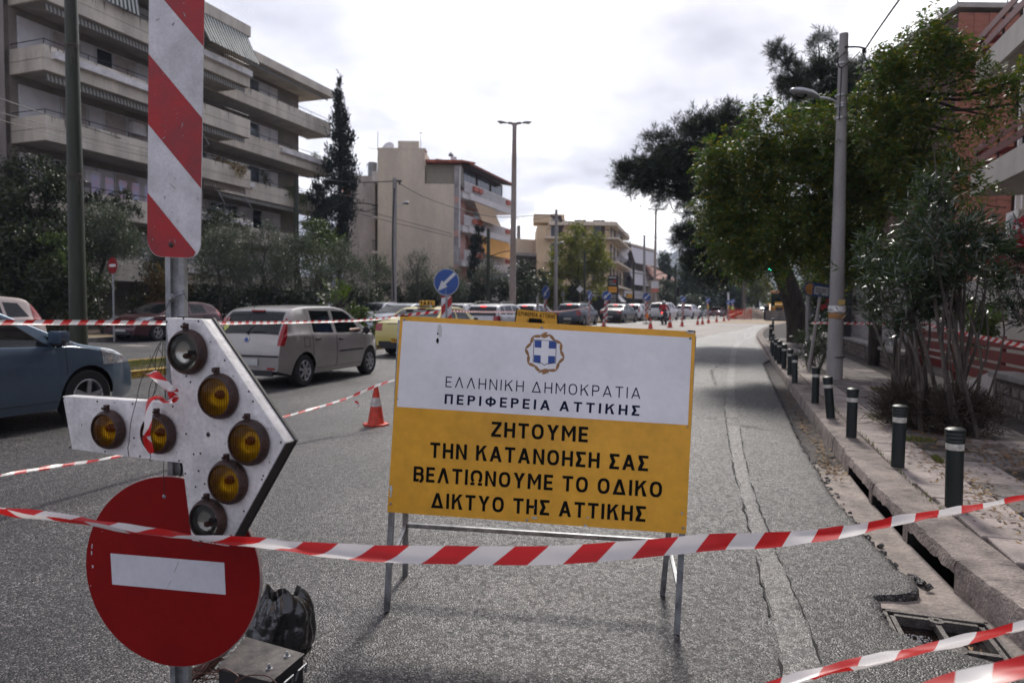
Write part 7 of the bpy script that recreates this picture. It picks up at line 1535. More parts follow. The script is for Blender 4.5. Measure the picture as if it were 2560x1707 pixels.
# person: driver
M_skin = mat('skin', (.42,.23,.16), .5, var=.08, vscale=14); M_hair = mat('dark hair', (.02,.013,.01), .7, var=.3, vscale=40); M_shirt = mat('grey blue shirt', (.10,.12,.16), .85, var=.15, vscale=9)
def skin(name, verts, edges, radii, m, par, sub=1, root=0):
    me = bpy.data.meshes.new(name); me.from_pydata([tuple(v) for v in verts], edges, []); o = bpy.data.objects.new(name, me); COL.objects.link(o); me.materials.append(m)
    if par is not None: o.parent = par
    md = o.modifiers.new('skin','SKIN'); sv = me.skin_vertices[0].data
    for i,r_ in enumerate(radii): sv[i].radius = (r_,r_) if not hasattr(r_,'__len__') else r_
    for i in range(len(verts)): sv[i].use_root = (i == root)
    md.use_smooth_shade = True; s_ = o.modifiers.new('sub','SUBSURF'); s_.levels = sub; s_.render_levels = sub; return o
def head(par, c, fwd, up=(0,0,1), hair=M_hair, helmet=None):
    f = Vector(fwd).normalized(); u = Vector(up).normalized(); s_ = f.cross(u).normalized(); c = Vector(c)
    mb = MB(); n,k = 16,12; vs = []; fs = []
    for i in range(k+1):
        ph = PI*i/k-PI/2
        for j in range(n):
            th_ = 2*PI*j/n; d = f*math.cos(ph)*math.cos(th_)+s_*math.cos(ph)*math.sin(th_)+u*math.sin(ph); rx = .095*(1-.10*max(0,-math.sin(ph))); p = c+f*(d.dot(f)*rx)+s_*(d.dot(s_)*.075*(1-.22*max(0,-math.sin(ph))))+u*(d.dot(u)*.12); vs.append(p)
    for i in range(k):
        for j in range(n): fs.append((i*n+j,i*n+(j+1)%n,(i+1)*n+(j+1)%n,(i+1)*n+j))
    mb.add(vs,fs); mb.add([c+f*.09+u*.02,c+f*.115-u*.02,c+f*.09-s_*.014-u*.025,c+f*.09+s_*.014-u*.025],[(0,1,2),(0,3,1),(1,3,2)]); o = mb.build('head', M_skin, par, smooth=True, ang=80)
    if helmet: 
        mb = MB(); mb.lathe([(0,.155),(.06,.145),(.11,.11),(.14,.05),(.145,-.02),(.135,-.09),(.12,-.10)], c, 18, u); mb.build('helmet', helmet, par, smooth=True)
    else:
        mb = MB(); mb.add([c+(v-c)*1.09 for v in vs if True],[q for q in fs]); 
        mb2 = MB(); keep = [q for q in fs if sum(((vs[i]-c).dot(u)*1.0-(vs[i]-c).dot(f)*.9) for i in q)/len(q) > .015]; mb2.add([c+(v-c)*1.10 for v in vs], keep); mb2.build('hair', hair, par, smooth=True)
    mb = MB(); [mb.lathe([(0,.003),(.006,0)], c+f*.088+s_*(k_*.03)+u*.015, 8, f) for k_ in (-1,1)]; mb.build('eyes', M_dark, par)
dr = thing('person', 'driver of the silver hatchback resting a bare forearm on the open window sill', 'person', (0,0,0)); 
sx = 2.05; sho = Vector((sx-.05,-.55,1.02)); elb = Vector((sx+.20,-.74,.965)); wri = Vector((sx+.44,-.80,.99))
V_ = [(sx-.12,-.40,.55),(sx-.16,-.40,.80),(sx-.18,-.40,1.05),(sx-.16,-.40,1.14),tuple(sho),tuple(elb),(sx-.12,-.22,1.02),(sx+.12,-.18,.86),(sx+.4,-.28,.92),(sx-.14,-.40,1.2)]
skin('body', V_, [(0,1),(1,2),(2,3),(2,4),(4,5),(2,6),(6,7),(7,8),(3,9)], [.15,.15,.13,.06,.065,.045,.065,.05,.03,.05], M_shirt, dr)
skin('forearm', [tuple(elb),tuple(elb.lerp(wri,.5)),tuple(wri),tuple(wri+Vector((.05,-.01,.0))),tuple(wri+Vector((.09,-.012,-.004)))], [(0,1),(1,2),(2,3),(3,4)], [.043,.038,.027,.032,.028], M_skin, dr)
for k,(oy,oz,l_) in enumerate(((-.03,.004,.07),(-.012,.006,.078),(.006,.005,.073),(.022,.0,.058))):
    b = wri+Vector((.075,oy,oz)); skin('finger', [tuple(b),tuple(b+Vector((l_*.55,-.004,-.008))),tuple(b+Vector((l_,-.006,-.028)))], [(0,1),(1,2)], [.011,.009,.007], M_skin, dr)
b = wri+Vector((.03,.02,.01)); skin('thumb', [tuple(b),tuple(b+Vector((.03,.022,.004))),tuple(b+Vector((.055,.024,-.012)))], [(0,1),(1,2)], [.013,.011,.008], M_skin, dr)
head(dr, (sx-.10,-.40,1.25), (1,0,0)); dr.location = c1.location; dr.rotation_euler = c1.rotation_euler
# blue hatchback cut by the left border
P_bl = paint('slate blue', (.085,.128,.18), .5, .06)
c2,sy2,T2,B2 = car('slate blue hatchback driving past at the left border, cut off behind its doors', 'focus', P_bl, near=True, name='hatchback', group=QU)
mb = MB(); mb.box((3.07,-(sy2(3.07,1.0)+.10),1.06),(.13,.20,.15)); mb.build('mirror_shell', P_bl, c2, bevel=.03); mb = MB(); mb.box((3.12,-(sy2(3.07,1.0)+.14),.985),(.10,.12,.03)); mb.build('indicator', M_head, c2, bevel=.008); put(c2, 222, 8.35, CARS['focus']['xf']+.02, -CARS['focus']['W']/2+.02, 16.5)
# dark red parked car and pale people carrier
c3,*_ = car('dark red hatchback parked facing left at the far kerb', 'focus', paint('dark red', (.062,.012,.018), .3, .1), near=True, name='parked_car', group='cars on the opposite carriageway'); g3 = G(395,853); put(c3, 395, g3.y, CARS['focus']['xf'], CARS['focus']['W']/2-.03, 18, toward=True)
c4_,*_ = car('pale champagne people carrier with a tall wraparound red tail lamp behind the blue car', 'suv', paint('champagne', (.46,.38,.35), .25, .06), near=True, name='people_carrier', glass=M_glassd, over=dict(tl=dict(x=(-.01,.36),y=.62,z=(.95,1.56))), group='cars on the opposite carriageway'); 
put(c4_, 128, 15.9, 0, .92, 17, toward=True)
# taxi
P_tx = paint('taxi yellow', (.55,.46,.13), .0, .05)
M_tplate = mat('taxi plate', (.70,.38,.03), .5)
c5,sy5,T5,B5 = car('yellow taxi saloon with a roof sign just ahead of the silver hatchback', 'sedan', P_tx, name='taxi', cat='taxi', near=True, group=QU, plate=M_tplate)
tz = T5(1.75); mb = MB(); mb.prism([Vector(v) for v in ((1.68,-.24,tz+.03),(1.68,.24,tz+.03),(1.69,.235,tz+.19),(1.69,-.235,tz+.19))], (.13,0,0)); sgn = mb.build('roof_sign', M_tplate, c5, bevel=.012)
lettering('TAXI', [Vector(v) for v in ((1.675,.20,tz+.17),(1.675,-.20,tz+.17),(1.675,-.20,tz+.06),(1.675,.20,tz+.06))], Vector((-1,0,0)), M_black, c5, th=.22, gap=.25, lift=.004)
mb = MB(); mb.box((1.75,0,tz+.01),(.2,.6,.03)); mb.build('sign_rack', M_dark, c5); mb = MB(); mb.lathe([(.05,0),(.03,.03),(.0,.05)], (1.62,-.2,tz), 10, (0,0,1)); mb.tube([(1.62,-.2,tz+.03),(1.62,-.2,tz+.12)], .01, 5); mb.build('roof_aerial', M_chrome, c5)
mb = MB(); mb.box((.075,0,.945),(.02,.9,.022)); mb.build('chrome_strip', M_chrome, c5); q_ = [Vector((-.026,.235,.515)),Vector((-.026,-.2,.515)),Vector((-.026,-.2,.435)),Vector((-.026,.235,.435))]; lettering('TAA 717', q_, Vector((-1,0,0)), M_black, c5, th=.2, gap=.2, lift=.002)
mb = MB(); mb.box((.01,0,.36),(.06,W_*.8,.16)); mb.build('lower_bumper', M_trim, c5); put(c5, 973, 20.9, .98, .90, 20)
# the rest of the queue
def q(label, kind, col, px, d, az, metal=0.0, **k):
    lx = k.pop('lx',0); ly = k.pop('ly',0); tw = k.pop('toward',False); t,*_ = car(label, kind, paint(label[:22], col, metal), name=k.pop('nm','car'), **k); return put(t, px, d, lx, ly, az, toward=tw)
OP = 'cars on the opposite carriageway'
q('silver hatchback coming the other way, left of the taxi', 'focus', (.40,.43,.48), 952, 31, 18, .5, toward=True, lx=4.3, group=OP)
q('second pale car coming the other way, half hidden behind the first', 'hatch', (.45,.47,.50), 905, 37, 18, .3, toward=True, lx=3.8, group=OP)
q('silver-white estate with black roof rails and a lit high brake lamp ahead of the taxi', 'wagon', (.50,.49,.50), 1200, 29.5, 21, .25, rails=True, lit=True, group=QU, glass=M_glassd)
q('white hatchback roof seen between the taxi and the silver estate', 'hatch', (.62,.62,.62), 1128, 38, 21, group=QU)
q('white hatchback with a red brake strip right of the silver estate', 'hatch', (.60,.60,.62), 1306, 38.5, 22, lit=True, group=QU)
q('dark blue-grey estate with pale roof rails behind the tape', 'wagon', (.030,.042,.062), 1419, 45.5, 24, .3, rails=True, lit=True, group=QU)
q('black saloon beside the second striped post', 'sedan', (.008,.008,.010), 1524, 52, 27, lit=True, group=QU)
q('white rounded hatchback ahead of the black saloon', 'hatch', (.66,.65,.65), 1577, 58, 27, lit=True, group=QU)
q('white off-roader just left of the motorcyclist', 'suv', (.66,.66,.66), 1643, 61, 28, group=QU, glass=M_glassd)
q('white open-top car with a dark hood right of the motorcyclist', 'focus', (.62,.60,.61), 1706, 70, 30, glass=M_glassd, group=QU)
q('pale silver off-roader driving towards the camera beyond the fourth arrow post', 'suv', (.60,.62,.64), 1736, 98, 28, .2, toward=True, lx=4.4, group=OP)
q('small dark grey car between the two oncoming cars', 'hatch', (.08,.09,.10), 1760, 112, 28, toward=True, lx=3.8, group=OP)
q('dark red car driving towards the camera in the far queue', 'focus', (.16,.03,.03), 1786, 106, 28, toward=True, lx=4.3, group=OP)
q('white off-roader at the end of the far queue, left of the netting', 'suv', (.60,.60,.60), 1812, 118, 28, toward=True, lx=4.4, group=OP)
q('white van roof showing above the orange netting', 'suv', (.66,.66,.66), 1846, 118, 28, toward=True, lx=4.4, group=OP)
q('white car behind the sand pile', 'suv', (.66,.66,.66), 1880, 120, 28, toward=True, lx=4.4, group=OP)
q('pale car half hidden behind the digger wheel', 'hatch', (.66,.62,.62), 1908, 100, 28, toward=True, lx=3.8, group=OP)
q('parked pale car glimpsed right of the pine trunk', 'hatch', (.5,.53,.56), 2052, 44, 20, group=OP)
# ================================================================ STREET FURNITURE, POLES, WIRES, WORKS
M_boll = mat('dark green bollard', (.006,.013,.012), .45, var=.15, vscale=9, spec=.5, fine=.1); M_band = mat('reflective band', (.62,.60,.54), .4, var=.25, vscale=30)
bo_ = thing('bollard', 'x', 'bollard', (0,0,0), 'dark green bollards along the kerb')
mb = MB(); mb.lathe([(.053,0),(.053,.40)], (0,0,0), 20); mb.build('post', M_boll, bo_, smooth=True)
mb = MB(); mb.lathe([(.0535,.395),(.0545,.398),(.0545,.436),(.0535,.44)], (0,0,0), 20); mb.build('reflective_band', M_band, bo_, smooth=True)
mb = MB(); mb.lathe([(.053,.438),(.058,.442),(.060,.452),(.056,.462),(.058,.468),(.063,.476),(.058,.487),(.058,.492),(.063,.500),(.059,.512),(.063,.520),(.062,.533),(.045,.543),(0,.549)], (0,0,0), 20); mb.build('cap', M_boll, bo_, smooth=True)
mb = MB(); mb.lathe([(.0,.004),(.085,.003),(.095,.0)], (0,0,0), 12); mb.build('base_mortar', M_kerb, bo_, smooth=True)
BP = [(2384,1268,205),(2244,1168,160),(2128,1094,127),(2077,1045,107),(2038,1008,92),(1987,957,71),(1974.5,937,66),(1960,921,62),(1948,909,58),(1940,900,54),(1933,890,48),(1930,882,48),(1926,852,42),(1932,826,30)]
BLB = ['nearest bollard at the right, behind the sagging tape','second bollard from the camera, below the oleander base','third bollard from the camera, standing straight','fourth bollard, leaning to the right','fifth bollard, in front of the concrete pole','sixth bollard, left of the leaning street sign','seventh bollard from the camera','eighth bollard from the camera, in the close row','ninth bollard from the camera, in the close row','tenth bollard from the camera, in the close row','eleventh bollard, overlapping its neighbours','twelfth bollard, overlapping its neighbours','thirteenth bollard, where the kerb starts to bend','farthest bollard before the bend']
for (x,y,h),lb in zip(BP,BLB):
    g = G(x,y,.134); sc_ = h/F_PX*g.y/.549; ry = R(6) if 'leaning' in lb else R(random.uniform(-.6,1.2)); place(bo_, g, random.random()*3, lb, scale=max(.85,min(1.3,sc_)), ry=ry)
# ---- poles
M_cpole = mat('concrete pole', (.33,.31,.295), .8, var=.14, vscale=3, fine=.12, streak=.25, bump=.15); M_gpole = mat('green trolley pole', (.030,.038,.020), .5, .1, var=.3, vscale=5, streak=.2, fine=.15); M_lamp = mat('lamp casing', (.52,.54,.55), .4, .2, var=.1)
M_rpole = mat('rusty lamp pole', (.40,.37,.34), .7, .2, var=.2, vscale=1.0, col2=(.27,.19,.15), streak=.15, fine=.2); M_wire = mat('black cable', (.012,.012,.012), .6); M_band2 = mat('steel strap', (.55,.55,.55), .35, .7)
def pole(name, label, cat, px, d, ytop, r0, r1, m, xt=None, z0=0.0, group=None, n=14):
    g = foot(px,d,z0); tp = P(px if xt is None else xt, ytop, d); t = thing(name, label, cat, g, group); mb = MB(); mb.tube([g-Vector((0,0,.1)), g.lerp(tp,.5), tp], [r0,(r0+r1)/2,r1], n); mb.build('pole', m, t, smooth=True); return t, g, tp
def head_lamp(par, a, b, L_=.9, w=.26):       # cobra head from a pointing to b
    d = (b-a).normalized(); up = Vector((0,0,1)); s_ = d.cross(up).normalized(); u = s_.cross(d); vs = []; n = 8; prof = [(0,.3,.25),(.12,.7,.6),(.35,1,1),(.7,.95,.9),(.92,.6,.5),(1,.15,.1)]
    mb = MB(); 
    for f,wf,hf in prof:
        for k in range(n): an = 2*PI*k/n; vs.append(a+d*L_*f+s_*math.cos(an)*w*.5*wf+u*(math.sin(an)*(.10 if math.sin(an) > 0 else .06)*hf))
    fs = [(i*n+k,i*n+(k+1)%n,(i+1)*n+(k+1)%n,(i+1)*n+k) for i in range(len(prof)-1) for k in range(n)]+[tuple(range(n))[::-1],tuple((len(prof)-1)*n+k for k in range(n))]
    mb.add(vs,fs); h = mb.build('lamp_head', M_lamp, par, smooth=True, ang=60); mb = MB(); mb.lathe([(0,.07),(.07,.06),(.11,.02),(.12,0)], a+d*L_*.62-u*.05, 12, -u); mb.build('lamp_glass', M_gl, h, smooth=True)
# concrete pole on the pavement
t, g, tp = pole('street_lamp_pole', 'grey concrete pole with a single lamp arm and cable clamps on the right pavement', 'street lamp', 2092, 13.5, 85, .152, .080, M_cpole, xt=2110, z0=.13)
j = P(2098,262,13.5); a = P(2046,244,13.45); mb = MB(); mb.tube(sm([tuple(P(2100,300,13.45)),tuple(P(2096,262,13.4)),tuple(P(2075,248,13.35)),tuple(a)],4), .022, 8); mb.build('lamp_arm', M_lamp, t, smooth=True); head_lamp(t, a, P(1965,222,13.2), .68, .27)
mb = MB()
for y in (160,240,262,268,297): c = P(2106-(y-160)*.03,y,13.5); rr = .098+(y-85)*.00009; mb.lathe([(rr,-.012),(rr+.006,-.012),(rr+.006,.012),(rr,.012)], c, 14, closed=True)
mb.build('strap', M_band2, t, smooth=True)
mb = MB(); mb.tube(sm([tuple(P(2112,118,13.4)),tuple(P(2145,118,13.3)),tuple(P(2162,122,13.3))],4), .018,6); mb.tube(sm([tuple(P(2115,130,13.4)),tuple(P(2095,150,13.35)),tuple(P(2105,170,13.35)),tuple(P(2150,130,13.3))],4), .011,5); mb.lathe([(.03,-.04),(.04,0),(.03,.04)], P(2160,128,13.3), 10); mb.tube([P(2104,170,13.39),P(2098,300,13.38)],.012,5)
mb.tube(sm([tuple(P(2160,128,13.3)),tuple(P(2146,230,13.2)),tuple(P(2138,320,13.2))],4),.010,5); mb.build('cable_bracket', M_wire, t, smooth=True)
mb = MB(); mb.lathe([(.158,-.06),(.161,-.06),(.161,.06),(.158,.06)], P(2092,772,13.5), 18, closed=True); mb.build('white_poster', M_planter, t, smooth=True)
mb = MB(); mb.lathe([(.158,-.05),(.161,-.05),(.161,.05),(.158,.05)], P(2092,789,13.5), 18, closed=True); mb.build('orange_poster', mat('orange poster', (.36,.17,.06), .7, var=.2), t, smooth=True)
mb = MB(); p = P(2104,756,13.33); mb.box(p,(.12,.02,.10)); mb.build('yellow_sticker', mat('faded yellow', (.5,.36,.12), .7), t)
mb = MB(); mb.lathe([(.157,-.012),(.160,-.012),(.160,.012),(.157,.012)], P(2091,892,13.5), 18, closed=True); mb.build('dark_strap', M_dark, t, smooth=True)
def cable(label, pts, r_=.012, name='overhead_cable'):
    mb = MB(); mb.tube(sm([tuple(P(*q)) for q in pts],8), r_, 5); o = mb.build(name, M_wire, smooth=True); tag(o, label, 'cable', 'overhead cables')
cable('thick twisted cable rising from the concrete pole out of the top of the picture', [(2160,128,13.3),(2195,75,12.6),(2262,-20,11.5)], .018)
cable('black service cable dropping from the concrete pole to the balcony on the right', [(2158,135,13.3),(2225,262,13.6),(2310,395,14.3),(2400,485,15.6),(2460,512,17),(2515,519,18.5)], .014)
# green trolley poles
tp1,g,tpv = pole('trolley_pole', 'thick dark green steel pole at the left, wound with loose wire', 'pole', 196, 12.9, -60, .158, .105, M_gpole, xt=176, z0=.1)
mb = MB()
for y0,n_ in ((112,4),(436,5)):
    for k in range(n_):
        c = P(181+(y0-112)*.018,y0+k*4,12.9); rr = .126+(y0)*.00005; mb.tube([c+Vector((math.cos(a_)*rr,math.sin(a_)*rr,random.uniform(-.008,.008)+.012*math.sin(a_+k))) for a_ in rng(0,2*PI,.5)], .004, 4, caps=False)
for x,y,dy in ((174,116,45),(178,118,26),(182,116,34),(192,440,45),(201,448,30)): mb.tube(sm([tuple(P(x,y,12.75)),tuple(P(x+2,y+dy*.5,12.74)),tuple(P(x-1+random.uniform(-3,6),y+dy,12.74))],3), .003, 4)
mb.build('tied_wire', mat('rusty wire', (.16,.12,.10), .7), tp1, kind='stuff')
pole('trolley_pole', 'slimmer dark green pole in front of the far balconies', 'pole', 741, 38, 449, .13, .12, M_gpole, xt=741, n=12)
t2,g2_,tpv = pole('trolley_pole', 'dark green pole with a bracket arm in front of the pink balconies', 'pole', 1221, 46, 572, .13, .11, M_gpole); mb = MB(); mb.tube(sm([tuple(P(1222,642,46)),tuple(P(1250,632,46)),tuple(P(1275,627,46))],3),.03,5); mb.build('bracket', M_gpole, t2)
pole('trolley_pole', 'thin green pole in front of the autumn tree', 'pole', 1462, 64, 628, .12, .10, M_gpole); pole('trolley_pole', 'green pole before the house with pale awnings', 'pole', 1584, 78, 658, .13, .11, M_gpole)
t3_,*_r = pole('trolley_pole', 'dark green pole carrying a far traffic light', 'pole', 1689, 80, 662, .17, .14, M_gpole)
mb = MB(); mb.tube(sm([tuple(P(742,560,38)),tuple(P(800,535,38)),tuple(P(868,500,38))],4), .03, 6); o = mb.build('bracket_arm', M_gpole, smooth=True); tag(o, 'green bracket arm reaching right from the second green pole', 'pole arm')
mb = MB(); mb.tube(sm([tuple(P(868,512,52)),tuple(P(905,508,52)),tuple(P(945,514,52))],4), .05, 6); mb.tube([P(890,526,52),P(915,529,52),P(945,520,52)],.03,5); o = mb.build('bracket_arm', M_gpole, smooth=True); tag(o, 'dark trolley wire bracket silhouetted beside the cream gable', 'pole arm')
# other poles and lamps
t,g,tp = pole('street_lamp', 'weathered grey pole with a single lamp in front of the cream gable', 'street lamp', 984, 43, 446, .19, .13, M_cpole, xt=987); a = P(992,517,43); b = P(1028,505,42.5); mb = MB(); mb.tube(sm([tuple(P(988,520,43)),tuple(P(1002,512,43)),tuple(P(1012,510,43))],3), .03, 6); mb.build('lamp_arm', M_lamp, t, smooth=True); head_lamp(t, P(1008,509,43), b, .55, .3); mb = MB(); mb.tube(sm([tuple(P(986,470,42.8)),tuple(P(981,600,42.8)),tuple(P(985,750,42.8))],4), .04, 5); mb.box(P(994,453,43),(.5,.1,.1)); mb.lathe([(.05,-.1),(.05,.1)],P(999,458,43),8); mb.build('cable_run', M_wire, t, smooth=True)
def double_lamp(label, px, d, ytop, r0, xt, span, m):
    t,g,tp = pole('street_lamp', label, 'street lamp', px, d, ytop, r0, r0*.6, m, xt=xt); k = d/F_PX
    for s_ in (-1,1):
        a = tp+Vector((s_*span*.35*k,0,.0)); mb = MB(); mb.tube(sm([tuple(tp-Vector((0,0,.15))),tuple(tp+Vector((s_*span*.15*k,0,-.02))),tuple(a)],3), r0*.4, 6); mb.build('lamp_arm', m, t, smooth=True); head_lamp(t, a, a+Vector((s_,0,.12)), span*.62*k, .34)
double_lamp('tall rust-streaked double street lamp in the middle of the street', 1281, 38.8, 308, .20, 1286.5, 46, M_rpole)
double_lamp('more distant double street lamp right of the shops', 1636, 69, 524, .17, 1640, 24, M_rpole)
t,g,tp = pole('utility_pole', 'concrete utility pole with insulators in front of the yellow block', 'utility pole', 1389, 62, 524, .18, .13, M_cpole, xt=1391); mb = MB(); 
for dx,dy in ((6,14),(10,24),(-10,12),(14,38),(7,50)): mb.box(P(1391+dx,530+dy,62),(.35,.08,.08)); mb.lathe([(.06,-.1),(.06,.1)], P(1391+dx*1.2,528+dy,62), 6)
mb.build('insulator', M_wire, t); head_lamp(t, P(1396,610,62), P(1410,604,61), .9, .4)
pole('utility_pole', 'pale pole beside the house with awnings', 'utility pole', 1611, 72, 588, .15, .12, M_cpole); pole('utility_pole', 'old wooden pole left of the autumn trees', 'utility pole', 1861, 90, 640, .20, .16, mat('old wood', (.16,.12,.10), .9, var=.3)); pole('utility_pole', 'thin dark pole next to the old wooden pole', 'utility pole', 1855, 95, 668, .12, .1, M_gpole); pole('street_post', 'short white post in the far works', 'post', 1821, 88, 730, .12, .12, M_planter)
pole('utility_pole', 'slim grey pole partly hidden behind the pine trunk', 'utility pole', 2022, 26, 640, .09, .09, M_cpole, z0=.13)
for lb,pts,r_ in (('black cable sloping across the lower left balconies',[(-40,232,20),(60,268,24),(190,310,30),(380,372,36)],.02),('thin upper cable across the left block',[(-40,272,20),(170,325,26),(380,375,34)],.012),('thin lower cable across the left block',[(-40,290,20),(170,345,26),(380,395,34),(700,470,44)],.012),
   ('twisted cable from the far balconies to the lamp pole by the cream gable',[(620,420,40),(760,442,40),(880,456,42),(992,453,43)],.03),('twisted cable crossing the cream gable to the rusty lamp',[(997,458,43),(1060,492,46),(1146,522,50),(1250,543,56),(1390,535,62)],.03),('upper of two thin parallel wires over the cream gable',[(870,518,55),(950,537,56),(1130,585,58)],.02),('lower of two thin parallel wires over the cream gable',[(870,527,55),(950,548,56),(1130,592,58)],.02),
   ('long thin cable from the concrete utility pole to the far pine',[(1396,548,62),(1500,572,66),(1640,594,75),(1760,618,90)],.03),('short cable sagging beside the concrete utility pole',[(1280,545,60),(1340,548,61),(1389,534,62)],.02),('cable from the second green pole along the median',[(741,470,38),(790,478,38),(880,492,40)],.015)): cable(lb, pts, r_)
# ---- signs
M_bs = mat('sign blue', (.018,.075,.30), .4, var=.12, vscale=8, fine=.08); M_ws = mat('sign white', (.62,.62,.62), .4, var=.08, vscale=9)
ARW = [(.62,.78),(.80,.60),(-.08,-.20),(.10,-.38),(-.72,-.72),(-.40,.14),(-.24,-.02)]
def arrow_post(label, px, py, d, yaw, rr=.3, wpx=None, board=True, ybot=None, lean=0.0, flip=1):
    c = P(px,py,d); g = Vector((c.x-lean*(c.z-gz(d)),c.y,gz(d))); t = thing('arrow_sign_post', label, 'road sign', g, 'blue arrow signs on striped posts'); th_ = R(yaw); n_ = Vector((-math.sin(th_),-math.cos(th_),0)); u_ = Vector((math.cos(th_),-math.sin(th_),0)); ax = (c-g).normalized(); u_ = (u_-ax*u_.dot(ax)).normalized(); n_ = u_.cross(ax).normalized(); n_ = n_ if n_.y < 0 else -n_
    mb = MB(); mb.lathe([(0,0),(rr,0),(rr,-.006),(0,-.008)], c, 28, n_); mb.build('disc', M_bs, t); mb = MB(); mb.lathe([(rr*.965,.0015),(rr,.0015),(rr,.0005)], c, 28, n_); mb.build('rim', M_ws, t)
    mb = MB(); mb.add([c+n_*.003+u_*(a*rr*.93)+ax*(b_*rr*.93) for a,b_ in ARW],[(0,1,2,6),(2,3,4,5,6)][:0]+[(0,1,2,6),(3,4,5,6,2)]); mb.build('arrow', M_ws, t)
    mb = MB(); mb.bar(g-Vector((0,0,.02)), c+ax*rr*.6-n_*.03, .045, .045); mb.build('post', M_galv, t)
    mb = MB(); mb.bar(g+ax*.0, g+ax*.06, .5,.3); mb.build('base', M_dark, t)
    if board:
        z1 = (c-g).length-rr-.01; z0 = .25; w = .125; b0 = c-ax*(rr+.01); L_ = z1-z0; mb = MB(); b1_ = b0-ax*L_; mb.prism([b0-u_*w-n_*.012,b0+u_*w-n_*.012,b1_+u_*w-n_*.012,b1_-u_*w-n_*.012], -n_*.004); mb.build('striped_panel', M_ws, t)
        y = -.15; k = 0
        while y < L_+.2:
            pts = []
            for (ux_,yy) in ((-w,y),(w,y-.26*flip),(w,y-.26*flip+.20),(-w,y+.20)): pts.append([ux_,min(max(yy,0),L_)])
            if max(p[1] for p in pts)-min(p[1] for p in pts) > .03: mb = MB(); mb.add([b0+u_*p[0]-ax*p[1]-n_*.0105 for p in pts],[(0,1,2,3)]); mb.build('red_stripe', M_redp, t)
            y += .40
    return t
arrow_post('nearest blue arrow disc on a striped board, above the big notice', 1116, 705, 15.4, 14, .30)
arrow_post('second blue arrow sign, turned almost edge-on', 1365, 731, 31, -52, .30, lean=.0)
arrow_post('third blue arrow sign, edge-on beside the dark estate', 1474.5, 738, 42, -56, .32)
arrow_post('fourth blue arrow sign, over the black saloon', 1517, 739, 44, 8, .30, lean=.05)
arrow_post('fifth blue arrow sign, wrapped in tape behind a cone', 1617, 742, 52, 8, .30)
arrow_post('sixth blue arrow sign, right of the motorcyclist', 1707.8, 748, 66, 8, .29)
arrow_post('seventh blue arrow sign with a yellow plate', 1769.8, 751, 82, 8, .30)
arrow_post('eighth blue arrow sign, left of a close pair', 1822, 756, 86, 8, .30)
arrow_post('ninth blue arrow sign, right of a close pair', 1832, 753, 90, 8, .30)
for px,py,d,c_,lb in ((1618,790,51.6,(.75,.22,.03),'orange warning lamp bag hanging on the fifth arrow post'),(1770,768,81.5,(.7,.5,.05),'yellow plate tied to the seventh arrow post'),(1822,768,85.5,(.7,.5,.05),'yellow plate tied to the eighth arrow post')):
    mb = MB(); mb.lathe([(0,.22),(.10,.18),(.13,0),(.08,-.2),(0,-.24)], P(px,py,d), 8); o = mb.build('warning_lamp', mat('warn '+lb[:6]+str(px), c_, .5), smooth=True); tag(o, lb, 'warning lamp')
# the small yellow plate behind the notice
c = P(1342,806,14.6); ax = Vector((0,0,1)); a_ = [P(1290,771,14.6),P(1394,782,14.3),P(1398,840,14.3),P(1284,830,14.6)]; ys = thing('small_works_sign', 'small ochre sign with a black border peeping over the big notice', 'sign', foot(1342,14.5)); nq = (a_[1]-a_[0]).cross(a_[3]-a_[0]).normalized(); nq = nq if nq.y < 0 else -nq
def rq(q_,r_): 
    out = []
    for i in range(4):
        p_ = q_[i]; a1_ = (q_[i-1]-p_).normalized(); b1__ = (q_[(i+1)%4]-p_).normalized()
        for k in range(5): an = k/4*PI/2; out.append(p_+a1_*r_*(1-math.sin(an))+b1__*r_*(1-math.cos(an)))
    return out
mb = MB(); mb.prism([p+nq*.001 for p in rq(a_,.05)], -nq*.006); mb.build('border', M_black, ys); cq = sum(a_,Vector())/4; inner = [p+(cq-p).normalized()*.028 for p in a_]; mb = MB(); mb.add([p+nq*.003 for p in rq(inner,.04)],[tuple(range(20))]); mb.build('plate', M_ply, ys)
ZS = lambda x,y: plane_hit(900+x/4.704,650+y/4.704,a_[0],nq)
lettering('ΠΕΡΙΦΕΡΕΙΑ ΑΤΤΙΚΗΣ', [ZS(1843,598),ZS(2302,640),ZS(2296,688),ZS(1841,652)], nq, M_black, ys, th=.17, gap=.22, lift=.005); lettering('ΠΡΟΣΟΧΗ', [ZS(1966,700),ZS(2166,716),ZS(2163,752),ZS(1962,738)], nq, M_black, ys, th=.17, gap=.22, lift=.005)
for k in (0,1): mb = MB(); p_ = a_[3-k]+(a_[2+k*1-k]-a_[3-k])*.0; q_ = foot(1288+k*106,14.5); mb.bar(q_, Vector((q_.x,q_.y,a_[2].z+.02)), .03); mb.build('leg', M_galv, ys)
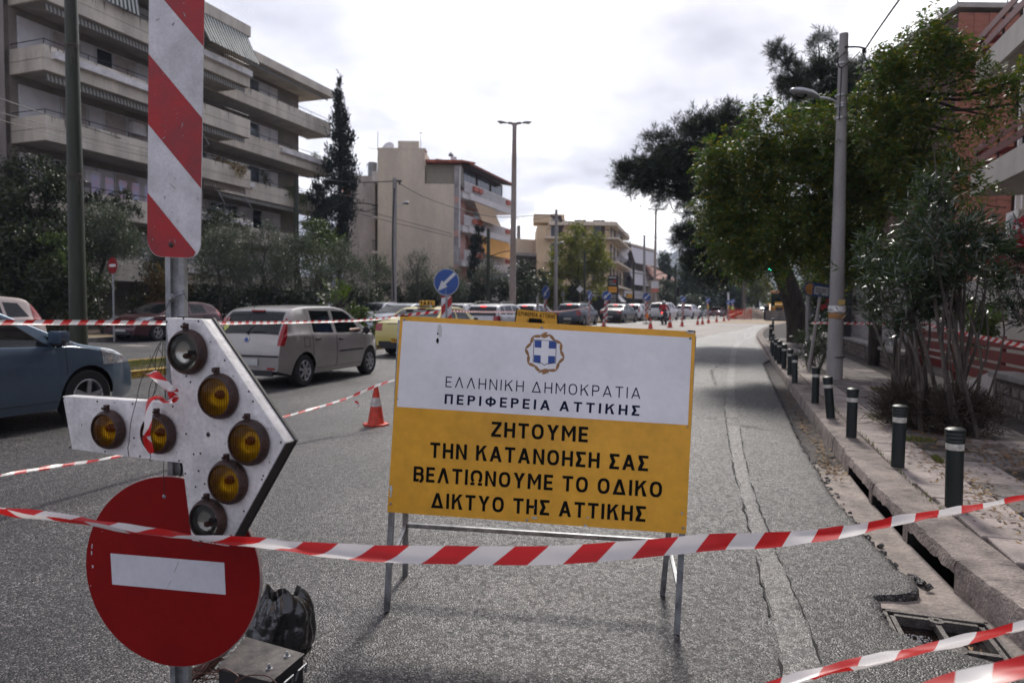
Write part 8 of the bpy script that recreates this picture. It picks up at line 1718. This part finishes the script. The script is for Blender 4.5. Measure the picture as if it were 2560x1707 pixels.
def small_sign(name, label, px, py, d, shape, w, m, pm=M_galv, ztop=None, yaw=0):
    c = P(px,py,d); g = foot(px,d,.1); t = thing(name, label, 'road sign', g); n_ = Vector((-math.sin(R(yaw)),-math.cos(R(yaw)),0)); u_ = Vector((math.cos(R(yaw)),-math.sin(R(yaw)),0)); mb = MB(); mb.tube([g,Vector((g.x,g.y,c.z+.1))], .03, 8); mb.build('post', pm, t, smooth=True); mb = MB(); z_ = Vector((0,0,1)); cc = c+n_*.04
    if shape == 'disc': mb.lathe([(0,0),(w/2,0),(w/2,-.01)], cc, 24, n_)
    elif shape == 'diamond': mb.prism([cc+u_*w/2,cc+z_*w/2,cc-u_*w/2,cc-z_*w/2], -n_*.01)
    else: mb.prism([cc+u_*w/2+z_*shape,cc-u_*w/2+z_*shape,cc-u_*w/2-z_*shape,cc+u_*w/2-z_*shape], -n_*.01)
    mb.build('plate', m, t); return t,cc,u_,n_
t,cc,u_,n_ = small_sign('no_entry_sign', 'small red no-entry sign on a thin grey post by the far pavement', 284, 664, 23.5, 'disc', .56, M_red, yaw=30); mb = MB(); z_ = Vector((0,0,1)); mb.prism([cc+n_*.004+u_*.19+z_*.045,cc+n_*.004-u_*.19+z_*.045,cc+n_*.004-u_*.19-z_*.045,cc+n_*.004+u_*.19-z_*.045], -n_*.002); mb.build('white_bar', M_ws, t)
small_sign('diamond_sign', 'grey back of a diamond sign on a wooden post by the autumn tree', 1450, 723, 60, 'diamond', .66, M_ws, mat('brown post', (.25,.14,.09), .8)); small_sign('round_sign', 'grey backs of two round signs left of the diamond sign', 1408, 736, 58, 'disc', .45, M_galv, yaw=50)
t,cc,u_,n_ = small_sign('plate_sign', 'white over red plates fixed on the distant double lamp', 1637, 712, 68, .35, .72, M_ws); mb = MB(); mb.prism([cc-z_*.36+u_*.36,cc-z_*.36-u_*.36,cc-z_*.75-u_*.36,cc-z_*.75+u_*.36], -n_*.01); mb.build('red_plate', mat('faded red plate', (.5,.16,.11), .6), t)
mb = MB(); g = foot(1292/1*1+115,20); 
t = thing('marker_post', 'short grey post standing behind the white hatchback', 'post', foot(1405,24)); 
bpy.data.objects.remove(t)
pole('marker_post', 'short grey post in front of the second blue arrow sign', 'post', 1344, 24, 740, .045, .045, M_cpole)
# leaning direction sign on the right pavement
g = G(2021,930,.13); tpz = P(2052,728,g.y); ls = thing('street_name_sign', 'small blue and white direction sign with an orange arrow tip on a thin leaning post', 'sign', g); mb = MB(); mb.tube([g,tpz], .035, 10); mb.build('post', M_cpole, ls, smooth=True)
def lp(x,y): return P(1700+x/2.613, 600+y/2.613, g.y-.06+ (x-900)*.00035)
pl_ = [lp(830,272),lp(985,292),lp(975,376),lp(822,360),lp(804,312)]; nl = (pl_[1]-pl_[0]).cross(pl_[3]-pl_[0]).normalized(); nl = nl if nl.y < 0 else -nl
mb = MB(); mb.prism(pl_, -nl*.01); mb.build('plate', mat('sign blue dark', (.03,.07,.2), .45, var=.2, vscale=8), ls)
mb = MB(); mb.add([p+nl*.002 for p in (lp(836,282),lp(870,286),lp(862,358),lp(828,352),lp(812,314))],[(0,1,2,3,4)]); mb.build('orange_tip', mat('worn orange', (.45,.22,.06), .6, var=.3, vscale=20), ls)
mb = MB(); mb.add([p+nl*.002 for p in (lp(880,300),lp(972,312),lp(966,366),lp(874,352))],[(0,1,2,3)]); mb.build('white_field', mat('worn white', (.5,.5,.48), .6, var=.3, vscale=25), ls)
mb = MB(); [mb.add([p+nl*.004 for p in (lp(886,y),lp(958,y+9),lp(957,y+14),lp(885,y+5))],[(0,1,2,3)]) for y in (316,330)]; mb.add([p+nl*.004 for p in (lp(906,346),lp(926,348),lp(925,356),lp(905,354))],[(0,1,2,3)]); mb.build('faded_print', M_navy, ls)
# traffic lights
M_grl = mat('green signal light', (.02,.3,.2), .3, emit=((.05,1,.55),6.0)); 
def tlight(label, x0,y0,x1,y1,d, lit=None, arm=None):
    a = P(x0,y0,d); b = P(x1,y1,d); c = (a+b)/2; w = abs(b.x-a.x); h = abs(a.z-b.z); t = thing('traffic_light', label, 'traffic light', c); mb = MB(); mb.box(c,(w,.3,h)); mb.build('housing', M_blk, t, bevel=.02)
    for k in range(3):
        mb = MB(); p = c+Vector((0,-.16,h*(.30-.30*k))); on = lit == k; mb.lathe([(0,.02),(w*.30,.01),(w*.32,0)], p, 14, (0,-1,0)); mb.build('lens', M_grl if on else M_under, t); mb = MB(); mb.lathe([(w*.34,0),(w*.34,.12),(w*.36,.12),(w*.36,0)], p, 14, (0,-1,0)); mb.build('hood', M_blk, t)
    if arm: mb = MB(); mb.tube([P(*q,d+.1) for q in arm], .06, 6); mb.build('arm', M_gpole, t)
    return t
tlight('traffic light showing green, hanging beside the pine trunk', 1917,652,1930,680,60, 2, [(1930,665),(1965,662),(2005,660)])
tlight('far unlit traffic light on an arched arm', 1668,686,1677,700,82, None, [(1677,690),(1668,684),(1650,684),(1637,692)])
t = tlight('far traffic light seen from the side on the dark green pole', 1690,718,1698,742,79, None); 
# distant hedge-like figure etc: orange netting, sand pile, digger
M_net = mat('orange safety netting', (.75,.10,.04), .6, var=.3, vscale=3, fine=.3)
nb = thing('safety_netting', 'wavy orange plastic safety netting round the trench', 'safety netting', foot(1848,72)); 
def netting(pts, h):
    vs = []; fs = []; n = 40; uvp = []
    for i in range(n+1):
        f = i/n*(len(pts)-1); k = min(int(f),len(pts)-2); t_ = f-k; x = pts[k][0]*(1-t_)+pts[k+1][0]*t_; d = pts[k][1]*(1-t_)+pts[k+1][1]*t_; g = foot(x,d)
        for j in range(9): z = h*j/8*(1-.12*abs(math.sin(i*.55))); vs.append(g+Vector((random.uniform(-.05,.05),math.sin(i*.9)*.12+random.uniform(-.05,.05),z)))
    mb = MB()
    for i in range(n):
        for j in range(8):
            a,b_,c,d_ = vs[i*9+j],vs[(i+1)*9+j],vs[(i+1)*9+j+1],vs[i*9+j+1]; m_ = (a+b_+c+d_)/4; s_ = .72; q = [m_+(p-m_)*s_ for p in (a,b_,c,d_)]
            mb.add([a,b_,c,d_]+q,[(0,1,5,4),(1,2,6,5),(2,3,7,6),(3,0,4,7)])
    return mb
o = netting([(1818,71),(1840,69),(1862,69),(1880,71)],1.05).build('net', M_net, nb, kind='stuff'); o = netting([(1880,74),(1850,78),(1824,78)],1.25).build('net', M_net, nb, kind='stuff')
mb = MB(); [mb.tube([foot(x,d),foot(x,d,1.3)],.03,5) for x,d in ((1818,71),(1862,69),(1880,72),(1836,77))]; mb.build('stake', M_rpole, nb)
mb = MB(); mb.bar(foot(1822,68.5,.25), foot(1856,69.5,.75), .12,.3); mb.build('fallen_board', M_net, nb)
M_sand = mat('excavated earth', (.22,.165,.12), .95, var=.3, vscale=1.2, bump=.6, bscale=4, fine=.2)
vs = []; fs = []; nx,ny = 26,12; c0 = foot(1895,76)
for i in range(nx+1):
    for j in range(ny+1):
        x = (i/nx-.5)*5.6; y = (j/ny-.5)*5; h = 1.35*max(0,1-abs(x+.7)/2.6 if x < -.7 else 1-(x+.7)/3.4)*max(0,1-(y/2.6)**2)+random.uniform(0,.07)-.05; vs.append(c0+Vector((x,y,h)))
for i in range(nx):
    for j in range(ny): fs.append((i*(ny+1)+j,(i+1)*(ny+1)+j,(i+1)*(ny+1)+j+1,i*(ny+1)+j+1))
me = bpy.data.meshes.new('earth_pile'); me.from_pydata(vs,[],fs); o = link_mesh('earth_pile', me, M_sand, smooth=True, ang=60); tag(o, 'heap of brown excavated earth between the orange netting and the digger', 'earth heap')
strip('dust_glare_road', rng(33,120,2), lambda s: [.2+lerp([(33,1.5),(45,0),(120,0)],s),2.2,4,6,8.5], lambda s,t: .004, mat('asphalt with dust and painted glare', (.30,.27,.24), .75, var=.25, vscale=.35, fine=.2, detail=8))  # far road paler: works dust plus backlit glare put into its colour
strip('dust_spill', rng(58,92,2), lambda s: [-.7,2,5.2], lambda s,t: .012, M_tan)
# digger
M_jy = mat('digger yellow', (.62,.30,.02), .45, var=.15, vscale=3, fine=.1); M_bkt = mat('worn steel bucket', (.20,.18,.17), .5, .4, var=.3, vscale=2)
dg = thing('backhoe_loader', 'yellow backhoe loader facing the camera with its wide front bucket down', 'digger', foot(1948,66)); F8 = Fr(foot(1948,66), (.935,-.355,0), (.355,.935,0))
def DB(name, m, x0,x1,y0,y1,z0,z1, bev=.03, par=None): mb = MB(); F8.box(mb, x0,x1,y0,y1,z0,z1); return mb.build(name, m, par or dg, bevel=bev)
for x in (-1.15,1.15): 
    mb = MB(); mb.lathe([(.35,-.24),(.72,-.26),(.78,-.18),(.78,.18),(.72,.26),(.35,.24)], F8.p(x,2.6,.78), 24, (.935,-.355,0)); w = mb.build('rear_wheel', M_tyre, dg, smooth=True); mb = MB(); mb.lathe([(0,.1),(.36,.1),(.36,.25),(.33,.25)], F8.p(x,2.6,.78), 20, (.935,-.355,0)); mb.build('rim', M_jy, w)
for x in (-.95,.95): mb = MB(); mb.lathe([(.22,-.16),(.46,-.17),(.5,-.1),(.5,.1),(.46,.17),(.22,.16)], F8.p(x,.5,.5), 20, (.935,-.355,0)); mb.build('front_wheel', M_tyre, dg, smooth=True)
DB('bonnet', M_jy, -.42,.42,0,1.7,.75,1.55); DB('radiator_grille', M_blk, -.34,.34,-.03,-.002,.8,1.3,0); mb = MB(); v = [F8.p(-.42,0,1.55),F8.p(.42,0,1.55),F8.p(.38,1.7,1.85),F8.p(-.38,1.7,1.85)]; mb.prism(v,(0,0,-.2)); mb.build('bonnet_top', M_jy, dg)
for x in (-.75,.69): 
    for z0,z1 in ((1.3,2.75),): DB('cab_pillar', M_blk, x,x+.06,1.8,1.86,z0,z1,0); DB('cab_pillar', M_blk, x,x+.06,3.1,3.16,z0,z1,0)
DB('cab_glass', M_gls if False else glass_mat('cab glass',(.4,.45,.4),.05,.6), -.69,.69,1.82,1.84,1.5,2.7,0); DB('cab_base', M_jy, -.78,.78,1.7,3.2,.9,1.35); DB('cab_roof', mat('orange cab roof', (.55,.20,.05), .6), -.85,.85,1.6,3.3,2.75,2.92); DB('seat', M_seat, -.25,.25,2.3,2.8,1.35,2.3)
for x in (-.9,.78): mb = MB(); mb.bar(F8.p(x+.06,2.0,1.5), F8.p(x+.06,-.9,.75), .12,.28); mb.build('loader_arm', M_jy, dg); DB('fender', M_jy, x-.22,x+.34,2.0,3.3,1.55,1.7)
mb = MB(); prof = [(-1.9,.12),(-1.55,.02),(-1.0,.05),(-.85,.35),(-.9,.95),(-.96,.95),(-.93,.38),(-1.05,.12),(-1.55,.07)]; a0 = [F8.p(-1.2,y,z) for y,z in prof]; mb.prism(a0, F8.e*2.4); mb.build('front_bucket', M_bkt, dg); DB('bucket_back', M_bkt, -1.2,1.2,-1.0,-.93,.05,1.0,0)
mb = MB(); mb.bar(F8.p(.1,3.6,1.0),F8.p(.3,4.2,3.1),.25,.3); mb.bar(F8.p(.3,4.2,3.1),F8.p(.4,4.8,1.6),.2,.25); mb.build('rear_boom', M_jy, dg)
mb = MB(); mb.lathe([(.1,0),(.1,.14),(.04,.2),(0,.2)], F8.p(.3,2.4,2.92), 10); mb.build('beacon', M_net, dg, smooth=True); mb = MB(); mb.lathe([(.03,0),(.03,.25)], F8.p(-.1,2.5,2.92), 6); mb.box(F8.p(-.1,2.5,3.2),(.3,.1,.1)); mb.build('work_light', M_net, dg)
mb = MB(); [mb.box(F8.p(x,1.7,2.65),(.2,.08,.2)) for x in (-.98,.98)]; mb.build('mirror', M_whitep, dg)
# ---- motorcyclist and worker
M_jack = mat('red jacket', (.30,.012,.012), .7, var=.2, vscale=6); M_jean = mat('grey blue trousers', (.10,.12,.15), .85, var=.2, vscale=6); M_helm = mat('silver helmet', (.35,.35,.36), .25, .4); M_hiv = mat('lime helmet', (.45,.65,.05), .4)
def T_(c, yaw): s_,k_ = math.sin(yaw),math.cos(yaw); return lambda x,y,z: c+Vector((x*k_+y*s_, -x*s_+y*k_, z))
bk_ = thing('motorcycle', 'small dark motorcycle with a lit tail lamp ridden past the cones', 'motorcycle', foot(1657,50)); tf = T_(foot(1657,50), R(24)); rid = thing('person', 'motorcyclist in a red jacket and silver helmet, seen from behind', 'person', foot(1657,50))
for y in (0,1.2): mb = MB(); mb.lathe([(.23,-.05),(.29,-.05),(.31,0),(.29,.05),(.23,.05),(.23,-.05)], tf(0,y,.31), 20, tf(1,0,0)-tf(0,0,0)); w = mb.build('wheel', M_tyre, bk_, smooth=True); mb = MB(); mb.lathe([(.05,-.04),(.23,-.015),(.23,.015),(.05,.04)], tf(0,y,.31), 16, tf(1,0,0)-tf(0,0,0)); mb.build('rim', M_alloy, w)
mb = MB(); mb.tube(sm([tuple(tf(0,-.25,.86)),tuple(tf(0,.2,.78)),tuple(tf(0,.5,.75)),tuple(tf(0,.8,.85)),tuple(tf(0,1.0,.8))],3), [.07,.09,.11,.12,.12,.13,.13,.12,.1,.1,.09,.08,.07], 10); mb.bar(tf(0,.05,.6),tf(0,1.0,.45),.22,.35); mb.build('frame', M_trim, bk_, smooth=True)
mb = MB(); mb.tube([tf(-.34,.82,1.02),tf(0,.95,1.0),tf(.34,.82,1.02)], .015, 6); mb.tube([tf(0,.95,1.0),tf(0,1.2,.31)], .03, 6); mb.build('handlebar', M_dark, bk_); mb = MB(); mb.box(tf(0,-.30,.70),(.18,.02,.16)); mb.build('number_plate', M_plate, bk_); mb = MB(); mb.lathe([(0,.03),(.05,.02),(.06,0)], tf(0,-.28,.86), 10, tf(0,-1,0)-tf(0,0,0)); mb.build('tail_lamp', M_lit, bk_); mb = MB(); [mb.lathe([(0,.01),(.05,.01),(.05,-.01)], tf(x,.8,1.18), 8, tf(0,-1,0)-tf(0,0,0)) for x in (-.3,.3)]; mb.build('mirror', M_dark, bk_)
hp = tf(0,.12,.93); ch = tf(0,.30,1.30); nk = tf(0,.34,1.47); pts = [hp,tf(0,.2,1.12),ch,nk]; E = [(0,1),(1,2),(2,3)]; rd = [.17,.155,.17,.06]
for s_ in (-1,1): b = len(pts); pts += [tf(s_*.20,.30,1.40),tf(s_*.34,.42,1.16),tf(s_*.33,.72,1.04)]; E += [(2,b),(b,b+1),(b+1,b+2)]; rd += [.085,.062,.045]
skin('jacket', pts, E, rd, M_jack, None).parent = rid; 
def rel(o, r): 
    o.matrix_parent_inverse = Matrix.Translation(-r.location); return o
for o in rid.children: rel(o, rid)
pts = [hp]; E = []; rd = [.16]
for s_ in (-1,1): b = len(pts); pts += [tf(s_*.14,.15,.88),tf(s_*.20,.55,.80),tf(s_*.20,.40,.42),tf(s_*.20,.42,.32)]; E += [(0,b),(b,b+1),(b+1,b+2),(b+2,b+3)]; rd += [.11,.075,.055,.05]
rel(skin('trousers', pts, E, rd, M_jean, rid), rid)
for s_ in (-1,1): mb = MB(); mb.bar(tf(s_*.20,.36,.27),tf(s_*.20,.58,.25),.09,.09); mb.build('shoe', M_dark, rid, bevel=.02); mb = MB(); mb.lathe([(.0,-.05),(.045,-.03),(.045,.04),(0,.06)], tf(s_*.33,.76,1.04), 8, (0,1,0)); mb.build('glove', M_dark, rid, smooth=True)
head(rid, tf(0,.38,1.60), tf(0,1,0)-tf(0,0,0), helmet=M_helm)
wk = thing('person', 'road worker with a lime helmet standing down in the trench behind the netting', 'person', foot(1831,74)); tf = T_(foot(1831,74)+Vector((0,0,-.55)), R(200)); 
pts = [tf(0,0,.95),tf(0,0,1.2),tf(0,.02,1.42),tf(0,.02,1.55),tf(-.2,0,1.42),tf(-.27,.1,1.15),tf(-.2,.28,1.0),tf(.2,0,1.42),tf(.27,.1,1.15),tf(.2,.28,1.0),tf(-.1,0,.88),tf(-.11,.05,.48),tf(-.11,0,.08),tf(.1,0,.88),tf(.11,.05,.48),tf(.11,0,.08)]
rel(skin('body', pts, [(0,1),(1,2),(2,3),(2,4),(4,5),(5,6),(2,7),(7,8),(8,9),(0,10),(10,11),(11,12),(0,13),(13,14),(14,15)], [.15,.15,.16,.06,.08,.055,.04,.08,.055,.04,.1,.07,.05,.1,.07,.05], M_net, wk), wk); head(wk, tf(0,.03,1.68), (0,-1,0), helmet=M_hiv)
# ---- the air: thin haze that turns the far hills blue
hz_ = MB(); hz_.box((0,900,81),(4200,2600,175)); hb = hz_.build('haze', [], kind='stuff')
mh_ = bpy.data.materials.new('haze air'); mh_.use_nodes = True; nt_ = mh_.node_tree; nt_.nodes.clear(); pv = nt_.nodes.new('ShaderNodeVolumePrincipled'); pv.inputs['Color'].default_value = (.62,.72,.95,1); pv.inputs['Density'].default_value = .00040; oo = nt_.nodes.new('ShaderNodeOutputMaterial'); nt_.links.new(pv.outputs[0], oo.inputs['Volume']); hb.data.materials.append(mh_)
